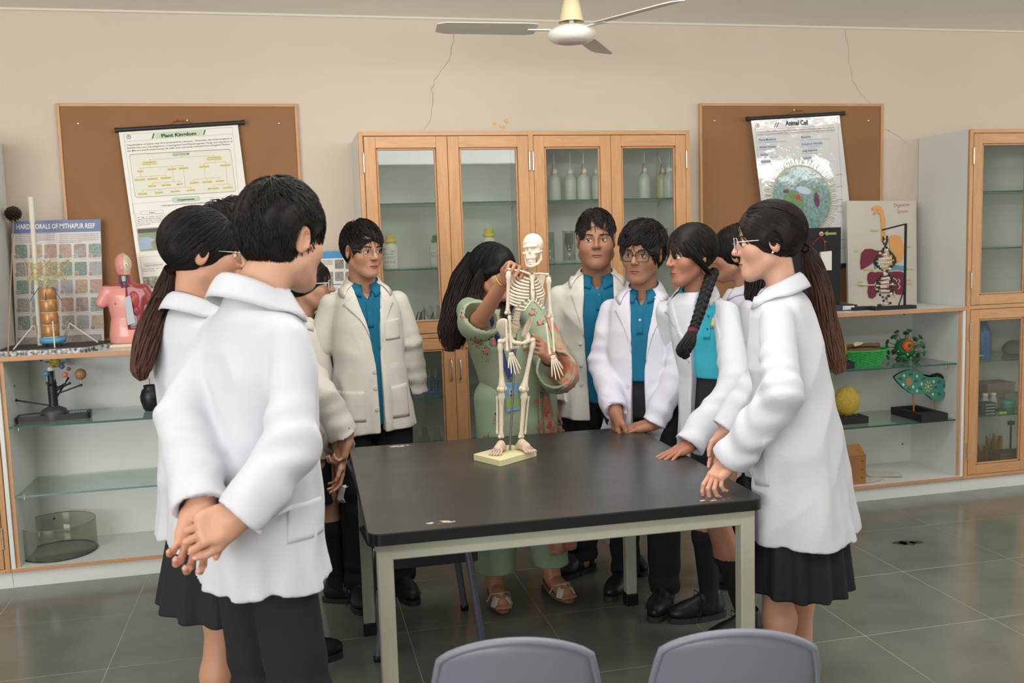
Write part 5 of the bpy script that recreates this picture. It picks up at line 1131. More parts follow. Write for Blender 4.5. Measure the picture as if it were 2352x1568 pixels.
def reagent(label, px, py, Y, capm, hgt=.165, red=True):
    c = AY(px, py, Y); c = np.array([c[0], Y, u2]); r = thing('reagent_bottle', label, 'bottle', c)
    MB().lathe([(0, 0), (.042, 0), (.044, .004), (.044, hgt*.62), (.04, hgt*.72), (.026, hgt*.8), (.024, hgt*.86)], 24, c).build('bottle_body', mat('bottle_white'), r)
    MB().lathe([(.029, hgt*.82), (.033, hgt*.84), (.033, hgt*.9), (.026, hgt*.92), (.024, hgt*1.05), (0, hgt*1.06)], 20, c).build('cap', mat(capm), r)
    n = 12; mb = MB(); a0 = -pi/2-.2
    for zz0, zz1, m_, nm in ((.02, hgt*.6, 'label_pale', 'label'),):
        V = []
        for i in range(n+1): t = a0-1.0+2.0*i/n; V += [c+np.array([.0446*cos(t), .0446*sin(t), zz0]), c+np.array([.0446*cos(t), .0446*sin(t), zz1])]
        mb.add(V, [(2*i, 2*i+2, 2*i+3, 2*i+1) for i in range(n)], True)
    l_ = mb.build('label', mat('label_pale', (222, 220, 214), .5), r)
    tx = MB()
    def curved(t, a1, a2, z, h):
        V, Fc = text_geo(t, .006); x0, x1 = V[:, 0].min(), V[:, 0].max(); an = a1+(a2-a1)*(V[:, 0]-x0)/(x1-x0); tx.add(np.stack([c[0]+.0449*np.cos(an), c[1]+.0449*np.sin(an), c[2]+z+V[:, 1]/.69*h], 1), Fc)
    curved('500 ml', a0+.2, a0+.7, .088, .006); curved('Laboratory reagent', a0-.8, a0+.5, .075, .006); curved('Handle with care and keep away from heat', a0-.8, a0+.75, .062, .004); curved('Read the safety sheet before use', a0-.8, a0+.6, .054, .004); tx.build('lettering', mat('ink'), l_)
    dm = MB()
    if red:
        for i in range(4):
            an = a0-.62+i*.36
            def q(da, dz): return c+np.array([.045*cos(an+da), .045*sin(an+da), .036+dz])
            A_ = [q(-.16, 0), q(0, -.0078), q(.16, 0), q(0, .0078)]; B_ = [q(-.10, 0), q(0, -.005), q(.10, 0), q(0, .005)]
            for k_ in range(4): j = (k_+1) % 4; dm.add([A_[k_], A_[j], B_[j], B_[k_]], [(0, 1, 2, 3)])
        dm.build('hazard_diamond', mat('nozzle_red'), l_)
    return r
reagent('yellow-capped reagent bottle with red hazard diamonds in the left cabinet door', 898, 612, -.28, 'cap_yellow'); reagent('green-capped bottle partly behind the first door stile', 1006, 608, -.24, 'cap_green', .16, False); reagent('yellow-capped bottle behind the second cabinet door above the teacher', 1125, 606, -.26, 'cap_yellow', .185)
def cylinder(label, px, Y, h, rad, inside=False):
    c = AY(px, 600, Y); c = np.array([c[0], Y, u2]); r = thing('glass_cylinder', label, 'glassware', c)
    MB().lathe([(rad*1.15, 0), (rad*1.15, .006), (rad, .01), (rad, h), (rad*1.12, h+.004), (rad*.97, h+.004), (rad*.93, h-.002), (rad*.92, .012), (0, .012)], 20, c, cap=False).build('wall', MATS['clear_glass'], r)
    MB().tube([c+np.array([rad*1.06*cos(2*pi*i/24), rad*1.06*sin(2*pi*i/24), h+.004]) for i in range(24)], .0018, 5, closed=True).build('rim', mat('glass_rim', (196, 202, 196), .15), r)
    if inside:
        bq = thing('bristle_brush', 'brown dried flower head standing in the glass cylinder', 'brush', c+np.array([0, 0, .03])); bh = MB()
        for i in range(26): t = i*2.4; q_ = .025*sqrt((i+.5)/26); bh.tube([c+np.array([q_*.25*cos(t), q_*.25*sin(t), .055]), c+np.array([q_*1.0*cos(t), q_*1.0*sin(t), .11]), c+np.array([q_*.85*cos(t), q_*.85*sin(t), .16])], [.001, .0028, .0022], 5)
        bh.build('bristles', mat('dried', (88, 70, 50), .8), bq, kind='stuff'); MB().tube([c+np.array([0, 0, .013]), c+np.array([.004, 0, .06])], .003, 6).build('stalk', mat('dried'), bq)
    else: MB().lathe([(0, .013), (rad*.9, .013), (rad*.9, .025), (0, .025)], 16, c).build('paper_plug', mat('white_paper'), r)
cylinder('narrow glass cylinder beside the skull on the second shelf', 1263, -.25, .165, .028); cylinder('wide glass cylinder holding a brown dried flower head', 1308, -.25, .168, .036, True); cylinder('glass jar partly hidden behind the boy with black glasses', 1521, -.25, .17, .034)
zm_ = 1.1203; c = AY(967, 740, -.28); c = np.array([c[0], -.28, zm_]); r = thing('pen_tray', 'white plastic tub with dark pens in the left cabinet door', 'tub', c)
tr = MB()
for v in ((-.06, -.03, .06, -.027), (-.06, .027, .06, .03), (-.06, -.027, -.057, .027), (.057, -.027, .06, .027)): tr.box(v[0], v[1], .003, v[2], v[3], .06, c=c)
tr.box(-.06, -.03, 0, .06, .03, .003, c=c).build('tub_wall', mat('white_plastic'), r); rr = random.Random(21)
for i in range(6):
    x = -.045+i*.016; pn = MB().tube([c+np.array([x, rr.uniform(-.015, .015), .006]), c+np.array([x+rr.uniform(.0, .05), rr.uniform(-.02, .02), .085+rr.uniform(0, .035)])], .0035, 7).build('pen', mat('pen_dark', (52, 54, 44), .5), label='dark pen standing in the white tub', cat='pen', group='pens in the white tub')
mat('tubeglass', (210, 214, 210), .15, trans=.5)
bk = AY(1000, 740, -.24); bk = np.array([bk[0], -.24, zm_]); r = thing('beaker', 'glass beaker holding upright test tubes behind the first door', 'glassware', bk)
MB().lathe([(0, .001), (.038, .001), (.04, .004), (.04, .075), (.042, .078)], 20, bk, cap=False).build('wall', MATS['clear_glass'], r)
for i in range(7):
    t = i*.9; p = bk+np.array([.02*cos(t), .02*sin(t), .006]); q_ = p+np.array([.03*cos(t)-.012, .02*sin(t), .12]); MB().tube([p, q_], .0055, 8).build('test_tube', mat('tubeglass'), label='thin glass test tube leaning in the beaker', cat='test tube', group='test tubes in the beaker')
c = AY(985, 905, -.25); c = np.array([c[0], -.25, .7803]); r = thing('test_tube_rack', 'blue test tube rack on the dark lower shelf', 'rack', c); mb = MB(); mr_ = mat('rack_blue', (44, 92, 150), .5)
MB().box(-.16, -.035, 0, .1, .035, .012, .002, c=c).build('rack_base', mr_, r); MB().box(-.16, -.035, .07, .1, .035, .08, .002, c=c).build('rack_top', mr_, r)
for i in range(8): MB().box(-.158+i*.035, -.03, .012, -.146+i*.035, .03, .07, .001, c=c).build('divider', mr_, r)
for i in range(7): MB().tube([c+np.array([-.135+i*.035, 0, .013]), c+np.array([-.135+i*.035, 0, .13])], .007, 8).build('test_tube', mat('tubeglass'), label='glass test tube in the blue rack', cat='test tube', group='test tubes in the blue rack')
for i, (px, lb) in enumerate(((955, 'conical glass flask at the foot of the lower cabinet, nearest the boy'), (978, 'middle conical glass flask at the foot of the lower cabinet'), (1004, 'conical glass flask at the foot of the lower cabinet, nearest the stile'))):
    c = AY(px, 985, -.25); c = np.array([c[0], -.25+.04*(i % 2), .4703]); r = thing('flask', lb, 'glassware', c); MB().lathe([(0, .001), (.035, .001), (.038, .006), (.016, .085), (.014, .12), (.017, .122)], 18, c, cap=False).build('flask_wall', MATS['clear_glass'], r)
    MB().tube([c+np.array([.0155*cos(2*pi*k_/16), .0155*sin(2*pi*k_/16), .122]) for k_ in range(16)], .002, 5, closed=True).build('rim', mat('glass_rim'), r)
# ------------------------------------------------------------------ right cabinet contents (lower door)
zl1, zl2, zl3 = .7752, .4402, .0985
c = AY(2256, 820, -.3); c = np.array([c[0]-.005, -.3, zl1]); r = thing('water_jug', 'blue translucent water bottle in the right cabinet door', 'bottle', c)
MB().lathe([(0, 0), (.05, 0), (.053, .005), (.053, .16), (.05, .17), (.022, .235), (.02, .245)], 20, c).build('jug_body', mat('jug_blue', (70, 120, 190), .3, trans=.3), r); MB().lathe([(.023, .245), (.023, .268), (0, .27)], 14, c).build('cap', mat('rack_blue'), r)
c = AY(2266, 812, -.42); MB().tube([(c[0]-.03, -.36, zl1+.003), (c[0], -.37, zl1+.03), (c[0]+.03, -.36, zl1+.025), (c[0]+.035, -.34, zl1+.003)], .003, 6).build('wire_clip', mat('wire_pale', (186, 190, 190), .4), label='pale bent wire piece in front of the blue water bottle', cat='wire')
mg = mat('bag_grey', (120, 112, 104), .8, var=(20, .15)); c = AY(2345, 800, -.2)
V, Q = surf(lambda p: ell3((0, 0, .03), (.13, .08, .05))(p)+.008*wob(p, 50, 3), (-.17, -.12, -.04), (.17, .12, .12), .009); V[:, 2] = np.maximum(V[:, 2], .001); raw('plastic_bag', V, Q, [], mg, None, (c[0], -.2, zl1), 'crumpled grey plastic bag on the upper shelf of right cabinet', 'bag')
def carton(label, px, py, Y, z, w, d, h, m_, bev=.002, rz=0):
    c = AY(px, py, Y); r = thing('box', label, 'box', (c[0], Y, z)); MB().box(-w/2, -d/2, 0, w/2, d/2, h*.8, bev, c=(c[0], Y, z), R=rotz(rz)).build('box_body', m_, r); MB().box(-w/2-.002, -d/2-.002, h*.8, w/2+.002, d/2+.002, h, bev, c=(c[0], Y, z), R=rotz(rz)).build('lid', m_, r); return r
mk = mat('carton_dim', (132, 112, 96), .8)
carton('larger brown storage box, lower of two stacked in right cabinet', 2284, 890, -.17, zl2, .24, .15, .085, mk); carton('brown storage box, upper of two stacked in right cabinet', 2282, 880, -.17, zl2+.0855, .2, .14, .075, mk)
carton('clear grey plastic storage tub behind the teal pot', 2315, 925, -.2, zl2, .13, .1, .09, mat('tub_clear', (140, 132, 124), .4))
mbk = mat('book_black', (30, 30, 32), .5)
for i in range(4):
    z = zl2+i*.0187; c = AY(2263, 945, -.38); r = thing('slide_box', ('black slide box with white lettering, %s of the stack of four' % ('lowest', 'second from the bottom', 'second from the top', 'topmost')[i]), 'box', (c[0], -.37, z)); MB().box(-.055, -.035, 0, .055, .035, .0182, .0015, c=(c[0], -.37, z), R=rotz(.04*(i % 2))).build('box_body', mbk, r)
    tx = MB(); text_on(tx, 'MICRO SLIDES BLACK' if i % 2 else 'GLASS SLIDES', np.array([c[0]-.02, -.4056, z+.006]), np.array([c[0]+.045, -.4056, z+.006]), .006, np.array([0, 0, 1.]), np.array([0, -1., 0]), .002, .01); tx.build('lettering', mat('white_paper'), r)
for i, px in enumerate((2262, 2281)):
    c = AY(px, 925, -.3); c = np.array([c[0], -.3, zl2]); r = thing('white_bottle', ('small white bottle in right cabinet, behind the slide boxes', 'small white bottle in right cabinet, nearer the teal pot')[i], 'bottle', c); MB().lathe([(0, 0), (.022, 0), (.023, .003), (.023, .075), (.015, .09), (.013, .1)], 16, c).build('bottle_body', mat('bottle_dim', (180, 176, 166), .5), r); MB().lathe([(.016, .1), (.016, .115), (0, .116)], 12, c).build('cap', mat('bottle_white'), r)
c = AY(2316, 940, -.36); c = np.array([c[0], -.36, zl2]); r = thing('teal_pot', 'teal plastic pot with lid in right cabinet', 'pot', c); MB().lathe([(0, 0), (.034, 0), (.038, .06)], 22, c).build('pot_body', mat('pot_teal', (84, 160, 150), .4), r); MB().lathe([(.041, .06), (.041, .07), (.036, .074), (0, .074)], 22, c).build('lid', mat('pot_teal'), r)
c = AY(2299, 945, -.38); r = thing('small_box', 'small yellow and green box beside the teal pot', 'box', (c[0], -.38, zl2)); MB().box(-.024, -.02, 0, .024, .02, .014, .001, c=(c[0], -.38, zl2)).build('box_body', mat('box_yellow', (204, 200, 70), .5), r); MB().box(-.026, -.02, .014, .026, .022, .026, .001, c=(c[0], -.38, zl2)).build('lid', mat('box_dgreen', (50, 84, 80), .5), r)
my_ = mat('stand_brown', (120, 84, 42), .6); my2 = mat('stand_edge', (196, 150, 52), .6)
for i, (px, lb) in enumerate(((2248, 'notched wooden stand in right cabinet, nearest the hinge'), (2273, 'notched wooden stand in right cabinet, middle of three'), (2294, 'notched wooden stand in right cabinet, tallest of three'))):
    c = AY(px, 1045, -.3); hh = (.15, .19, .2)[i]; c = np.array([c[0], -.3+.02*i, zl3]); r = thing('notched_stand', lb, 'stand', c)
    R_ = rotz(.5); MB().prism([(-.05, .012), (.05, .012), (.05, hh*.85), (.0, hh*.5), (-.05, hh)], c-R_@np.array([0, .006, 0]), R_[:, 0], (0, 0, 1), .012).build('notched_panel', my_, r); MB().box(.048, -.03, .012, .056, .03, hh*.85, c=c, R=R_).build('side_panel', my2, r); MB().box(-.055, -.04, 0, .06, .04, .012, c=c, R=R_).build('base', my2, r)
carton('brown carton in front of the notched stands in right cabinet', 2318, 1050, -.37, zl3, .19, .11, .1, mat('carton_dark', (100, 74, 52), .8), rz=-.1)
c = AY(2326, 1035, -.22); c = np.array([c[0], -.2, zl3]); r = thing('clamp_stand', 'dark clamp stand rising behind the brown carton', 'stand', c); MB().box(-.06, -.04, 0, .06, .04, .012, .002, c=c).build('base', mat('black_plastic'), r); MB().tube([c+np.array([0, 0, .012]), c+np.array([0, 0, .25])], .006, 8).build('rod', mat('rod'), r); MB().box(-.02, -.012, .22, .02, .012, .245, .002, c=c).build('clamp', mat('rod'), r)
# ------------------------------------------------------------------ people: engine
def tfm(f, R, c, s=1.0):
    R = np.asarray(R, F32); c = np.asarray(c, F32)
    return lambda p: f(((p-c)@R)/F32(s))*F32(s)
def frame(fwd, pitch=0.0, tilt=0.0):
    """columns: right, forward, up"""
    f = nrm([fwd[0], fwd[1], 0]); r = np.array([f[1], -f[0], 0]); R = np.stack([r, f, np.array([0, 0, 1.0])], 1)
    return R @ rotx(-pitch) @ roty(tilt)
mat('hair', (30, 24, 22), .60, vcol=True, spec=.25, var=(90, .35), stretch=(1, 1, .25)); mat('skin', (190, 140, 110), .48, vcol=True, spec=.4, sss=.06, bump=(260, .05, .0006))
mat('coat_white', (204, 205, 213), .78, var=(3, .02), bump=(17, .35, .008), spec=.25, sheen=.1); mat('coat_shade_tint', (212, 208, 199), .78, var=(3, .02), bump=(17, .35, .008), spec=.25, sheen=.1)  # second coat: same white cloth, warm shade painted into its colour
mat('coat_lilac', (208, 206, 219), .78, var=(3, .02), bump=(17, .35, .008), spec=.25, sheen=.1)
mat('polo_teal', (24, 100, 130), .8, bump=(600, .2, .0006), spec=.2); mat('trouser', (38, 38, 41), .85, bump=(500, .15, .0006), spec=.2, var=(4, .06)); mat('skirt', (40, 40, 44), .85, bump=(500, .15, .0006), spec=.2, var=(4, .06))
mat('sock', (22, 22, 24), .9); mat('shoe_black', (26, 26, 28), .45, bump=(120, .3, .001)); mat('shoe_sole', (52, 52, 54), .7); mat('lace', (20, 20, 21), .8)
mat('eye_white', (226, 218, 210), .2, spec=.6); mat('iris', (44, 28, 20), .15, spec=.7); mat('brow', (30, 24, 22), .7); mat('button', (206, 204, 198), .35); mat('button_teal', (30, 110, 140), .4)
mat('metal_frame', (176, 168, 150), .25, metal=.9); mat('black_frame', (22, 22, 26), .3); mat('clear_frame', (206, 206, 196), .25, trans=.3); glass_mat('lens', (244, 246, 248), refl=.8, rough=.02, base=.04)
def head_sdf(fem=False, fat=0.0):
    w = .96 if fem else 1.0
    sk = [ell3((0, -.015, .035), (.0735*w, .095, .085)), ell3((0, .028, -.035), ((.056+.006*fat)*w, .058, .078)), ball((0, .064, -.096), .017+.004*fat), cap((0, .040, .055), (0, .042, .03), .036)]
    for s in (-1, 1):
        sk += [cap((s*(.047+.004*fat)*w, .0, -.055-.004*fat), (s*.016, .058, -.098), .021+.006*fat, .015+.004*fat), ball((s*.041*w, .047, -.024-.006*fat), .024+.004*fat)]
    hd = union(sk, .03); br = cap((-.03, .0715, .021), (.03, .0715, .021), .0115 if not fem else .009)
    nose = union([cap((0, .083, .012), (0, .1035, -.026), .0068, .0102)]+[ball((s*.0110, .0945, -.030), .0074) for s in (-1, 1)], .008)
    sock = [ball((s*.0312, .0955, .003), .0165) for s in (-1, 1)]
    mb_ = ell3((0, .072, -.064), (.026, .0150, .02))
    up = chain([(-.0215, .0770, -.0640), (-.008, .0853, -.0605), (0, .0853, -.0612), (.008, .0853, -.0605), (.0215, .0770, -.0640)], [.0024, .0042, .0038, .0042, .0024], .004)
    lo = chain([(-.020, .0770, -.0650), (-.007, .0838, -.0700), (.007, .0838, -.0700), (.020, .0770, -.0650)], [.0022, .0052, .0052, .0022], .004)
    lid = []
    for s in (-1, 1):
        b = ball((s*.0312, .0716, .0025), .0139)
        lid.append((b, s*.0312))
    def f(p):
        d = hd(p); d = smin(d, br(p), .016); d = smin(d, nose(p), .011)
        for q in sock: d = smax(d, -q(p), .013)
        d = smin(d, mb_(p), .014); d = smin(d, np.minimum(up(p), lo(p)), .003)
        for b, x in lid:
            sl = np.abs(p[:, 2]-.0009+(p[:, 0]-x)**2*20)-(.0040 if not fem else .0041)
            d = smin(d, np.maximum(b(p), np.maximum(-sl, .062-p[:, 1])), .003)
        for s in (-1, 1):
            R = rotz(-s*.35)@rotx(-.18)
            e = ell3((s*.0765, -.014, -.001), (.0085, .0195, .0325), R); c = ell3((s*.083, -.008, .002), (.006, .0105, .019), R)
            d = smin(d, smax(e(p), -c(p), .005), .007)
        return d
    return f
def head_color(V, skin, lips, moust=0.0):
    c = np.empty((len(V), 3)); base = np.array(lin(skin)[:3]); lp = np.array(lin(lips)[:3]); c[:] = base
    def blend(m, t): 
        c[:] = c*(1-m[:, None])+np.array(t)*m[:, None]
    x, y, z = V.T
    ck = np.exp(-(((np.abs(x)-.042)/.02)**2+((z+.03)/.02)**2))*(y > .02); blend(ck*.25, base*np.array([1.12, .82, .76]))
    nz = np.exp(-((x/.014)**2+((z+.03)/.012)**2))*(y > .08); blend(nz*.25, base*np.array([1.1, .8, .75]))
    er = (np.abs(x) > .068)*(np.abs(z) < .04)*1.0; blend(er*.25, base*np.array([1.08, .78, .72]))
    arc = -.0645+.0015*np.cos(x*200); lm = np.exp(-((x/.02)**4+((z-arc)/.009)**4))*(y > .072); blend(lm*.35, lp)
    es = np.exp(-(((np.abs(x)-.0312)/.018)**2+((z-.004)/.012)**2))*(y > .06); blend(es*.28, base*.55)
    if moust: mm = np.exp(-((x/.022)**4+((z+.0505)/.0055)**2))*(y > .07); blend(mm*moust, base*.28)
    return c
def hand_sdf(curl, spread=.10, thumb=(.55, .35, .3), left=False, th_up=0.0):
    """wrist at origin, fingers along +y, palm faces -z, thumb on +x for a left hand seen from its back"""
    m = 1 if left else -1
    L = [(.043, .026, .021), (.048, .030, .022), (.045, .028, .022), (.035, .021, .019)]; bx = [.028, .009, -.010, -.027]; by = [.088, .092, .088, .080]
    fs = [rbox3((0, .048, 0), (.036, .043, .0125), .012), cap((0, -.04, 0), (0, .02, 0), .025, .026), cap((.012*m, .012, -.006), (.03*m, .05, -.008), .017, .014), cap((-.025*m, .02, -.004), (-.028*m, .065, -.003), .014, .012)]
    palm = union(fs, .02); fingers = []; tips = []
    for i in range(4):
        b = np.array([bx[i]*m, by[i]-.008, 0.0]); a = 0; sx = spread*(1.5-i)*m; r = [.0092, .0086, .0078, .0066] if i < 3 else [.008, .0075, .0068, .0058]; pts = [b]; cu = curl[i] if hasattr(curl[0], '__len__') else curl
        for j in range(3):
            a += cu[j]; d = np.array([sin(sx)*cos(a), cos(sx)*cos(a), -sin(a)]); pts.append(pts[-1]+d*L[i][j])
        fingers.append(chain(pts, r, .003)); tips.append((pts[-1], d, r[3]))
    b = np.array([.026*m, .022, -.006]); t = thumb; d0 = nrm([sin(t[0])*m, cos(t[0]), -.25-th_up]); p1 = b+d0*.040
    d1 = nrm(d0+np.array([-m*t[1], .3*t[1], -.35*t[1]])); p2 = p1+d1*.032; d2 = nrm(d1+np.array([-m*t[2], .2*t[2], -.3*t[2]])); p3 = p2+d2*.024
    th = chain([b, p1, p2, p3], [.0145, .0118, .0102, .0085], .004); tips.append((p3, d2, .0085))
    def f(p):
        d = palm(p); e = fingers[0](p)
        for g in fingers[1:]: e = np.minimum(e, g(p))
        return smin(smin(d, e, .007), th(p), .009)
    return f, tips
def trace(f, o, d, n=46, t0=0.0):
    o = np.asarray(o, F32); d = np.asarray(d, F32); t = np.full(len(o), t0, F32)
    for _ in range(n): t = t+np.clip(f(o+d*t[:, None]), -.02, .05)*.75
    return o+d*t[:, None]
def grad(f, p, e=.004):
    g = np.stack([f(p+np.eye(3, dtype=F32)[i]*e)-f(p-np.eye(3, dtype=F32)[i]*e) for i in range(3)], 1); return g/(np.linalg.norm(g, axis=1, keepdims=True)+1e-9)
def sheet_mesh(G, n, m, thick, nrmls):
    V = list(G)+list(G-nrmls*thick); q = n*m; Fc = []
    for j in range(m-1):
        for i in range(n-1): a = j*n+i; Fc.append((a, a+1, a+n+1, a+n)); Fc.append((q+a, q+a+n, q+a+n+1, q+a+1))
    for i in range(n-1): Fc.append((i+1, i, q+i, q+i+1)); a = (m-1)*n+i; Fc.append((a, a+1, q+a+1, q+a))
    for j in range(m-1): a = j*n; Fc.append((a, a+n, q+a+n, q+a)); a += n-1; Fc.append((a+n, a, q+a, q+a+n))
    mb = MB(); mb.add(V, Fc, True); return mb
class Person:
    def __init__(s, label, head_px, D, face, body, pos=None, h=1.0, fem=False, fat=0.0, skin=(190, 140, 112), lips=(150, 90, 84), pitch=0.0, tilt=0.0, lean=(0, 0), hs=1.0, moust=0.0, nbo=(0, 0, 0), seed=1):
        s.hcW = AD(head_px[0], head_px[1], D); s.h = h; s.fem = fem; s.skin = skin; s.lips = lips; s.hs = hs; s.fat = fat; s.moust = moust; s.seed = seed; s.D = D
        s.R = frame(body); s.L = np.array([s.hcW[0], s.hcW[1], 0.0]) if pos is None else np.array([pos[0], pos[1], 0.0])
        s.HR = frame(face, pitch, tilt); s.t = thing('person', label, 'person', s.L); s.hc = s.loc(s.hcW); s.HRl = s.R.T@s.HR
        s.nb = s.hc-np.array([0, .030, .134*hs])+np.array(nbo)
    def loc(s, w): return (np.asarray(w, float)-s.L)@s.R
    def wor(s, l): return np.asarray(l, float)@s.R.T+s.L
    def px(s, x, y, D): return s.loc(AD(x, y, D))
    def mesh(s, name, V, Q, m, parent=None, col=None, label=None, world=False, smooth=None):
        W = V if world else s.wor(V); off = tuple(s.t['_o'])
        return raw(name, W-np.array(off), Q, smooth if smooth is not None else [], m, parent or s.t, off, label, col=col)
    def mbl(s, mb, name, m, parent=None, label=None, col=None):  # MB in local coordinates
        if not mb.v: return None
        V = s.wor(np.array(mb.v)); off = tuple(s.t['_o']); return raw(name, V-np.array(off), mb.f, mb.sm, m, parent or s.t, off, label, col=col)
    def sdf(s, name, f, lo, hi, h, m, parent=None, label=None):
        V, Q = surf(f, lo, hi, h)
        return s.mesh(name, V, Q, m, parent, label=label)
    # ---- trunk
    def rows(s, tab):
        """tab rows: dz below neck base, half width, half depth, (dx, dy)"""
        out = []; zp = .95*s.h
        for r in tab:
            z = s.nb[2]+r[0]; k = min(1.0, max(0.0, (s.nb[2]-z)/max(s.nb[2]-zp, .1))); cx = s.nb[0]*(1-k); cy = s.nb[1]*(1-k)
            if len(r) > 3: cx += r[3]; cy += r[4]
            out.append((z, cx, cy, r[1], r[2]))
        return out
    def body_mesh(s, arms, legs=None, hands=(), neck_r=None, res=.0032, extra=()):
        hd = tfm(head_sdf(s.fem, s.fat), s.HRl, s.hc, s.hs); nr = neck_r or (.046 if s.fem else .054+.012*s.fat)
        hb = s.hc+s.HRl@np.array([0, -.028, -.055])*s.hs; nb = s.nb+np.array([0, -.02, -.04])
        nk = cap(hb, nb, nr, nr*1.08); trap = cap(s.nb+np.array([-.045, -.012, -.09]), s.nb+np.array([.045, -.012, -.09]), .030)
        fn = lambda p: smin(smin(hd(p), nk(p), .022), trap(p), .05)
        lo = np.minimum(s.hc-.14*s.hs, nb-.07); hi = s.hc+np.array([.14, .14, .14])*s.hs; lo[2] = s.nb[2]-.10; lo[:2] = np.minimum(s.hc[:2], s.nb[:2])-.145; hi[:2] = np.maximum(s.hc[:2], s.nb[:2])+.145
        V, Q = surf(lambda p: np.maximum(fn(p), s.nb[2]-.09-p[:, 2]), lo, hi, res)
        col = head_color((V-s.hc)@s.HRl/s.hs, s.skin, s.lips, s.moust); parts = [(V, Q)]; cols = [col]
        # trunk, arms and legs under the clothes
        tr = [cap(s.nb+np.array([0, -.01, -.12]), (0, 0, .98*s.h), .08, .085), cap(s.nb+np.array([-.085, -.01, -.125]), s.nb+np.array([.085, -.01, -.125]), .036)]
        for a in arms: tr += [cap(a[0]+(a[1]-a[0])*.12, a[1], .034, .032), cap(a[1], a[1]+(a[2]-a[1])*.82, .031, .025)]
        lg = []
        for l in (legs or []): lg += [cap(l[0], l[1], .07, .049), cap(l[1], l[1]+(l[2]-l[1])*.4+np.array([0, -.008, 0]), .046, .051), cap(l[1]+(l[2]-l[1])*.4+np.array([0, -.008, 0]), l[2], .051, .034), cap(l[2], l[2]+np.array([0, .02, -.03]), .034, .034)]
        ft = union(tr+lg, .03); P = np.array([x for a in arms for x in a]+[x for l in (legs or []) for x in l]+[s.nb, (0, 0, .9*s.h)])
        Vt, Qt = surf(ft, P.min(0)-.13, P.max(0)+.13, .009 if legs else .014); parts.append((Vt, Qt)); cols.append(np.tile(np.array(lin(s.skin)[:3]), (len(Vt), 1)))
        for fe, lo_, hi_, r_ in extra:
            Ve, Qe = surf(fe, lo_, hi_, r_); parts.append((Ve, Qe)); cols.append(np.tile(np.array(lin(s.skin)[:3]), (len(Ve), 1)))
        nails = MB()
        for (wr, dirv, nv, curl, kw) in hands:
            y = nrm(dirv); z = nrm(np.array(nv)-y*(np.dot(nv, y))); x = np.cross(y, z); Rm = np.stack([x, y, z], 1); sc_ = kw.pop('size', .95 if not s.fem else .88); fa = kw.pop('fore', None)
            hf, tips = hand_sdf(curl, **kw); hw = tfm(hf, Rm, wr, sc_); f2 = hw
            if fa is not None: fc_ = cap(wr, np.asarray(fa), .027*sc_, .036); f2 = lambda p, a=hw, b=fc_: smin(a(p), b(p), .015)
            ext = [np.asarray(wr)+.0]+[Rm@np.array(t[0])*sc_+wr for t in tips]+([np.asarray(fa)] if fa is not None else []); ext = np.array(ext)
            Vh, Qh = surf(f2, ext.min(0)-.055, ext.max(0)+.055, .0029); parts.append((Vh, Qh)); cl = np.tile(np.array(lin(s.skin)[:3])*np.array([1.0, .94, .92]), (len(Vh), 1)); 
            for t in tips:
                tw = Rm@np.array(t[0])*sc_+wr; q = np.exp(-(np.linalg.norm(Vh-tw, axis=1)/.014)**2)[:, None]; cl = cl*(1-.35*q)+.35*q*np.array(lin((214, 150, 130))[:3])
            cols.append(cl)
            for t in tips:
                d = Rm@nrm(t[1]); tw = Rm@np.array(t[0])*sc_+wr; side = nrm(np.cross(d, z)); up = np.cross(side, d); c = tw+up*t[2]*sc_*.80+d*.001
                nails.sphere(c, t[2]*sc_, 8, 6, (.72, .95, .26), R=np.stack([side, d, up], 1))
        V, Q = merge(parts); o = s.mesh('body', V, Q, mat('skin'), col=np.concatenate(cols)); s.body = o; s.hf = hd
        if nails.v: s.mbl(nails, 'fingernails', mat('nail', (214, 164, 146), .3), o)
        return o
    def H(s, p): return s.hc+s.HRl@np.asarray(p, float)*s.hs
    def eyes(s, gaze=(0, 1, 0), open_=True):
        g = nrm(np.array(gaze, float)); sd = nrm(np.cross(g, [0, 0, 1])); up = np.cross(sd, g)
        for sx in (-1, 1):
            c = np.array([sx*.0312, .0716, .0025]); mb = MB(); mb.sphere(s.H(c), .0127*s.hs, 16, 12); e = s.mbl(mb, 'eye', mat('eye_white'), s.body)
            mb = MB(); mb.sphere(s.H(c+g*.0098), .0068*s.hs, 14, 8, (1, 1, .55), R=s.HRl@np.stack([sd, up, g], 1)); s.mbl(mb, 'iris', mat('iris'), s.body)
            thick = .0046 if not s.fem else .0034
            pts = np.array([(sx*x, .1, z) for x, z in ((.013, .0215), (.022, .0240), (.034, .0260), (.044, .0245), (.053, .0195))]); f0 = head_sdf(s.fem, s.fat); Pj = trace(f0, pts, np.tile([0, -1, 0], (5, 1)))+np.array([0, .0005, 0])
            mb = MB(); mb.tube(s.H(Pj[0])[None]*0+np.array([s.H(q) for q in Pj]), np.array([thick*.8, thick*1.1, thick, thick*.75, thick*.3]), 6, flat=(s.HRl@np.array([0, 0, 1.]), .55)); s.mbl(mb, 'eyebrow', mat('brow'), s.body)
            mb = MB(); lash = [s.H(c+np.array([.0142*sin(a), .0142*cos(a)*.98, .0066-a*a*.006])) for a in np.linspace(-.85, .85, 7)]; mb.tube(lash, .0009*s.hs, 5); s.mbl(mb, 'eyelash', mat('brow'), s.body)
        f0 = head_sdf(s.fem, s.fat)
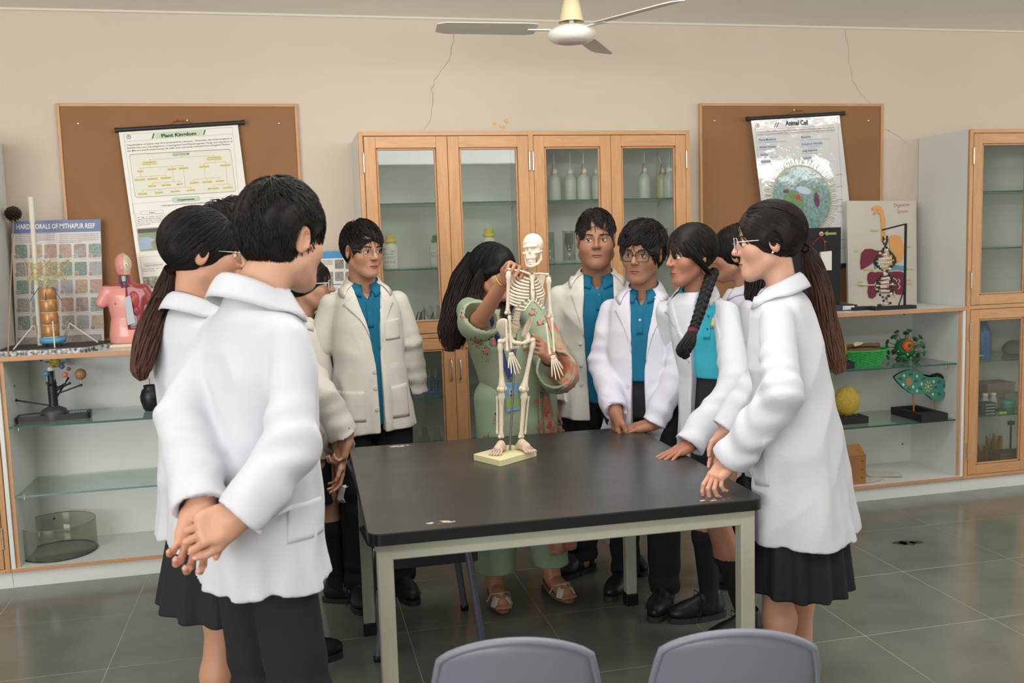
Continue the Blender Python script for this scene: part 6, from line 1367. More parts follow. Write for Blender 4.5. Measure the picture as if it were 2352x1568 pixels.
        def face_tube(name, pts, rad, m_, fl=.6, lift=.0):
            G = np.array([(x, .12, z) for x, z in pts]); Pj = trace(f0, G, np.tile([0, -1, 0], (len(G), 1)))+np.array([0, lift, 0]); mb = MB(); mb.tube([s.H(q) for q in Pj], np.array(rad)*s.hs, 8, flat=(s.HRl@np.array([0, 0, 1.]), fl)); s.mbl(mb, name, m_, s.body)
        lm = mat('lips_%d_%d' % (s.lips[0], s.lips[1]), s.lips, .42)
        face_tube('upper_lip', [(-.022, -.0640), (-.015, -.0622), (-.007, -.0603), (0, -.0612), (.007, -.0603), (.015, -.0622), (.022, -.0640)], [.0010, .0026, .0036, .0034, .0036, .0026, .0010], lm, .9, -.0012)
        face_tube('lower_lip', [(-.020, -.0652), (-.013, -.0680), (-.005, -.0697), (.005, -.0697), (.013, -.0680), (.020, -.0652)], [.0010, .0032, .0044, .0044, .0032, .0010], lm, .9, -.0014)
        face_tube('mouth_line', [(-.024, -.0640), (-.012, -.0646), (0, -.0650), (.012, -.0646), (.024, -.0640)], [.0006, .0011, .0012, .0011, .0006], mat('mouth_dark', (70, 34, 32), .7), 1, .0012)
        mb = MB()
        for sx in (-1, 1): mb.sphere(s.H((sx*.0066, .0985, -.0357)), .0030*s.hs, 8, 6, (1.2, 1.2, .5))
        s.mbl(mb, 'nostril_shade', mat('mouth_dark'), s.body)  # dark balls paint the shade inside the nose openings
    def glasses(s, m_, w=.024, hgt=.018, r=.001, round_=.35, y=.098, dz=-.002, rim=True):
        mb = MB(); lens = MB(); pr = []
        for sx in (-1, 1):
            c = np.array([sx*.0335, y, dz]); n = 24; pts = []
            for i in range(n):
                t = 2*pi*i/n; e = 2/(2+4*(1-round_)); cx_, cz = cos(t), sin(t); pts.append(c+np.array([np.sign(cx_)*abs(cx_)**e*w, -abs(np.sign(cx_)*abs(cx_)**e*w+sx*.0335)*.08, np.sign(cz)*abs(cz)**e*hgt]))
            if rim: mb.tube([s.H(p) for p in pts], r, 6, closed=True)
            lens.add([s.H(p) for p in pts], [tuple(range(n))])
            tp = [c+np.array([sx*w*.98, -.004, hgt*.45]), np.array([sx*.0705, y-.022, .009]), np.array([sx*.0775, .01, .010]), np.array([sx*.0785, -.014, .006]), np.array([sx*.078, -.03, -.016])]; mb.tube([s.H(p) for p in tp], [r*1.1, r*1.2, r*1.2, r*1.2, r], 6)
        mb.tube([s.H((-.0335+w*.97, y, dz+.004)), s.H((0, y+.004, dz+.007)), s.H((.0335-w*.97, y, dz+.004))], r, 6)
        o = s.mbl(mb, 'glasses', m_, s.t); s.mbl(lens, 'lens', MATS['lens'], o); return o
    # ---- clothes
    def coat(s, tab, arms, m_, opening=None, res=.0065, fold=1.0, cuffs=(1.0, 1.0), srad=(.066, .059, .056), hem_tilt=0.0, name='lab_coat', hem=None, shoulder=.03, label=None):
        rows = s.rows(tab); tor = loft(rows, 2.25); z0 = rows[-1][0] if rows[-1][0] < rows[0][0] else rows[0][0]; zs = [r[0] for r in rows]; z0, z1 = min(zs), max(zs)
        T = np.array(sorted(rows), F32); sl = []
        for k, a in enumerate(arms):
            sh, el, wr = [np.asarray(q, F32) for q in a[:3]]; e = wr; d = nrm(e-el).astype(F32); c = cuffs[k]; end = el+(e-el)*c
            c1 = cap(sh, el, srad[0], srad[1]); c2 = cap(el, end+d*.06, srad[1], srad[2]); ins = cap(end-d*.022, end+d*.09, srad[2]-.013)
            def g(p, c1=c1, c2=c2, d=d, end=end, ins=ins, el=el, sh=sh, k=k):
                pl = (p-end)@d; q = smin(c1(p), np.maximum(c2(p), pl), .02); ra = p-el; al = ra@d; u = nrm(el-sh).astype(F32); al2 = ra@u
                near = np.exp(-(al/.075)**2)
                q = q+fold*(.0028*near*np.sin(al2*95+wob(p, 16, k+5)*2.0)+.0035*np.sin((p@(d*60))+wob(p, 26, k)*3.0)*np.clip(al*4+.3, 0, 1)+.0085*np.clip(-pl*14, .15, 1)*(np.abs(wob(p+.05*wob(p, 8, k+2)[:, None], 30, k+31))-.4))
                return np.maximum(q, -ins(p))
            sl.append(g)
        def f(p):
            z = p[:, 2]; cx = np.interp(z, T[:, 0], T[:, 1]); cy = np.interp(z, T[:, 0], T[:, 2])
            d = tor(p); an = np.arctan2(p[:, 0]-cx, p[:, 1]-cy); low = np.clip((z1-.25-z)/(z1-.25-z0+1e-3), 0, 1)
            d = d+fold*(low**1.2*(.0065*np.sin(an*7+s.seed+1.2*wob(p, 5, s.seed))+.0025*np.sin(an*15+s.seed*2+wob(p, 9, 2)))+.0045*wob(p*np.array([1, 1, .55], F32), 15, s.seed+3)+.0105*(np.abs(wob(p*np.array([1, 1, .40], F32)+.03*wob(p, 9, s.seed)[:, None], 21, s.seed+9))-.4)+.0050*(np.abs(wob(p*np.array([1, 1, .7], F32), 36, s.seed+12))-.4))
            d = np.maximum(d, z0+.006+hem_tilt*(p[:, 0])-z)
            if opening is not None:
                O = np.array(sorted([(s.nb[2]+r[0], r[1], r[2]) for r in opening]), F32); xo = np.interp(z, O[:, 0], O[:, 1]); go = np.interp(z, O[:, 0], O[:, 2])
                fr = np.maximum(np.abs(p[:, 0]-xo)-go, cy+.02-p[:, 1]); d = smax(d, -fr, .004)
            for g in sl: d = smin(d, g(p), shoulder)
            return d
        s.cf = f
        A = np.array([q for a in arms for q in a[:3]]+[(r[1]+sg*r[3], r[2]+sg*r[4], r[0]) for r in rows for sg in (-1, 1)])
        lo, hi = A.min(0)-.085, A.max(0)+.085; lo[2] = min(z0, A[:, 2].min()-.07)-.01
        o = s.sdf(name, f, lo, hi, res, m_, label=label); s.co = o; return o
    def shell(s, name, tab, m_, res=.007, folds=.003, cut=None, label=None, e=2.25):
        rows = s.rows(tab); tor = loft(rows, e); T = np.array(rows)
        def f(p): return tor(p)+folds*wob(p, 20, s.seed+20)
        if name == 'polo_shirt':
            c_ = s.nb; cut = lambda p: np.minimum((p[:, 2]-c_[2]+.085)*.62-np.abs(p[:, 0]-c_[0]), p[:, 1]-c_[1])
        if cut is not None: g = lambda p: np.maximum(f(p), cut(p))
        else: g = f
        lo = (T[:, 1:3]-T[:, 3:5]).min(0)-.03; hi = (T[:, 1:3]+T[:, 3:5]).max(0)+.03
        s.sf = g
        return s.sdf(name, g, (lo[0], lo[1], T[:, 0].min()-.02), (hi[0], hi[1], T[:, 0].max()+.02), res, m_, label=label)
    def collar(s, name, m_, rin=(.060, .058), rout=(.094, .088), ztop=.045, drop=.055, gap=.75, parent=None, f=None, yc=-.012, lift=.005, tip=.03, thick=.004, zlow=-.008):
        n, m = 33, 6; G = []; c = s.nb+np.array([0, yc, 0])
        for j in range(m):
            v = j/(m-1)
            for i in range(n):
                t = gap+(2*pi-2*gap)*i/(n-1); fr = (1+cos(t))/2; k = abs(2*i/(n-1)-1)
                rx = rin[0]+(rout[0]-rin[0])*v**.8+tip*v*max(0, (k-.72)/.28)**2; ry = rin[1]+(rout[1]-rin[1])*v**.8+tip*.8*v*max(0, (k-.72)/.28)**2
                z = ztop*(1-.95*fr)-(drop*fr+ztop*(1-.95*fr)-zlow*(1-fr))*v**1.3
                G.append(c+np.array([sin(t)*rx, cos(t)*ry, z-.02*fr]))
        G = np.array(G)
        if f is not None:
            for _ in range(3):
                d = f(G.astype(F32)); g = grad(f, G.astype(F32)); G = G+g*np.clip(lift-d, 0, .02)[:, None]
        nr = np.array([nrm([q[0]-c[0], q[1]-c[1], .03]) for q in G]); return s.mbl(sheet_mesh(G, n, m, thick, nr), name, m_, parent)
    def patch(s, name, quad, m_, f, n=9, m=9, lift=.003, thick=.003, parent=None, dirv=(0, -1, 0), start=.4, label=None):
        """quad: four corners in local x,z (or 3-d) projected on garment f along dirv"""
        q = [np.array([a[0], 0, a[1]]) if len(a) == 2 else np.array(a, float) for a in quad]; G = []
        for j in range(m):
            for i in range(n): u, v = i/(n-1), j/(m-1); G.append(q[0]*(1-u)*(1-v)+q[1]*u*(1-v)+q[2]*u*v+q[3]*(1-u)*v)
        G = np.array(G); dv = nrm(dirv); P = trace(f, G-dv*start, np.tile(dv, (len(G), 1)))
        for _ in range(4): e_ = f(P.astype(F32)); P = P-grad(f, P.astype(F32))*(np.where(np.abs(e_) > .004, e_, 0)*.9)[:, None]
        d = -dv; g = np.tile(d, (len(P), 1)); return s.mbl(sheet_mesh(P+g*lift, n, m, thick+.004, g), name, m_, parent or s.co, label=label)
    def onto(s, f, pts, dirv=(0, -1, 0), start=.4, lift=.002):
        dv = nrm(dirv); G = np.array([np.array([a[0], 0, a[1]]) if len(a) == 2 else np.array(a, float) for a in pts]); return trace(f, G-dv*start, np.tile(dv, (len(G), 1)))-dv*lift
    def button(s, xz, f, m_, r=.0085, parent=None, dirv=(0, -1, 0)):
        p = s.onto(f, [xz], dirv)[0]; d = -nrm(dirv); a = nrm(np.cross(d, [0, 0, 1])); R = np.stack([a, np.cross(d, a), d], 1); mb = MB(); mb.lathe([(0, -.002), (r, -.002), (r, .0012), (r*.85, .0025), (r*.6, .0016), (0, .0016)], 14, p, R=R); return s.mbl(mb, 'button', m_, parent or s.co)
    def lapels(s, m_, x0=.055, top=.02, bot=-.30, wn=.075, f=None, xo=0.0, gb=.02, sides=(-1, 1)):
        f = f or s.cf
        for sx in sides:
            a = (s.nb[0]+sx*x0, s.nb[2]+top-.055); b = (s.nb[0]+sx*(x0+wn), s.nb[2]-.10); c = (xo+sx*(gb+.028), s.nb[2]+bot*.62); d = (xo+sx*gb, s.nb[2]+bot)
            s.patch('lapel', [a, b, c, d] if sx > 0 else [a, b, c, d], m_, f, 7, 12, lift=.004, thick=.004)
    def trousers(s, legs, m_=None, res=.0085, rad=(.098, .074, .064), name='trousers', top=.97, low=.07, pel=(.150, .100)):
        m_ = m_ or mat('trouser'); fs = []
        for h_, k, a in legs: fs += [cap(h_, k, rad[0], rad[1]), cap(k, a, rad[1], rad[2])]
        pv = loft([(.80*s.h, 0, 0, pel[0]*.9, pel[1]*.9), (.9*s.h, 0, 0, pel[0], pel[1]), (top*s.h, 0, 0, pel[0]*.92, pel[1]*.95)], 2.2); u = union(fs, .012)
        kz = [k[2] for _, k, _ in legs]; az = [a[2] for *_, a in legs]
        def f(p):
            d = smin(u(p), pv(p), .03); z = p[:, 2]; kn = np.exp(-((z-kz[0])/.09)**2); an = np.exp(-((z-az[0]-.05)/.07)**2)
            return np.maximum(d+.005*np.sin(z*70+3*wob(p, 14, s.seed))*(kn+an)*.8+.003*wob(p*np.array([1, 1, .4], F32), 24, s.seed+1), low-z)
        P = np.array([q for l in legs for q in l]+[(-pel[0], -pel[1], .85), (pel[0], pel[1], top*s.h)]); lo, hi = P.min(0)-.11, P.max(0)+.11; lo[2] = low-.02; hi[2] = top*s.h+.02
        return s.sdf(name, f, lo, hi, res, m_)
    def skirt(s, ztop, zhem, wt, wh, m_=None, npl=18, res=.0075, c=(0, 0), asp=.78, amp=.010, tilt=0.0):
        m_ = m_ or mat('skirt'); lo_ = loft([(zhem-.03, c[0], c[1], wh, wh*asp), (ztop, 0, 0, wt, wt*asp)], 2.1); li = loft([(zhem-.2, c[0], c[1], wh-.034, wh*asp-.034), (zhem+.05, c[0]*.9, c[1]*.9, wh-.036, wh*asp-.036), (zhem+.051, 0, 0, .01, .01), (ztop, 0, 0, .01, .01)], 2.1)
        def f(p):
            z = p[:, 2]; k = np.clip((ztop-z)/(ztop-zhem), 0, 1); an = np.arctan2(p[:, 0]-c[0]*k, (p[:, 1]-c[1]*k)/asp); sw = .5+.5*np.sin(an*npl+1.6*wob(p, 6, s.seed))
            d = lo_(p)+amp*(.05+1.15*k)*(sw-.5)*1.5+.004*wob(p, 12, s.seed+2)
            return np.maximum(np.maximum(d, -li(p)), zhem+tilt*p[:, 0]-z)
        w = max(wt, wh)+.05; return s.sdf('skirt', f, (-w+min(0, c[0]), -w+min(0, c[1]), zhem-.03), (w+max(0, c[0]), w+max(0, c[1]), ztop+.02), res, m_)
    def shoe(s, ankle, d, size=1.0, z0=0.0, name='shoe', lace=True, res=.0055):
        d = nrm([d[0], d[1], 0]); x = np.array([d[1], -d[0], 0]); Rm = np.stack([x, d, np.array([0, 0, 1.])], 1); o = np.array([ankle[0], ankle[1], z0]); k = size
        up = union([ell3((0, .10, .040), (.044, .085, .038)), ell3((0, -.005, .055), (.036, .062, .05)), cap((0, .0, .06), (0, -.012, .105), .040, .037), cap((0, .03, .085), (0, .09, .055), .026, .03)], .025)
        f = tfm(lambda p: np.maximum(np.maximum(up(p), .014-p[:, 2]), -cap((0, -.01, .1), (0, -.012, .2), .03)(p)), Rm, o, k); ext = np.array([o+Rm@np.array(q)*k for q in ((-.06, -.09, -.01), (.06, -.09, .16), (-.06, .21, .0), (.06, .21, .16))]); sh = s.sdf(name, f, ext.min(0)-.01, ext.max(0)+.01, res, mat('shoe_black'))
        mb = MB(); out = []
        for i in range(24):
            t = 2*pi*i/24; yy = .055+.128*sin(t); w_ = (.046 if sin(t) > 0 else .039)*abs(cos(t))**.7*np.sign(cos(t)); out.append((w_*k, yy*k))
        mb.prism(out, o+np.array([0, 0, .0012]), Rm[:, 0], Rm[:, 1], .022*k); s.mbl(mb, 'sole', mat('shoe_sole'), sh)
        if lace:
            mb = MB()
            for i in range(4): yy = .045+i*.017; zz = .105-i*.011; mb.tube([o+Rm@np.array([-.026, yy, zz-.016])*k, o+Rm@np.array([0, yy+.004, zz+.004])*k, o+Rm@np.array([.026, yy, zz-.016])*k], .0026, 5)
            for sx in (-1, 1): mb.tube([o+Rm@np.array([0, .045, .108])*k, o+Rm@np.array([sx*.03, .055, .115])*k, o+Rm@np.array([sx*.045, .05, .085])*k, o+Rm@np.array([sx*.012, .05, .1])*k, o+Rm@np.array([sx*.05, .06, .05])*k, o+Rm@np.array([sx*.062, .08, .012])*k], .0022, 5)
            s.mbl(mb, 'shoelace', mat('lace'), sh)
        return sh
    def sock(s, knee, ankle, ztop, zlow=.09):
        k, a = np.asarray(knee, float), np.asarray(ankle, float); m_ = k+(a-k)*.4+np.array([0, -.008, 0]); f0 = union([cap(k, m_, .0495, .0545), cap(m_, a, .0545, .0385), cap(a, a+np.array([0, .03, -.04]), .038, .038)], .02); f = lambda p: np.maximum(f0(p), p[:, 2]-ztop)
        P = np.array([k, a]); return s.sdf('sock', f, np.append(P[:, :2].min(0)-.08, .03), np.append(P[:, :2].max(0)+.08, ztop+.02), .007, mat('sock'))
    # ---- hair
    def hair_short(s, off=.016, hl=.055, amp=.006, bottom=-.07, side=.0, fringe=0.0, strands=650, slen=.05, col=(30, 25, 23), sweep=(0, 1), vol=(1, 1, 1), name='hair', res=.004, back_off=0.0, lift=.006):
        f0 = ell3((0, -.018, .036), ((.0735+off)*vol[0], (.096+off)*vol[1], (.086+off)*vol[2])); face = ell3((0, .108, -.05+hl-.055), (.125, .070, .108)); low = ell3((0, .03, -.09), (.12, .10, .075)); rr = np.random.RandomState(s.seed)
        def f(p):
            d = f0(p)-back_off*np.clip(-p[:, 1]*10, 0, 1); d = d+amp*wob(p*np.array([1, .55, .6], F32), 95, s.seed)+amp*.6*wob(p*np.array([1, .4, .5], F32), 210, s.seed+4)
            d = smax(d, -face(p), .012); d = smax(d, -low(p), .01); ear = np.minimum(ell3((.088, -.008, -.012), (.034, .032, .046))(p), ell3((-.088, -.008, -.012), (.034, .032, .046))(p)); d = smax(d, -ear, .008)
            return np.maximum(d, bottom+.25*np.maximum(0, p[:, 1]+.02)-p[:, 2])
        V, Q = surf(f, (-.13, -.15, -.13), (.13, .13, .16), res)
        mb = MB(); g = grad(f, V.astype(F32)); idx = rr.permutation(len(V)); cnt = 0; crown = np.array([.01, -.045, .13])
        for i in idx:
            if cnt >= strands: break
            p = V[i]
            if g[i][2] < -.5 or g[i]@nrm(p-np.array([0, -.02, .03])) < .5 or p[2] < bottom+.02: continue
            fl = nrm(p-crown)+np.array([sweep[0], sweep[1], 0])*.55*(p[2] > .05)+np.array([0, 0, -.9])*(p[2] < .06); fl = fl-g[i]*(fl@g[i]); fl = nrm(fl+rr.normal(size=3)*.22); l = slen*rr.uniform(.5, 1.15); cur = p-g[i]*.003; q = [cur]
            for kk in range(4):
                cur = cur+fl*l*.25; nn = nrm(cur-np.array([0, -.018, .036])); rad_ = 1/np.sqrt((nn[0]/((.0735+off)*vol[0]))**2+(nn[1]/((.096+off)*vol[1]))**2+(nn[2]/((.086+off)*vol[2]))**2); tgt = np.array([0, -.018, .036])+nn*(rad_+amp*.9+.0015+lift*rr.uniform(0, 1)*(kk/3)); cur = cur*.35+tgt*.65; q.append(cur); fl = nrm(fl-nn*(fl@nn))
            e_ = np.array([q[-1]], F32)
            if face(e_)[0] < -.006 and fringe < rr.rand(): continue
            if abs(q[-1][0]) > .055 and q[-1][2] < .032 and q[-1][1] > -.045: continue
            mb.tube(q, [.0012, .0015, .0014, .0010, .0003], 4, caps=False); cnt += 1
        return s._hair(V, Q, mb, col, name)
    def _hair(s, V, Q, mb, col, name, tipcol=None, parent=None):
        k = len(V); allV = np.concatenate([V, np.array(mb.v).reshape(-1, 3)]) if len(mb.v) else V; W = s.hc+(allV@s.HRl.T)*s.hs
        Fc = [tuple(q) for q in Q]+[tuple(i+k for i in f) for f in mb.f]; base = np.array(lin(col)[:3]); c = np.tile(base, (len(W), 1))
        rr = np.random.RandomState(s.seed+1); 
        return s.mesh(name, W, Fc, mat('hair'), parent, col=c, smooth=[True]*len(Fc))
    def hair_cap(s, off=.010, col=(30, 25, 23), part=0.0, bottom=-.075, hl=.05, low=True, name='hair', face_w=.076, cover_ear=False, strands=1400, slen=.08, toward=(0, -.11, -.02), res=.004, ybk=1.0):
        """hair combed back towards a point (knot or nape)"""
        f0 = ell3((0, -.018, .034), (.0735+off, (.096+off)*ybk, .085+off)); face = ell3((0, .108, -.055+hl-.05), (face_w, .066, .112)); rr = np.random.RandomState(s.seed); lw = ell3((0, .035, -.095), (.12, .105, .08))
        def f(p):
            d = f0(p)+.0022*wob(p*np.array([1, .3, .5], F32), 190, s.seed)+.002*wob(p*np.array([1, .35, .6], F32), 90, s.seed+2); d = smax(d, -face(p), .012)
            if low: d = smax(d, -lw(p), .012)
            if not cover_ear: d = smax(d, -np.minimum(ell3((.088, -.012, -.008), (.03, .024, .040))(p), ell3((-.088, -.012, -.008), (.03, .024, .040))(p)), .01)
            return np.maximum(d, bottom-p[:, 2])
        V, Q = surf(f, (-.12, -.15, -.13), (.12, .12, .15), res); mb = MB(); g = grad(f, V.astype(F32)); tw = np.array(toward); cen = np.array([0, -.018, .034]); N_ = lambda a: a/(np.linalg.norm(a, axis=1, keepdims=True)+1e-9)
        ok = (g*N_(V-np.array([0, -.02, .03]))).sum(1) > .6; ok &= V[:, 2] > bottom+.01; ids = np.nonzero(ok)[0]; ids = rr.permutation(ids)[:strands]; cur = V[ids]; P = [cur-g[ids]*.001]; ab = np.array([.0745+off, (.097+off)*ybk, .086+off])
        for k in range(4):
            n_ = N_(cur-cen); fl = tw-cur; fl = N_(fl-n_*(fl*n_).sum(1, keepdims=True)); cur = cur+fl*slen*.25; u = cur-cen; cur = cen+u/np.sqrt(((u/ab)**2).sum(1, keepdims=True)); P.append(cur+n_*(.0012 if k < 3 else -.001))
        P = np.stack(P, 1)
        for q in P: mb.tube(q, [.0007, .0011, .0012, .0010, .0004], 3, caps=False)
        return s._hair(V, Q, mb, col, name)
    def lock(s, pts, rad, name='hair_lock', n=150, col=(34, 27, 24), tip=(74, 50, 40), parent=None, wave=.008, flat=1.0, core=True, seed=0, sr=.0032, side=None):
        """bundle of strands along a path of local points"""
        P = np.array(pts, float); m = 22; tt = np.linspace(0, len(P)-1, m); C_ = np.array([[np.interp(t, range(len(P)), P[:, k]) for k in range(3)] for t in tt])
        for _ in range(2): C_[1:-1] = (C_[:-2]+2*C_[1:-1]+C_[2:])/4
        rd = np.interp(tt, range(len(P)), rad); rr = np.random.RandomState(s.seed+seed+40); mb = MB(); sd = nrm(np.cross(C_[-1]-C_[0], [0, 1, .01]) if side is None else side)
        if core: mb.tube(C_, rd*.72*min(1, flat), 10)
        for i in range(n):
            a = 2*pi*i/n*7.13; q = sqrt((i+.5)/n)**.6; ph = rr.rand()*6.28; w = wave*rr.uniform(.4, 1.2); s0 = rr.randint(0, 3); e0 = m-rr.randint(0, 4); pp = []; rs = []
            for j in range(s0, e0):
                T = nrm(C_[min(j+1, m-1)]-C_[max(j-1, 0)]); b = nrm(np.cross(T, sd)); aa = nrm(np.cross(b, T)); f_ = j/(m-1); pp.append(C_[j]+rd[j]*q*(cos(a+f_*.8)*aa+flat*sin(a+f_*.8)*b)+w*f_*(sin(f_*9+ph)*aa+.6*cos(f_*7+ph)*b)); rs.append(sr*(1-.75*f_**3))
            mb.tube(pp, rs, 4, caps=False)
        V = np.array(mb.v); z = (V[:, 2]-P[-1][2])/(P[0][2]-P[-1][2]+1e-6); z = np.clip(z, 0, 1)[:, None]; c = np.array(lin(tip)[:3])*(1-z)+np.array(lin(col)[:3])*z
        return s.mbl(mb, name, mat('hair'), parent, col=c)
    def std_legs(s, feet, knees=None, hip=.09):
        out = []
        for i, ft in enumerate(feet):
            sx = -1 if i == 0 else 1; h_ = np.array([sx*hip, 0, .90*s.h]); a = np.array([ft[0], ft[1], .085]); k = (h_+a)/2+np.array([0, .03, .01]) if knees is None else np.array(knees[i]); out.append((h_, k, a))
        return out
# ------------------------------------------------------------------ the people  (side +1 is a person's own right)
RELAX = [(.25, .45, .3), (.3, .5, .35), (.35, .55, .4), (.4, .6, .4)]
FLAT = [(.05, .12, .08), (.04, .10, .06), (.05, .10, .06), (.06, .12, .08)]
GRIP = [(.7, 1.0, .7), (.75, 1.05, .7), (.8, 1.05, .7), (.85, 1.1, .7)]
TEAL, SHADE_TINT, WHITE, LILAC = mat('polo_teal'), mat('coat_shade_tint'), mat('coat_white'), mat('coat_lilac')
LTEAL = mat('polo_light', (62, 172, 194), .8, bump=(600, .2, .0006), spec=.2)
def shoulder(p, side, sw=.15, dz=-.105, dy=-.012): return p.nb+np.array([side*sw, dy, dz])
def rowsof(p, w=1.0, d=1.0, hem=.75, flare=1.0, dx=0.0, dy=0.0):
    return [(-.010, .070*w**.5, .066), (-.033, .100*w, .080*d**.5), (-.062, .134*w, .095*d**.5), (-.10, .150*w, .105*d), (-.19, .160*w, .122*d), (-.36, .160*w, .126*d), (-.52, .174*w*flare**.6, .134*d*flare**.6), (hem-p.nb[2], .195*w*flare, .145*d*flare, dx, dy)]
def shirt_rows(p, w=1.0, d=1.0, hem=.80):
    return [(r[0]-.006, r[1]-.017, r[2]-.017) for r in rowsof(p, w, d, hem)[:-2]]+[(hem-p.nb[2], .155*w, .110*d)]
def neckwear(p, ct, shm, sf, coatm, polom, polo_gap=.30, coat_gap=.85, k=1.0):
    if shm is not None: p.collar('polo_collar', polom, rin=(.056*k, .055*k), rout=(.080*k, .080*k), ztop=.034, drop=.055, gap=polo_gap, f=sf, lift=.006, tip=.016, parent=shm)
    p.collar('coat_collar', coatm, rin=(.068*k, .066*k), rout=(.102*k, .096*k), ztop=.034, drop=.07, gap=coat_gap, f=p.cf, lift=.006, tip=.02, parent=ct)
def placket(p, shm, sf, m_, x=0.0, top=-.088, bot=-.2, btn=(-.14,), bm='button_teal'):
    p.patch('placket', [(x-.013, p.nb[2]+top), (x+.013, p.nb[2]+top), (x+.013, p.nb[2]+bot), (x-.013, p.nb[2]+bot)], m_, sf, lift=.003, thick=.002, parent=shm)
    for b in btn: p.button((x, p.nb[2]+b), sf, mat(bm), .0055, parent=shm)
def fore(a, k=.08): return a[2]+nrm(a[1]-a[2])*k
def dw(p, v): return p.R.T@np.array(v, float)
def pocket(p, x0, x1, z0, z1, m_, sk=.006): p.patch('pocket', [(x0, p.nb[2]+z1), (x1, p.nb[2]+z1+sk), (x1, p.nb[2]+z0+sk*.4), (x0, p.nb[2]+z0)], m_, p.cf, lift=.002)
# --- boy by the left cabinet door
p = Person('boy in wire glasses with open white lab coat with painted warm shade, standing before the left cabinet doors', (835, 577), 4.15, (.46, -.88), (.12, -.99), skin=(186, 138, 110), lips=(158, 96, 86), hs=.95, moust=.28, seed=5, pitch=.05)
A = [(shoulder(p, 1), p.nb+np.array([.225, -.03, -.35]), p.nb+np.array([.19, -.12, -.55])), (shoulder(p, -1), p.nb+np.array([-.205, -.02, -.30]), p.nb+np.array([-.225, -.03, -.52]))]
legs = p.std_legs([(-.10, .02), (.10, .03)])
p.body_mesh(A, legs, hands=[(A[1][2]+np.array([.03, -.05, .03]), (.6, -.5, -.2), (-.3, -.9, .2), RELAX, dict(left=True))])
p.eyes((-.2, 1, -.03)); p.glasses(mat('metal_frame'), w=.0265, hgt=.020, r=.0010, round_=.3)
p.hair_short(off=.016, hl=.046, amp=.006, bottom=-.05, fringe=.3, strands=1500, slen=.045, sweep=(0, .9), vol=(.97, .98, 1.06))
shm = p.shell('polo_shirt', shirt_rows(p), TEAL); sf = p.sf
ct = p.coat(rowsof(p, .98, 1.0, .765, 1.02), A, SHADE_TINT, opening=[(.0, .0, .066), (-.10, -.004, .046), (-.20, -.012, .026), (-.36, -.02, .012), (-.70, -.022, .010)], hem_tilt=-.05, srad=(.050, .056, .054), shoulder=.02)
neckwear(p, ct, shm, sf, SHADE_TINT, TEAL); p.lapels(SHADE_TINT, x0=.052, top=.01, bot=-.30, wn=.06, xo=-.02, gb=.014); placket(p, shm, sf, TEAL)
for z in (-.39, -.46, -.55): p.button((.002, p.nb[2]+z), p.cf, mat('button'))
pocket(p, -.06, -.135, -.26, -.175, SHADE_TINT); pocket(p, .05, .165, -.60, -.47, SHADE_TINT); pocket(p, -.07, -.15, -.60, -.46, SHADE_TINT)
p.trousers(legs)
for a in legs: p.shoe(a[2], (.1 if a is legs[1] else -.1, 1))
# --- stout boy
p = Person('stout boy with open white lab coat with painted warm shade over a wide teal shirt, behind the skeleton', (1369, 553), 4.3, (-.30, -.95), (-.30, -.95), skin=(150, 106, 82), lips=(136, 84, 76), hs=1.05, fat=1.0, seed=7, pitch=-.03, pos=AD(1372, 560, 4.42)[:2])
A = [(shoulder(p, 1, .17), p.nb+np.array([.235, .0, -.33]), p.nb+np.array([.22, .04, -.59])), (shoulder(p, -1, .17), p.nb+np.array([-.235, -.02, -.33]), p.nb+np.array([-.22, .02, -.59]))]
legs = p.std_legs([(-.10, -.04), (.10, .05)])
p.body_mesh(A, legs, neck_r=.064, hands=[(A[0][2], (0, .1, -1), (1, .2, 0), RELAX, dict(fore=fore(A[0]))), (A[1][2], (0, .1, -1), (-1, .2, 0), RELAX, dict(left=True, fore=fore(A[1])))])
p.eyes((.18, 1, -.02))
p.hair_short(off=.010, hl=.048, amp=.004, bottom=-.04, fringe=.1, strands=1500, slen=.032, sweep=(-.3, .5), vol=(1.0, 1, 1.08), lift=.004)
shm = p.shell('polo_shirt', [(-.012, .058, .056), (-.045, .10, .075), (-.09, .14, .10), (-.19, .165, .125), (-.36, .172, .14), (-.52, .18, .145), (-.60, .178, .135)], TEAL, folds=.004); sf = p.sf
ct = p.coat(rowsof(p, 1.17, 1.18, .74, 1.02), A, SHADE_TINT, opening=[(.0, .0, .066), (-.10, .0, .066), (-.20, .0, .074), (-.50, -.01, .068), (-.75, -.012, .058)], srad=(.054, .060, .056), shoulder=.02, hem_tilt=.06)
neckwear(p, ct, shm, sf, SHADE_TINT, TEAL, k=1.12, coat_gap=1.0); p.lapels(SHADE_TINT, x0=.07, top=.0, bot=-.34, wn=.05, xo=-.005, gb=.066); placket(p, shm, sf, TEAL, btn=(-.10,), bot=-.17)
for z in (-.32, -.42, -.51): p.button((.087, p.nb[2]+z), p.cf, mat('button'))
p.trousers(legs, rad=(.108, .08, .07), pel=(.165, .115))
for a, d in zip(legs, ((-.45, .9), (.9, .9))): p.shoe(a[2], d, 1.06)
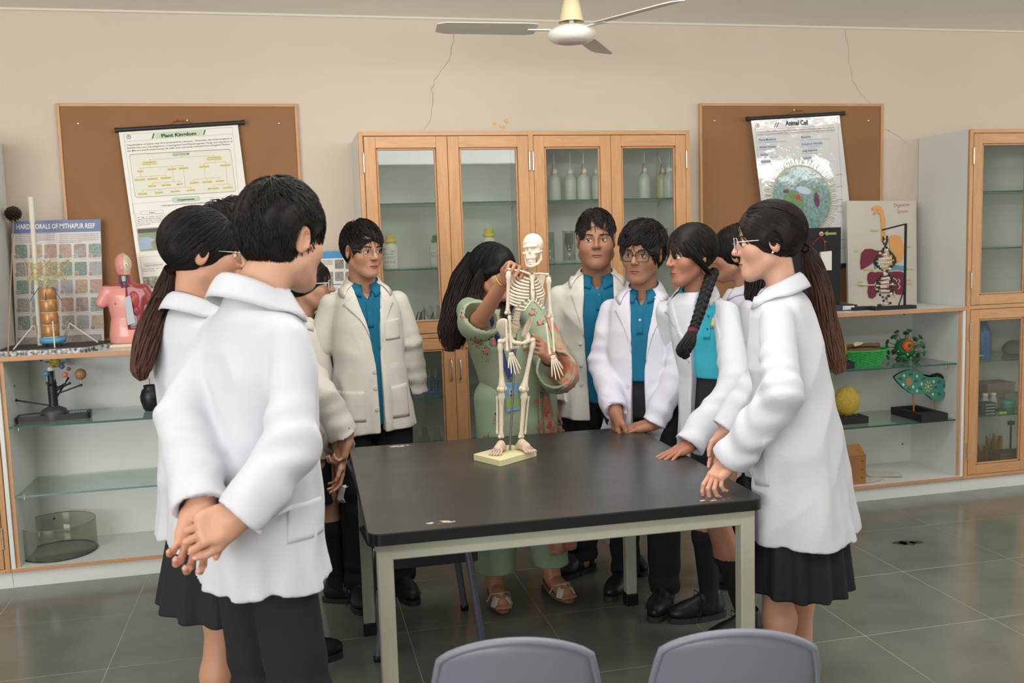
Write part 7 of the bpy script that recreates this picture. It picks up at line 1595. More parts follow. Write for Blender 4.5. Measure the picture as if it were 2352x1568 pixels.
# --- boy with black glasses leaning on the far corner of the table
p = Person('boy in black-framed glasses leaning one hand on the far table corner', (1474, 584), 4.1, (-.64, -.77), (-.50, -.87), skin=(158, 114, 88), lips=(146, 90, 80), hs=1.03, moust=.5, seed=8, pitch=.05, tilt=-.05)
tipL = AZ(1440, 985, .778); wrL = AZ(1502, 972, .80)
A = [(shoulder(p, 1), p.nb+np.array([.19, .02, -.34]), p.loc(AD(1414, 945, 4.0))), (shoulder(p, -1), p.loc(AD(1560, 850, 4.0)), p.loc(wrL))]
legs = p.std_legs([(-.10, .16), (.10, -.02)])
p.body_mesh(A, legs, hands=[(A[0][2], (-.05, .1, -1), (.9, .5, 0), RELAX, dict(fore=fore(A[0]))), (A[1][2], p.loc(tipL)-p.loc(wrL), dw(p, (.0, -.2, 1.)), FLAT, dict(left=True, spread=.12, fore=fore(A[1])))])
p.eyes((.05, 1, -.02)); p.glasses(mat('black_frame'), w=.0275, hgt=.0205, r=.0018, round_=.25)
p.hair_short(off=.020, hl=.042, amp=.008, bottom=-.07, fringe=.12, strands=1700, slen=.07, sweep=(.7, .5), vol=(.98, .98, 1.02), lift=.010)
shm = p.shell('polo_shirt', shirt_rows(p, .95, 1, .965), TEAL); sf = p.sf
ct = p.coat(rowsof(p, .98, 1.0, .70, 1.02), A, LILAC, opening=[(.0, -.01, .062), (-.10, -.006, .048), (-.20, .0, .036), (-.36, .006, .026), (-.72, .004, .036)], srad=(.050, .056, .053), shoulder=.02)
neckwear(p, ct, shm, sf, LILAC, TEAL, coat_gap=.75); p.lapels(LILAC, x0=.052, top=.01, bot=-.32, wn=.062, xo=0, gb=.026); placket(p, shm, sf, TEAL, x=.0, bm='button')
for z in (-.42, -.52): p.button((.05, p.nb[2]+z), p.cf, mat('button'))
pocket(p, .055, .15, -.60, -.46, LILAC)
p.trousers(legs)
for a, d in zip(legs, ((.1, 1), (.25, 1))): p.shoe(a[2], d, 1.05)
# --- girl with braid
p = Person('girl with a long black braid and open white lab coat, one palm on the table', (1584, 587), 3.88, (-.985, -.16), (-.80, -.60), fem=True, skin=(166, 116, 92), lips=(154, 94, 86), hs=1.0, seed=9, pitch=.06, pos=(1.70, -1.70))
wr = AZ(1583, 1022, .80); tp = AZ(1534, 1046, .776)
A = [(shoulder(p, 1, .13), p.nb+np.array([.16, -.08, -.33]), p.nb+np.array([.12, -.12, -.54])), (shoulder(p, -1, .14), p.loc(AD(1690, 880, 3.62)), p.loc(wr))]
legs = [(np.array([.085, 0, .9]), p.loc((1.615, -1.70, .50)), p.loc((1.62, -1.76, .085))), (np.array([-.085, 0, .9]), p.loc((1.56, -1.94, .50)), p.loc((1.67, -2.0, .085)))]
p.body_mesh(A, legs, hands=[(A[0][2], (.1, .3, -1), (.9, .3, 0), RELAX, dict(fore=fore(A[0]))), (A[1][2], p.loc(tp)-p.loc(wr), (0, 0, 1), FLAT, dict(left=True, spread=.13, fore=fore(A[1])))])
p.eyes((0, 1, 0)); shm = p.shell('polo_shirt', shirt_rows(p, .88, .9, 1.05), LTEAL); sf = p.sf
p.skirt(1.06, .48, .118, .205, npl=16, c=(.0, -.02))
ct = p.coat(rowsof(p, .92, .95, .60, 1.06), A, WHITE, opening=[(.0, -.01, .058), (-.10, -.01, .062), (-.20, -.01, .066), (-.36, -.005, .064), (-.50, .0, .066), (-.82, .0, .085)], srad=(.052, .060, .058), shoulder=.02)
neckwear(p, ct, shm, sf, WHITE, LTEAL, coat_gap=1.0, polo_gap=.35); p.lapels(WHITE, x0=.06, top=.0, bot=-.30, wn=.055, xo=.0, gb=.066); placket(p, shm, sf, LTEAL, x=.0, btn=(-.11, -.16))
p.hair_cap(off=.014, hl=.060, bottom=-.10, face_w=.080, strands=1500, slen=.10, toward=(-.03, -.10, -.10))
q = lambda x, y, D: p.px(x, y, D)
bs = p.H((-.035, -.085, -.07))
mid = [bs, q(1622, 668, 3.76), q(1606, 720, 3.66), q(1590, 765, 3.60)]
mb = MB(); P_ = np.array(mid); m_ = 40; tt = np.linspace(0, 3, m_); Cn = np.array([[np.interp(t, range(4), P_[:, k]) for k in range(3)] for t in tt])
for _ in range(3): Cn[1:-1] = (Cn[:-2]+2*Cn[1:-1]+Cn[2:])/4
vx = p.R.T@RGT; vf = p.R.T@(-FWD)
for j in range(3):
    ph = j*2*pi/3; pts = [Cn[i]+vx*.0125*sin(i*.62+ph)*(1.05-.3*i/m_)+vf*.009*sin(2*(i*.62+ph)) for i in range(m_)]; mb.tube(pts, [.0150*(1.05-.35*i/m_) for i in range(m_)], 9)
    for s_ in range(26):
        a = s_*2*pi/26; mb.tube([pts[i]+.0142*(1.05-.35*i/m_)*(cos(a+i*.12)*vx+sin(a+i*.12)*vf) for i in range(m_)], .0017, 4, caps=False)
p.mbl(mb, 'braid', mat('hair'), col=np.tile(np.array(lin((22, 18, 17))[:3]), (len(mb.v), 1)))
p.lock([q(1590, 762, 3.60), q(1582, 785, 3.58), q(1569, 805, 3.57), q(1578, 822, 3.56)], [.016, .026, .028, .012], 'braid_end', n=110, col=(22, 18, 17), tip=(22, 18, 17), wave=.005, seed=3)
mb = MB(); mb.tube([q(1592, 752, 3.60), q(1590, 762, 3.60)], .019, 12); p.mbl(mb, 'hair_tie', mat('tie_maroon', (110, 30, 56), .8))
p.lock([p.H((-.060, .062, .062)), p.H((-.082, .036, .02)), p.H((-.087, .005, -.03)), p.H((-.075, -.04, -.075))], [.010, .016, .014, .008], 'hair_lock', n=70, col=(22, 18, 17), tip=(22, 18, 17), wave=.003, seed=5, sr=.002)
mb = MB(); mb.sphere(p.H((-.080, -.006, -.030)), .0042, 10, 8); p.mbl(mb, 'earring', mat('gold', (206, 170, 96), .25, metal=1.0), p.body)
p.patch('school_badge', [q(1592, 733, 3.7), q(1608, 733, 3.7), q(1604, 762, 3.7), q(1587, 762, 3.7)], mat('badge_blue', (120, 150, 206), .7), sf, 5, 5, lift=.003, thick=.001, parent=shm, start=.3); p.patch('badge_emblem', [q(1593, 737, 3.7), q(1604, 737, 3.7), q(1601, 757, 3.7), q(1590, 757, 3.7)], mat('badge_yellow', (196, 206, 110), .7), sf, 5, 5, lift=.005, thick=.001, parent=shm, start=.3)
for i, (l, d) in enumerate(zip(legs, ((-.95, .0), (-.9, -.1)))): p.sock(l[1], l[2], .37 if i == 0 else .33); p.shoe(l[2], dw(p, (d[0], d[1], 0)), 1.0)
# --- tall boy in the foreground, hands clasped behind his back
p = Person('tall boy seen from behind in white lab coat, hands clasped behind his back', (655, 552), 2.2, (.74, .67), (.82, .57), skin=(204, 158, 132), lips=(170, 110, 100), hs=.97, seed=2, pitch=.10, nbo=(0, -.055, .022), pos=AD(578, 900, 2.22)[:2])
q = lambda x, y, D: p.px(x, y, D)
wl, wrr = q(462, 1165, 2.02), q(548, 1188, 1.97)
A = [(shoulder(p, -1, .135), q(425, 960, 2.16), wl), (shoulder(p, 1, .135), q(668, 1030, 2.02), wrr)]
legs = p.std_legs([(-.075, .0), (.075, .02)], hip=.068)
CURL2 = [(.35, .75, .5), (.45, .85, .6), (.5, .9, .65), (.5, .8, .6)]
vcam = p.R.T@(-FWD)
p.body_mesh(A, legs, res=.0034, hands=[(wl, q(432, 1290, 2.0)-wl, -vcam+np.array([0, 0, .25]), CURL2, dict(left=True, fore=fore(A[0], .13), spread=.14, thumb=(.9, .5, .3))), (wrr, q(468, 1215, 1.95)-wrr, vcam+np.array([0, 0, .2]), GRIP, dict(fore=fore(A[1], .10), thumb=(.5, .3, .2)))])
p.eyes(); p.hair_short(off=.017, hl=.040, amp=.004, bottom=-.085, fringe=.6, strands=3600, slen=.055, sweep=(0, .5), vol=(.97, .98, 1.08), res=.0035, back_off=.004)
ct = p.coat(rowsof(p, .88, .95, .79, 1.0), A, WHITE, res=.0058, srad=(.050, .060, .058), shoulder=.025, fold=1.15, hem_tilt=-.03)
p.collar('polo_collar', TEAL, rin=(.058, .057), rout=(.076, .074), ztop=.040, drop=.05, gap=.35, f=None, parent=ct, zlow=.01, lift=.0)
p.collar('coat_collar', WHITE, rin=(.066, .064), rout=(.106, .100), ztop=.042, drop=.07, gap=.8, f=p.cf, lift=.006, tip=.02, parent=ct)
vb = p.R.T@FWD
p.patch('pocket', [q(655, 1165, 2.1), q(712, 1160, 2.1), q(712, 1250, 2.1), q(655, 1254, 2.1)], WHITE, p.cf, lift=.002, dirv=vb, start=.12)
p.trousers(legs, rad=(.080, .074, .068), pel=(.128, .095))
for a in legs: p.shoe(a[2], (.05, 1), 1.05)
# --- girl with the ponytail on the left
p = Person('girl with long ponytail and glasses, seen from behind at the left beside the tall boy', (470, 583), 2.65, (.985, .17), (.80, .60), fem=True, skin=(190, 142, 114), lips=(160, 96, 90), hs=1.0, seed=3, pitch=.10, pos=AD(500, 1000, 2.66)[:2])
q = lambda x, y, D: p.px(x, y, D)
A = [(shoulder(p, -1, .14), p.nb+np.array([-.20, .04, -.32]), p.nb+np.array([-.12, .17, -.50])), (shoulder(p, 1, .14), p.nb+np.array([.19, .04, -.32]), p.nb+np.array([.12, .17, -.50]))]
legs = p.std_legs([(-.085, .0), (.085, .02)])
p.body_mesh(A, legs, hands=[(A[0][2], (.4, .5, -.5), (-.3, .7, .6), RELAX, dict(left=True, fore=fore(A[0]))), (A[1][2], (-.4, .5, -.5), (.3, .7, .6), RELAX, dict(fore=fore(A[1])))])
p.eyes(); p.glasses(mat('metal_frame'), w=.0255, hgt=.021, r=.0010, round_=.6)
BR = (24, 19, 18)
p.hair_cap(off=.012, hl=.052, bottom=-.085, face_w=.074, strands=2200, slen=.11, toward=(0, -.115, -.055), col=BR)
k0 = p.H((0, -.088, -.050)); 
p.lock([k0, q(376, 690, 2.70), q(350, 745, 2.62), q(333, 800, 2.58), q(322, 850, 2.56), q(330, 872, 2.56)], [.020, .044, .046, .042, .036, .012], 'ponytail', n=320, col=(44, 33, 29), tip=(92, 62, 50), wave=.020, flat=.7, sr=.0026)
mb = MB(); k1 = q(392, 655, 2.70); mb.tube([k0+(k1-k0)*.25+.0185*np.array([cos(t), 0, sin(t)]) for t in np.linspace(0, 2*pi, 13)[:-1]], .007, 8, closed=True); p.mbl(mb, 'hair_tie', mat('tie_black', (26, 26, 28), .8))
ct = p.coat(rowsof(p, 1.0, 1.05, .775, 1.12), A, WHITE, srad=(.050, .060, .056), shoulder=.02, res=.006)
p.collar('polo_collar', TEAL, rin=(.050, .050), rout=(.068, .068), ztop=.036, drop=.05, gap=.35, f=None, parent=ct, zlow=.01)
p.collar('coat_collar', WHITE, rin=(.060, .058), rout=(.098, .094), ztop=.036, drop=.07, gap=.8, f=p.cf, lift=.006, tip=.02, parent=ct)
p.skirt(.95, .58, .15, .225, npl=14, amp=.014)
for i, l in enumerate(legs): p.sock(l[1], l[2], .31); p.shoe(l[2], (.05, 1), .95)
# --- boy mostly hidden behind the tall boy
p = Person('boy with glasses mostly hidden behind the tall boy and the ponytailed girl', (546, 549), 3.3, (.97, .12), (.80, .2), skin=(196, 150, 122), hs=1.0, seed=4, pitch=.03)
A = [(shoulder(p, 1), p.nb+np.array([.19, .0, -.32]), p.nb+np.array([.17, .05, -.56])), (shoulder(p, -1), p.nb+np.array([-.19, .0, -.32]), p.nb+np.array([-.17, .05, -.56]))]
legs = p.std_legs([(-.10, .13), (.10, .02)])
p.body_mesh(A, legs, hands=[(A[0][2], (0, .1, -1), (1, .2, 0), RELAX, dict(fore=fore(A[0]))), (A[1][2], (0, .1, -1), (-1, .2, 0), RELAX, dict(left=True, fore=fore(A[1])))]); p.eyes(); p.glasses(mat('metal_frame'), r=.0010)
p.hair_short(off=.020, hl=.038, amp=.007, bottom=-.06, fringe=.3, strands=1300, slen=.05, sweep=(0, .4), lift=.012, col=(38, 31, 28))
ct = p.coat(rowsof(p, 1.0, 1.0, .75, 1.03), A, WHITE, srad=(.050, .056, .054), shoulder=.02, res=.008); p.collar('coat_collar', WHITE, f=p.cf, lift=.006, parent=ct)
p.trousers(legs, res=.010)
for a, d in zip(legs, ((.1, 1), (-.1, 1))): p.shoe(a[2], d, 1.05)
# --- short girl whose dark hair shows behind the tall boy's collar
p = Person('dark-haired girl almost wholly hidden behind the tall boy, only hair showing', (584, 640), 3.72, (.95, -.1), (.9, .1), fem=True, skin=(186, 138, 112), hs=.98, seed=6)
A = [(shoulder(p, 1, .14), p.nb+np.array([.18, .0, -.30]), p.nb+np.array([.16, .05, -.52])), (shoulder(p, -1, .14), p.nb+np.array([-.18, .0, -.30]), p.nb+np.array([-.16, .05, -.52]))]
legs = p.std_legs([(-.085, .02), (.085, .0)])
p.body_mesh(A, legs, hands=[(A[0][2], (0, .1, -1), (1, .2, 0), RELAX, dict(fore=fore(A[0]))), (A[1][2], (0, .1, -1), (-1, .2, 0), RELAX, dict(left=True, fore=fore(A[1])))]); p.eyes()
p.hair_cap(off=.014, hl=.036, bottom=-.09, strands=700, col=BR)
ct = p.coat(rowsof(p, .92, .95, .70, 1.05), A, WHITE, srad=(.048, .054, .052), shoulder=.02, res=.009); p.collar('coat_collar', WHITE, f=p.cf, lift=.006, parent=ct)
p.skirt(.9, .46, .14, .2, res=.01)
for l in legs: p.sock(l[1], l[2], .4); p.shoe(l[2], (.05, 1), .92)
# --- girl with clear glasses, arms held in front
p = Person('short girl in clear-framed glasses seen in profile, holding her wrist in front', (713, 655), 4.2, (.975, -.2), (.93, -.36), fem=True, skin=(192, 146, 120), lips=(166, 98, 92), hs=.96, seed=10, pitch=-.02)
q = lambda x, y, D: p.px(x, y, D)
w1, w2 = q(797, 1012, 3.98), q(783, 1052, 4.0)
A = [(shoulder(p, 1, .14), q(742, 905, 3.92), w1+nrm(q(742, 905, 3.92)-w1)*.02), (shoulder(p, -1, .14), p.nb+np.array([-.17, .06, -.30]), w2)]
legs = p.std_legs([(-.085, .06), (.085, .08)])
p.body_mesh(A, legs, hands=[(w1, q(786, 1060, 3.98)-w1, vf*.8+dw(p, (.6, 0, .2)), GRIP, dict(fore=fore(A[0], .06))), (w2, q(783, 1140, 3.98)-w2, vf+dw(p, (.3, 0, 0)), RELAX, dict(left=True, fore=fore(A[1], .10)))])
p.eyes((0, 1, -.05)); p.glasses(mat('clear_frame'), w=.026, hgt=.023, r=.0026, round_=.9)
p.hair_cap(off=.013, hl=.052, bottom=-.09, face_w=.073, strands=1300, toward=(0, -.12, -.05), col=(38, 31, 28)); p.lock([p.H((0, -.11, -.03)), p.H((0, -.14, -.06)), p.H((0, -.13, -.16)), p.H((0, -.11, -.24))], [.03, .035, .03, .01], 'ponytail', n=140, seed=2)
shm = p.shell('polo_shirt', shirt_rows(p, .86, .88, p.nb[2]-.56), TEAL, res=.009); sf = p.sf
ct = p.coat(rowsof(p, .90, .92, .66, 1.05), A, SHADE_TINT, opening=[(0, 0, .055), (-.12, 0, .05), (-.36, 0, .04), (-.8, 0, .045)], srad=(.050, .062, .062), shoulder=.02, cuffs=(.97, .86))
neckwear(p, ct, shm, sf, SHADE_TINT, TEAL, k=.92); p.skirt(.9, .46, .13, .185, npl=14)
MB_ = MB(); t0 = q(784, 1130, 3.98); 
G = np.array([t0+(p.R.T@RGT)*(.03*(i/4-.5))+np.array([0, 0, .03-.075*j/5])+vf*(.008*sin(i*2+j)) for j in range(6) for i in range(5)]); p.mbl(sheet_mesh(G, 5, 6, .0012, np.tile(vf, (30, 1))), 'tissue', mat('white_paper'))
mb = MB(); mb.tube([q(793, 1118, 3.965)+.009*(cos(t)*(p.R.T@RGT)+sin(t)*vf) for t in np.linspace(0, 2*pi, 13)[:-1]], .0013, 6, closed=True); p.mbl(mb, 'ring', mat('steel'), p.body)
for l, d in zip(legs, ((.05, 1), (-.05, 1))): p.sock(l[1], l[2], .38); p.shoe(l[2], d, .95)
# --- girl behind the braid girl
p = Person('girl with loose wavy black hair half hidden between two girls at the right', (1690, 585), 4.2, (-.8, .6), (-.75, .3), fem=True, skin=(176, 128, 102), hs=1.02, seed=12)
q = lambda x, y, D: p.px(x, y, D)
A = [(shoulder(p, 1, .14), p.nb+np.array([.18, .0, -.30]), p.nb+np.array([.16, .05, -.54])), (shoulder(p, -1, .14), p.nb+np.array([-.18, .0, -.30]), p.nb+np.array([-.16, .05, -.54]))]
legs = p.std_legs([(-.085, .0), (.085, .0)])
p.body_mesh(A, legs, hands=[(A[0][2], (0, .1, -1), (1, .2, 0), RELAX, dict(fore=fore(A[0]))), (A[1][2], (0, .1, -1), (-1, .2, 0), RELAX, dict(left=True, fore=fore(A[1])))]); p.eyes()
p.hair_cap(off=.018, hl=.036, bottom=-.11, strands=1200, cover_ear=True, col=(27, 23, 22), low=False, toward=(0, -.09, -.16))
for x0, dx in ((-.06, -.02), (0, 0), (.06, .03)): p.lock([p.H((x0, -.08, -.02)), p.H((x0*1.3, -.10, -.09)), p.H((x0*1.35+dx, -.095, -.17)), p.H((x0*1.3+dx, -.08, -.23))], [.045, .048, .04, .012], 'hair_lock', n=130, col=(27, 23, 22), tip=(48, 36, 32), wave=.014, seed=int(x0*100)+20)
ct = p.coat(rowsof(p, .95, .95, .66, 1.05), A, LILAC, srad=(.050, .056, .054), shoulder=.02, res=.008); p.collar('coat_collar', LILAC, rin=(.062, .06), f=p.cf, lift=.006, parent=ct)
p.skirt(.9, .46, .14, .2, res=.01)
for l in legs: p.sock(l[1], l[2], .4); p.shoe(l[2], (0, 1), .95)
# --- girl with long coat on the right
p = Person('girl in glasses with a brown-tipped ponytail and long white coat at the right table corner', (1762, 556), 3.1, (-.93, .37), (-.84, .54), fem=True, skin=(208, 160, 136), lips=(184, 112, 104), hs=1.02, seed=11, pitch=.06, pos=AD(1826, 1000, 3.12)[:2])
q = lambda x, y, D: p.px(x, y, D)
wl = q(1676, 1058, 2.98)
A = [(shoulder(p, -1, .15), q(1800, 905, 2.86), wl), (shoulder(p, 1, .15), p.nb+np.array([.20, .06, -.32]), p.nb+np.array([.13, .18, -.52]))]
legs = p.std_legs([(-.085, .04), (.085, -.02)], knees=[(-.085, .06, .48), (.085, .02, .48)])
p.body_mesh(A, legs, res=.0032, hands=[(wl, q(1638, 1098, 2.95)-wl, dw(p, RGT*-.5+np.array([0, 0, .8])-FWD*.3), [(.35, .5, .35), (.5, .7, .5), (.6, .8, .6), (.7, .9, .6)], dict(left=True, fore=fore(A[0], .09), thumb=(.35, .2, .2))), (A[1][2], (.1, .3, -1), (.9, .3, 0), RELAX, dict(fore=fore(A[1])))])
p.eyes(); p.glasses(mat('rim_pale', (190, 180, 186), .25, metal=.7), w=.026, hgt=.024, r=.0014, round_=.45, y=.103)
p.hair_cap(off=.014, hl=.056, bottom=-.08, face_w=.078, strands=2000, slen=.11, toward=(.0, -.118, -.03), col=(36, 28, 26))
k0 = p.H((0, -.115, -.03))
p.lock([k0, q(1862, 600, 3.16), q(1884, 665, 3.20), q(1895, 740, 3.22), q(1918, 815, 3.22), q(1930, 858, 3.22)], [.018, .044, .052, .048, .034, .006], 'ponytail', n=320, col=(48, 36, 31), tip=(112, 76, 60), wave=.022, flat=.75, sr=.0026, seed=1)
mb = MB(); k1 = q(1862, 600, 3.16); mb.tube([k0+(k1-k0)*.3+.017*(cos(t)*vf+sin(t)*np.array([0, 0, 1.])) for t in np.linspace(0, 2*pi, 13)[:-1]], .0065, 8, closed=True); p.mbl(mb, 'hair_tie', mat('tie_black'))
mb = MB(); mb.sphere(p.H((-.081, -.006, -.032)), .0036, 10, 8); p.mbl(mb, 'earring', mat('pearl', (236, 232, 224), .2), p.body)
shm = p.shell('polo_shirt', shirt_rows(p, .93, .95, p.nb[2]-.5), mat('polo_blue', (60, 170, 210), .8), res=.008); sf = p.sf
ct = p.coat(rowsof(p, 1.0, 1.04, .585, 1.17, dx=.01, dy=-.03), A, WHITE, opening=[(0, 0, .055), (-.12, 0, .05), (-.3, 0, .04), (-.5, 0, .05), (-1, 0, .085)], srad=(.054, .066, .060), shoulder=.022, res=.0058, fold=1.1, hem_tilt=.0)
p.collar('polo_collar', mat('polo_blue'), rin=(.052, .052), rout=(.074, .074), ztop=.036, drop=.05, gap=.32, f=sf, lift=.005, tip=.014, parent=shm)
p.collar('coat_collar', WHITE, rin=(.062, .060), rout=(.102, .096), ztop=.038, drop=.07, gap=.8, f=p.cf, lift=.006, tip=.02, parent=ct)
p.patch('pocket', [q(1765, 1015, 2.8), q(1790, 1012, 2.8), q(1806, 1140, 2.8), q(1768, 1142, 2.8)], WHITE, p.cf, lift=.002, dirv=p.R.T@FWD, start=.25)
p.skirt(1.0, .42, .14, .215, npl=13, amp=.014, c=(0, -.02))
for l in legs: p.sock(l[1], l[2], .15); p.shoe(l[2], (0, 1), .95)
# ------------------------------------------------------------------ skeleton model on the table
BN = mat('bone', (226, 212, 190), .5, var=(40, .06), bump=(90, .1, .001)); BF = mat('bone_foot', (206, 182, 160), .5, var=(60, .08)); 
T2 = TZ+.0008
b4 = [AZ(x, y, TZ+.022) for x, y in ((1086, 1043), (1149, 1058), (1234, 1034), (1168, 1016))]; bcn = sum(b4)/4; YS = bcn[1]
sk = thing('skeleton_model', 'white half-size human skeleton model on ivory base on the table', 'model', (bcn[0], YS, T2)); sk['_o'] = (bcn[0], YS, T2)
u_ = nrm(b4[2]-b4[1]); v_ = nrm(b4[0]-b4[1]); e1, e2 = np.linalg.norm(b4[2]-b4[1]), np.linalg.norm(b4[0]-b4[1])
MB().prism(rrect(0, 0, e1, e2, .008), np.array([b4[1][0], b4[1][1], T2]), u_, v_, .0215).build('base_plate', mat('ivory_base', (222, 214, 168), .45), sk)
def S(px, py, dy=0.0): return AY(px, py, YS+dy)
cr = nrm(RGT*np.array([1, 1, 0])*.86-nrm(FWD*np.array([1, 1, 0]))*-.42); cf = -nrm(np.cross([0, 0, 1.], cr)); cf = cf if cf[1] < 0 else -cf
K_ = .5
# skull
HS = .52
skR = frame(nrm(-FWD*.93-RGT*.30), .05, .06); skC = S(1224, 574, -.01)
def fsk(p):
    d = union([ell3((0, -.018, .040), (.071, .092, .078)), ell3((0, .045, -.015), (.046, .040, .05)), cap((-.014, .070, -.052), (.014, .070, -.052), .020)], .025)(p)
    for s in (-1, 1): d = smin(d, chain([(s*.032, .072, -.018), (s*.055, .052, -.016), (s*.068, .005, -.010)], [.009, .009, .006], .004)(p), .006); d = smin(d, cap((s*.012, .083, .030), (s*.045, .066, .028), .008)(p), .012)
    for s in (-1, 1): d = smax(d, -ell3((s*.030, .088, .006), (.019, .026, .017))(p), .006); d = smax(d, -ball((s*.060, .045, .012), .014)(p), .008)
    d = smax(d, -ell3((0, .092, -.026), (.011, .022, .017))(p), .004); return d
V, Q = surf(lambda p: fsk(p), (-.1, -.13, -.1), (.1, .12, .14), .0042)
W = lambda V: skC+(np.asarray(V)@skR.T)*HS
of = tuple(sk['_o']); skull = raw('skull', W(V)-np.array(of), Q, [], BN, sk, of)
th = MB()
for i in range(12): a = (i-5.5)/5.5; th.box(-.0026, -.003, -.005, .0026, .003, .005, .001, c=W((a*.026, .085-.020*a*a, -.073)), R=skR@rotz(-a*.6)*.9)
th.build('upper_teeth', mat('tooth', (232, 224, 206), .35), skull)
MB().tube([W((0, .06, .115)), W((-.045, .0, .100)), W((-.066, -.04, .07))], .0004, 4).tube([W((-.066, .06, .052)), W((0, .082, .062)), W((.066, .05, .052))], .0005, 4).build('seam', mat('bone_seam', (170, 150, 124), .7), skull)
jw = lambda v: W(np.array(v)+np.array([0, .004, -.006])); md = MB().tube([jw((.058, .008, -.020)), jw((.055, .004, -.062)), jw((.040, .045, -.092)), jw((.012, .076, -.104)), jw((-.012, .076, -.104)), jw((-.040, .045, -.092)), jw((-.055, .004, -.062)), jw((-.058, .008, -.020))], np.array([.008, .011, .010, .011, .011, .010, .011, .008])*HS*1.1, 8).build('mandible', BN, sk)
th = MB()
for i in range(12): a = (i-5.5)/5.5; th.box(-.0026, -.003, -.004, .0026, .003, .004, .001, c=W((a*.027, .083-.020*a*a, -.090)), R=skR@rotz(-a*.6)*.9)
th.build('lower_teeth', mat('tooth'), md)
# spine
sp_px = [(1219, 604, .012), (1216, 618, .03), (1212, 640, .045), (1205, 665, .045), (1197, 690, .035), (1190, 715, .022), (1185, 738, .02), (1187, 752, .035)]
SPN = np.array([S(x, y, d) for x, y, d in sp_px]); n_v = 24
for i in range(n_v):
    t = i/(n_v-1)*(len(SPN)-1); k_ = min(int(t), len(SPN)-2); c = SPN[k_]+(SPN[k_+1]-SPN[k_])*(t-k_); r_ = .0075+.0075*i/n_v; ax = nrm(SPN[k_+1]-SPN[k_]); a = nrm(np.cross(ax, cf)); Rv = np.stack([a, np.cross(ax, a), ax], 1)
    h_ = .0042+.0026*i/n_v; m_ = MB(); m_.lathe([(0, -h_), (r_, -h_), (r_*.86, 0), (r_, h_), (0, h_)], 12, c, R=Rv); m_.tube([c, c-cf*(.016+.006*i/n_v)-np.array([0, 0, .004])], [.004, .0022], 6).tube([c-cr*(.011+.006*i/n_v)-cf*.007, c+cr*(.011+.006*i/n_v)-cf*.007], .0026, 6); m_.build('vertebra', BN, sk)
# rib cage
def rib(c, a, b, drop, t0, t1, r_, sgn):
    pts = []
    for i in range(15):
        t = t0+(t1-t0)*i/14; pts.append(c+cr*sgn*a*sin(t)+cf*(-b*cos(t))-np.array([0, 0, drop*(1-cos(t))/2]))
    return MB().tube(pts, [r_*(.8+.2*sin(pi*i/14)) for i in range(15)], 7, flat=(np.array([0, 0, 1.]), 1.5))
zt, zb_ = S(1212, 617)[2], S(1205, 690)[2]; st0, st1 = None, None; chc = lambda f: S(1213-6*f, 620+70*f, .0)
for i in range(12):
    f = i/11; c = chc(f)+cf*-.005; a = .026+.046*min(1, (f*1.9))**.7-.010*max(0, f-.65); b = .030+.022*min(1, f*2)
    for sg in (-1, 1):
        if i < 7: t1 = pi*.93
        elif i < 10: t1 = pi*(.86-.06*(i-7))
        else: t1 = pi*(.55-.12*(i-10))
        rib(c, a, b, .034+.012*f, .12*pi, t1, .0034, sg).build('rib', BN, sk)
sA, sB = chc(.0)+cf*.030-np.array([0, 0, .018]), chc(.62)+cf*.050-np.array([0, 0, .040])
MB().tube([sA, sA+(sB-sA)*.18, sA+(sB-sA)*.3, sA+(sB-sA)*.7, sB, sB-np.array([0, 0, .012])], [.010, .0085, .006, .0085, .006, .002], 8, flat=(cf, 1.0)).build('sternum', BN, sk)
for sg in (-1, 1):
    m_ = MB()
    for j in range(4): f = .62+.1*j; c = chc(f)+cf*-.005; e = c+cr*sg*(.018+.014*j)+cf*(.049-.004*j)-np.array([0, 0, .036]); m_.tube([sB+cr*sg*.004, sB+cr*sg*(.012+.008*j)+np.array([0, 0, -.006-.010*j]), e], .0032, 6)
    m_.build('costal_cartilage', BN, sk)
# shoulder girdle
SHL, SHR = S(1169, 622, -.005), S(1259, 634, -.005)
for a, nm in ((SHL, -1), (SHR, 1)):
    MB().tube([sA+cr*nm*.006+np.array([0, 0, .004]), (sA+a)/2+cf*.006+np.array([0, 0, .008]), a+np.array([0, 0, .006])], [.0048, .0036, .0042], 8).build('clavicle', BN, sk)
    o_ = a-cf*.022; MB().prism([(0, .004), (nm*-.012, .006), (nm*-.040, -.006), (nm*-.030, -.058), (nm*-.022, -.064), (nm*-.004, -.016)], o_+np.array([0, 0, .004]), cr, (0, 0, 1), .004).tube([o_+np.array([0, 0, .0]), o_+cf*.018+np.array([0, 0, .009]), a+np.array([0, 0, .007])], [.004, .004, .005], 6).build('scapula', BN, sk)
def bone(nm, a, b, r0, rm, r1, n=8, knobs=True, par=None):
    a, b = np.array(a), np.array(b); m_ = MB(); fr_ = [0, .06, .14, .3, .5, .7, .86, .94, 1]; rd = [r0*.8, r0, r0*.72, rm*1.05, rm, rm*1.05, r1*.72, r1, r1*.8]; m_.tube([a+(b-a)*f for f in fr_], rd, n)
    if knobs:
        ax = nrm(b-a); sd = nrm(np.cross(ax, cf)); m_.sphere(b+sd*r1*.55, r1*.75, 8, 6).sphere(b-sd*r1*.55, r1*.75, 8, 6).sphere(a, r0*.85, 8, 6)
    return m_.build(nm, BN, sk)
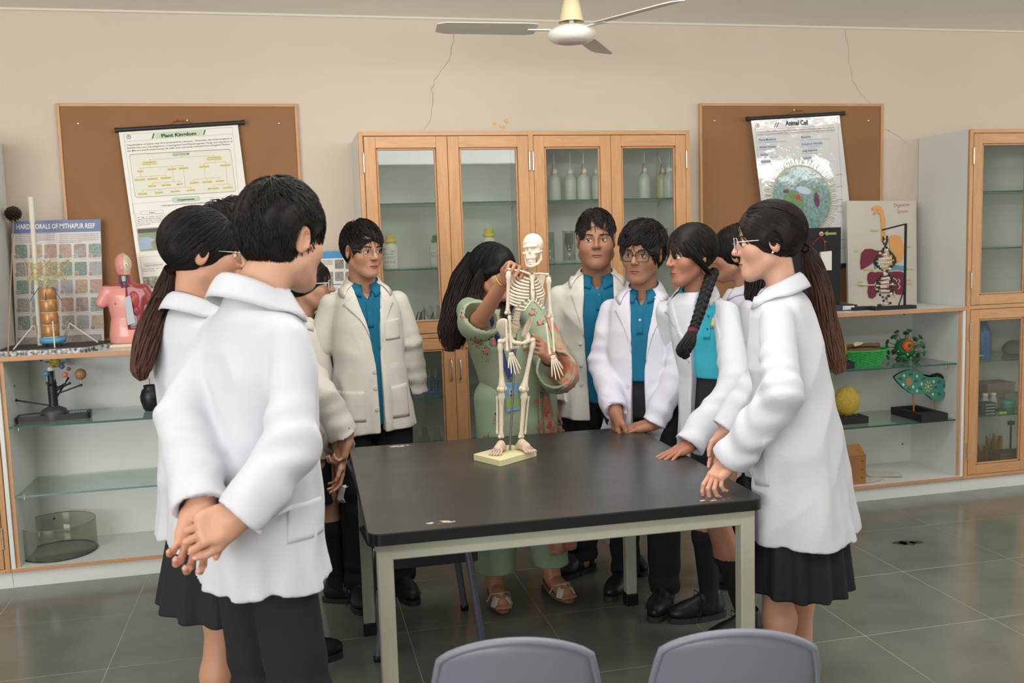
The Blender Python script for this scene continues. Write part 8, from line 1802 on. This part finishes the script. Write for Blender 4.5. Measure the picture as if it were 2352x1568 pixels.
def hand_bones(w, tip, side):
    ax = nrm(tip-w); sd = nrm(np.cross(ax, cf))*side; L = np.linalg.norm(tip-w); h_ = MB()
    for i in range(4): h_.sphere(w+ax*.006+sd*(i-1.5)*.0042, .0042, 8, 6).sphere(w+ax*.012+sd*(i-1.5)*.0046, .0040, 8, 6)
    hb = h_.build('carpals', BN, sk)
    for i in range(5):
        b0 = w+ax*.015+sd*(i-2)*.0046; dr = nrm(ax+sd*(i-2)*.16); ln = L*(1.0 if i in (1, 2) else .93 if i == 3 else .82 if i == 0 else .62); f_ = MB(); pts = [b0+dr*ln*f for f in (0, .34, .36, .62, .64, .82, .84, .98)]; f_.tube(pts, [.0028, .0030, .0030, .0025, .0027, .0022, .0024, .0014], 6); f_.build('finger', BN, hb)
for tag_, sh, el, ra, rb, ua, ub, wr_, tp in (('l', (1168, 628), (1166, 718), (1162, 733), (1165, 806), (1170, 724), (1174, 800), (1173, 808), (1182, 852)), ('r', (1260, 641), (1264, 726), (1254, 742), (1263, 814), (1267, 729), (1273, 808), (1269, 815), (1284, 862))):
    bone('humerus', S(*sh, -.02), S(*el, -.015), .0115, .0062, .0100); bone('radius', S(*ra, -.025), S(*rb, -.04), .0062, .0040, .0066, knobs=False); bone('ulna', S(*ua, -.015), S(*ub, -.035), .0080, .0042, .0052, knobs=False); hand_bones(S(*wr_, -.042), S(*tp, -.055), 1 if tag_ == 'l' else -1)
# pelvis
pc = S(1189, 768, .01)
def fpel(p):
    out = []
    for s in (-1, 1):
        R = rotz(s*.55)@roty(s*.45); out.append(smax(ell3((s*.042, -.004, .024), (.013, .046, .046), R)(p), -ell3((s*.026, .016, .034), (.016, .040, .040), R)(p), .004)); out.append(chain([(s*.038, .006, -.004), (s*.034, .022, -.024), (s*.008, .034, -.030)], [.011, .008, .008], .006)(p)); out.append(chain([(s*.040, .0, -.008), (s*.030, .0, -.046), (s*.012, .028, -.044)], [.011, .009, .006], .006)(p))
    d = out[0]
    for o in out[1:]: d = smin(d, o, .006)
    d = smin(d, chain([(0, -.022, .030), (0, -.032, .0), (0, -.024, -.026)], [.017, .013, .005], .006)(p), .01); return d
V, Q = surf(fpel, (-.09, -.07, -.08), (.09, .07, .09), .0038); pR = np.stack([cr, cf, np.array([0, 0, 1.])], 1); raw('pelvis', pc+V@pR.T-np.array(of), Q, [], BN, sk, of)
# legs
for hip, hx, kn, an, fx, dfx in (((1163, 781), (1149, 786), (1153, 893), (1151, 1002), (1142, 996), -1), ((1213, 781), (1224, 783), (1203, 893), (1197, 1002), (1206, 996), 1)):
    m_ = MB(); H0, GT = S(*hip, .0), S(*hx, .0); m_.sphere(H0, .0115, 10, 8).tube([H0, GT], [.008, .010], 8).sphere(GT+np.array([0, 0, .003]), .011, 8, 6); m_.build('femur_head', BN, sk)
    bone('femur', GT+np.array([0, 0, -.008]), S(*kn, -.005), .0125, .0084, .0165); MB().sphere(S(kn[0], kn[1]+2, -.024), .0095, 10, 8, (1, .6, 1.1)).build('patella', BN, sk)
    bone('tibia', S(kn[0]+1*dfx, kn[1]+12, -.004), S(an[0], an[1], .0), .0150, .0080, .0100); bone('fibula', S(kn[0]+11*dfx, kn[1]+16, .01), S(fx[0], fx[1], .005), .0055, .0038, .0060, knobs=False)
for an, tp in (((1150, 1008), (1148, 1037)), ((1198, 1008), (1215, 1036))):
    A_ = AZ(an[0], an[1]+4, T2+.045); A_ = S(an[0], an[1], -.002); T_ = AZ(tp[0], tp[1], T2+.026); d_ = T_-A_; fwd_ = nrm(np.array([d_[0], d_[1], 0])); zf = T2+.0215; A0 = np.array([A_[0], A_[1], zf]); sd = np.array([fwd_[1], -fwd_[0], 0]); L = max(.07, np.linalg.norm((T_-A_)[:2]))
    V, Q = surf(union([cap((0, -.022, .014), (0, .0, .03), .013, .012), cap((0, .0, .032), (0, .03, .022), .013, .014), cap((0, .0, .018), (0, .03, .014), .014, .014)], .012), (-.05, -.06, -.005), (.05, .08, .07), .0042); FR = np.stack([sd, fwd_, np.array([0, 0, 1.])], 1); fo = raw('foot', A0+V@FR.T-np.array(of), Q, [], BF, sk, of)
    for i in range(5):
        x_ = (i-2)*.0082; ln = L*(1.0 if 0 < i < 4 else .92); f_ = MB(); f_.tube([A0+FR@np.array(v) for v in ((x_*.8, .028, .022), (x_*1.15, ln*.66, .0095), (x_*1.2, ln*.68, .0095), (x_*1.25, ln*.86, .0065), (x_*1.25, ln*.88, .0065), (x_*1.25, ln, .0050))], [.0042, .0050, .0040, .0042, .0040, .0036], 7); f_.build('toe', BF, fo)
ra_, rb_ = S(1171, 1028, .02), S(1186, 742, .032); ra_[2] = T2+.02
MB().tube([ra_, rb_], .0042, 10).build('support_rod', mat('rod_grey', (130, 136, 134), .3, metal=.7), sk)
MB().lathe([(.0035, 0), (.0035, .004), (0, .0045)], 8, S(1225, 664, -.05), R=rotx(pi/2)).build('screw', mat('steel'), sk)
for c in (S(1171, 622, -.02), S(1262, 637, -.02)): MB().tube([c+np.array([.007*cos(t), 0, .007*sin(t)]) for t in np.linspace(0, 2*pi, 9)[:-1]], .0012, 5, closed=True).build('wire_loop', mat('steel'), sk)
# --- the teacher
p = Person('teacher in green embroidered kurta with long dark hair, holding the skeleton by the neck', (1136, 626), 4.1, (.60, -.80), (.18, -.98), fem=True, fat=.3, skin=(176, 128, 100), lips=(176, 84, 88), hs=.98, seed=14, pitch=.06, pos=(.93, -1.28))
q = lambda x, y, D: p.px(x, y, D)
wR, wL = q(1166, 632, 3.62), q(1262, 818, 3.70)
A = [(q(1080, 712, 4.06), q(1100, 738, 3.82), wR), (q(1222, 712, 4.08), q(1282, 858, 3.95), wL)]
KG = mat('kurta_green', (148, 160, 134), .8, bump=(500, .12, .0006), spec=.2, var=(3, .04))
fl_, fr_ = p.loc((.80, -1.33, 0)), p.loc((1.065, -1.31, 0))
legs = [(np.array([.09, 0, .9]), np.array([.09, .02, .5]), np.array([fl_[0], fl_[1], .10])), (np.array([-.09, 0, .9]), np.array([-.09, .02, .5]), np.array([fr_[0], fr_[1], .10]))]
feet = []; fdir = [dw(p, (.05, -1, 0)), dw(p, (.30, -1, 0))]
for l, d in zip(legs, fdir):
    d = nrm([d[0], d[1], 0]); x = np.array([d[1], -d[0], 0]); Rm = np.stack([x, d, np.array([0, 0, 1.])], 1); o = np.array([l[2][0], l[2][1], 0]); fs = [cap((0, -.02, .085), (0, .06, .060), .030, .028), cap((0, .05, .06), (0, .10, .042), .034, .036)]
    to = [cap((-.028+.014*i, .11, .036), (-.030+.0145*i, .142+.004*(2-abs(i-1.6)), .030), .0085 if abs(i-(0 if l is legs[0] else 4)) > .5 else .0105, .008) for i in range(5)]
    feet.append((tfm(union([union(fs, .02)]+to, .006), Rm, o), np.array([o[0]-.16, o[1]-.16, .0]), np.array([o[0]+.16, o[1]+.16, .14]), .004))
HOLD = [(.55, .8, .6), (.6, .85, .6), (.6, .9, .6), (.65, .9, .6)]
p.body_mesh(A, legs, extra=feet, hands=[(wR, q(1204, 588, 3.50)-wR, np.array([0, 0, 1.])*.7+vf*.6, HOLD, dict(fore=A[0][1], thumb=(.4, .3, .2))), (wL, q(1228, 782, 3.60)-wL, vf*.7+p.R.T@RGT*.6, HOLD, dict(left=True, fore=A[1][1], thumb=(.5, .2, .2)))])
p.eyes((0, 1, -.1))
p.hair_cap(off=.016, hl=.058, bottom=-.10, face_w=.090, strands=2000, slen=.12, toward=(.0, -.10, -.14), cover_ear=True, col=(21, 17, 16), low=False)
for i, (pts, rad) in enumerate((([q(1092, 585, 4.13), q(1068, 640, 4.15), q(1050, 700, 4.14), q(1036, 760, 4.10), q(1034, 806, 4.08)], [.035, .060, .062, .055, .02]), ([q(1105, 590, 4.22), q(1085, 660, 4.26), q(1062, 730, 4.25), q(1048, 800, 4.2)], [.05, .07, .07, .02]), ([p.H((.074, .0, .03)), p.H((.088, -.02, -.04)), p.H((.092, -.03, -.12)), q(1092, 735, 3.97), q(1100, 765, 3.96)], [.012, .024, .030, .022, .006]), ([p.H((-.066, .04, .04)), p.H((-.08, .015, -.04)), p.H((-.085, .02, -.13)), q(1158, 735, 3.98)], [.012, .024, .028, .008]))):
    p.lock(pts, rad, 'hair_lock', n=(260, 200, 110, 90)[i], col=(21, 17, 16), tip=(52, 38, 34), wave=.012, seed=50+i, sr=.0024)
ct = p.coat([(-.03, .075, .07), (-.05, .11, .085), (-.085, .150, .10), (-.19, .158, .128), (-.36, .148, .125), (-.55, .175, .142), (-.80, .19, .15), (.30-p.nb[2], .215, .165)], A, KG, name='kurta', srad=(.058, .080, .084), cuffs=(.08, .30), shoulder=.03, res=.007, fold=.8, opening=[(-.0, 0, .055), (-.06, 0, .04), (-.11, 0, .012), (-.13, 0, -.02), (-2, 0, -.3)])
kf = p.cf
mpk, mdk, mrd = mat('thread_pink', (214, 118, 126), .8), mat('thread_dark', (74, 66, 44), .85), mat('thread_red', (196, 84, 80), .8)
FL = []; VW = p.R.T@FWD
def flower(px, py, R_, D=3.95, petals=14, leaves=16, pet=None, aspect=1.0):
    c0 = q(px, py, D); rr = random.Random(px+py); A_, B_ = [], []
    def blob(lst, x, z, ang, L, w): u, v = cos(ang), sin(ang); lst.append([(x+u*L*a-v*w*b, c0[1], z+v*L*a+u*w*b) for a, b in ((0, 0), (.4, .5), (.8, .4), (1, 0), (.8, -.4), (.4, -.5))])
    for i in range(petals): blob(A_, c0[0], c0[2], 2*pi*i/petals, R_*.55, R_*.24)
    for i in range(leaves): t = rr.uniform(0, 6.28); r_ = R_*rr.uniform(.55, 1.0); blob(B_, c0[0]+cos(t)*r_, c0[2]+sin(t)*r_*aspect, rr.uniform(0, 6.28), R_*.3, R_*.16)
    FL.append((A_, pet or mpk, 'embroidery_flower', .016 if pet else .004)); FL.append((B_, mdk, 'embroidery_leaf', .016 if pet else .003))
def sew():
    fl = [f for f in FL if f[0]]; pts = np.array([b for f in fl for b in f[0]]).reshape(-1, 3); P3 = p.onto(kf, pts, VW, .3, 0.0); k = 0
    bad = np.abs(kf(P3.astype(F32))) > .015
    for A_, m_, nm, lift in fl:
        n = len(A_); mb = MB(); V_ = P3[k:k+6*n]+np.array([0, lift, 0]); mb.add(V_, [tuple(range(6*i, 6*i+6)) for i in range(n) if not bad[k+6*i:k+6*i+6].any()]); k += 6*n; p.mbl(mb, nm, m_, ct)
for x, y, r_ in ((1095, 787, .026), (1133, 786, .026), (1114, 806, .020), (1098, 965, .030), (1128, 966, .03), (1113, 985, .024), (1072, 880, .016), (1076, 900, .018), (1068, 858, .014), (1222, 716, .02), (1240, 740, .018)): flower(x, y, r_)
for x, y, r_ in ((1112, 820, .018), (1112, 948, .02), (1112, 1000, .02)): flower(x, y, r_, petals=0, leaves=18, aspect=1.6)
flower(1062, 712, .018, 4.0); flower(1068, 728, .014, 4.0)
# printed scarf on her left side
SM = mat('scarf_print', (158, 160, 124), .75, var=(26, .10), rgb2=(196, 104, 92), bump=(400, .15, .0008)); SB = mat('scarf_border', (128, 132, 100), .8, var=(120, .25), bump=(300, .4, .001))
def xz(x, z): return (x, z)
p.patch('scarf', [(-.075, p.nb[2]-.05), (-.145, p.nb[2]-.075), (-.185, p.nb[2]-.70), (-.05, p.nb[2]-.70)], SM, kf, 9, 26, lift=.012, thick=.003, start=.45)
p.patch('scarf_border', [(-.055, p.nb[2]-.30), (-.075, p.nb[2]-.30), (-.065, p.nb[2]-.70), (-.04, p.nb[2]-.70)], SB, kf, 4, 16, lift=.016, thick=.002, start=.45)
mb = MB(); n_, m__ = 9, 16; G = []
for j in range(m__):
    for i in range(n_):
        z = (p.nb[2]-.69)+(.215-(p.nb[2]-.69))*j/(m__-1); x = -.05-.145*i/(n_-1)-.02*j/m__; y = .155+.012*sin(i*1.6+j*.25)*j/m__+.02*j/m__-.25*max(0, -.13-x)**1.0; G.append((x, y, z+.02*i/n_))
G = np.array(G); p.mbl(sheet_mesh(G, n_, m__, .003, np.tile([0, 1., 0], (len(G), 1))), 'scarf_end', SM, ct)
for x, y, r_ in ((1232, 925, .022), (1250, 955, .026), (1240, 985, .022), (1262, 985, .02)): flower(x, y, r_, D=3.9, pet=mrd, leaves=6)
sew()
# lanyard and badge
LB = mat('lanyard_blue', (50, 58, 128), .6); mb = MB()
ln = p.onto(kf, [q(1128, 722, 3.95), q(1133, 745, 3.92), q(1141, 770, 3.9), q(1150, 800, 3.88), q(1160, 840, 3.86), q(1172, 872, 3.85)], VW, .3, .008); mb.tube(ln, .0105, 6, flat=(np.array([0, 1., 0]), .14)); mb.tube(p.onto(kf, [q(1182, 730, 3.95), q(1180, 800, 3.9), q(1175, 872, 3.86)], VW, .3, .008), .0105, 6, flat=(np.array([0, 1., 0]), .14)); la = p.mbl(mb, 'lanyard', LB)
tx = MB(); text_on(tx, 'Am', *(p.onto(kf, [q(1134, 752, 3.9), q(1141, 771, 3.9)], VW, .3, .012)), .011, nrm(p.R.T@RGT+np.array([0, 0, .35])), np.array([0, 1., 0]), .001); p.mbl(tx, 'lettering', mat('white_paper'), la)
mb = MB(); cc = p.onto(kf, [q(1176, 916, 3.85)], VW, .3, .012)[0]; mb.box(-.030, -.0015, -.062, .030, .0015, .062, .001, c=cc, R=roty(.08)); bd = p.mbl(mb, 'identity_card', mat('card_blue', (120, 176, 220), .4)); mb = MB(); mb.box(-.029, .0016, -.046, .029, .0022, -.0, c=cc, R=roty(.08)); p.mbl(mb, 'card_panel', mat('card_green', (150, 180, 96), .5), bd); mb = MB(); mb.box(-.013, .0024, .0, .013, .0030, .036, c=cc, R=roty(.08)); p.mbl(mb, 'card_photo', mat('card_photo', (196, 186, 180), .5), bd)
mb = MB(); mb.sphere(cc+np.array([0, .0032, .022]), .007, 10, 6, (1, .15, 1)); mb.sphere(cc+np.array([0, .0031, .006]), .010, 10, 6, (1, .12, .7)); p.mbl(mb, 'card_portrait', mat('card_dark', (96, 56, 56), .6), bd); mb = MB(); mb.box(-.007, -.002, .062, .007, .002, .085, c=cc); p.mbl(mb, 'clip', mat('steel'), bd)
def bangle(c, axis, r_, m_, t=.0024, nm='bangle'):
    a = nrm(np.cross(axis, [.3, .1, 1])); b = np.cross(nrm(axis), a); mb = MB(); mb.tube([c+r_*(cos(k)*a+sin(k)*b) for k in np.linspace(0, 2*pi, 25)[:-1]], t, 6, closed=True); p.mbl(mb, nm, m_, p.body)
bangle(wR+(A[0][1]-wR)*.10, A[0][1]-wR, .034, mat('gold')); bangle(wL+(A[1][1]-wL)*.08, A[1][1]-wL, .034, mat('bracelet', (70, 52, 48), .3, metal=.6), .0045, 'bracelet')
mb = MB(); g = p.H((0, .0935, .036)); mb.sphere(g, .0028, 8, 6, (1, .6, 1.3)); p.mbl(mb, 'bindi', mat('bindi', (30, 20, 20), .5), p.body)
p.trousers(legs, KG if False else mat('sage_trouser', (150, 170, 142), .8, bump=(500, .12, .0006)), rad=(.10, .082, .088), low=.145, pel=(.15, .11))
for k_, (l, d) in enumerate(zip(legs, fdir)):
    d = nrm([d[0], d[1], 0]); x = np.array([d[1], -d[0], 0]); Rm = np.stack([x, d, np.array([0, 0, 1.])], 1); o = np.array([l[2][0], l[2][1], 0])
    out = [(.040*abs(cos(t))**.7*np.sign(cos(t)), .055+.108*sin(t)) for t in np.linspace(0, 2*pi, 25)[:-1]]
    mb = MB(); n_ = len(out); top = [o+Rm@np.array([a, b, .026+max(0, (.075-b))*.28]) for a, b in out]; bot = [v-np.array([0, 0, .014]) for v in top]; mb.add(top+bot, [tuple(range(n_)), tuple(range(n_, 2*n_))[::-1]]+[(i, n_+i, n_+(i+1) % n_, (i+1) % n_) for i in range(n_)]); sn = p.mbl(mb, 'sandal', mat('sandal_sole', (120, 92, 76), .6)); 
    mb = MB(); mb.prism([(-.026, -.05), (.026, -.05), (.026, .0), (-.026, .0)], o, Rm[:, 0], Rm[:, 1], .032); p.mbl(mb, 'heel', mat('heel_brown', (58, 40, 34), .5), sn)
    mb = MB()
    for s_ in (-1, 1): mb.tube([o+Rm@np.array(v) for v in ((s_*.042, .055, .035), (s_*.030, .07, .072), (0, .095, .080), (-s_*.030, .118, .058), (-s_*.041, .125, .030))], [.020, .019, .018, .017, .017], 8, flat=(np.array([0, 0, 1.]), .16))
    p.mbl(mb, 'strap', mat('strap_white', (206, 198, 188), .45), sn)
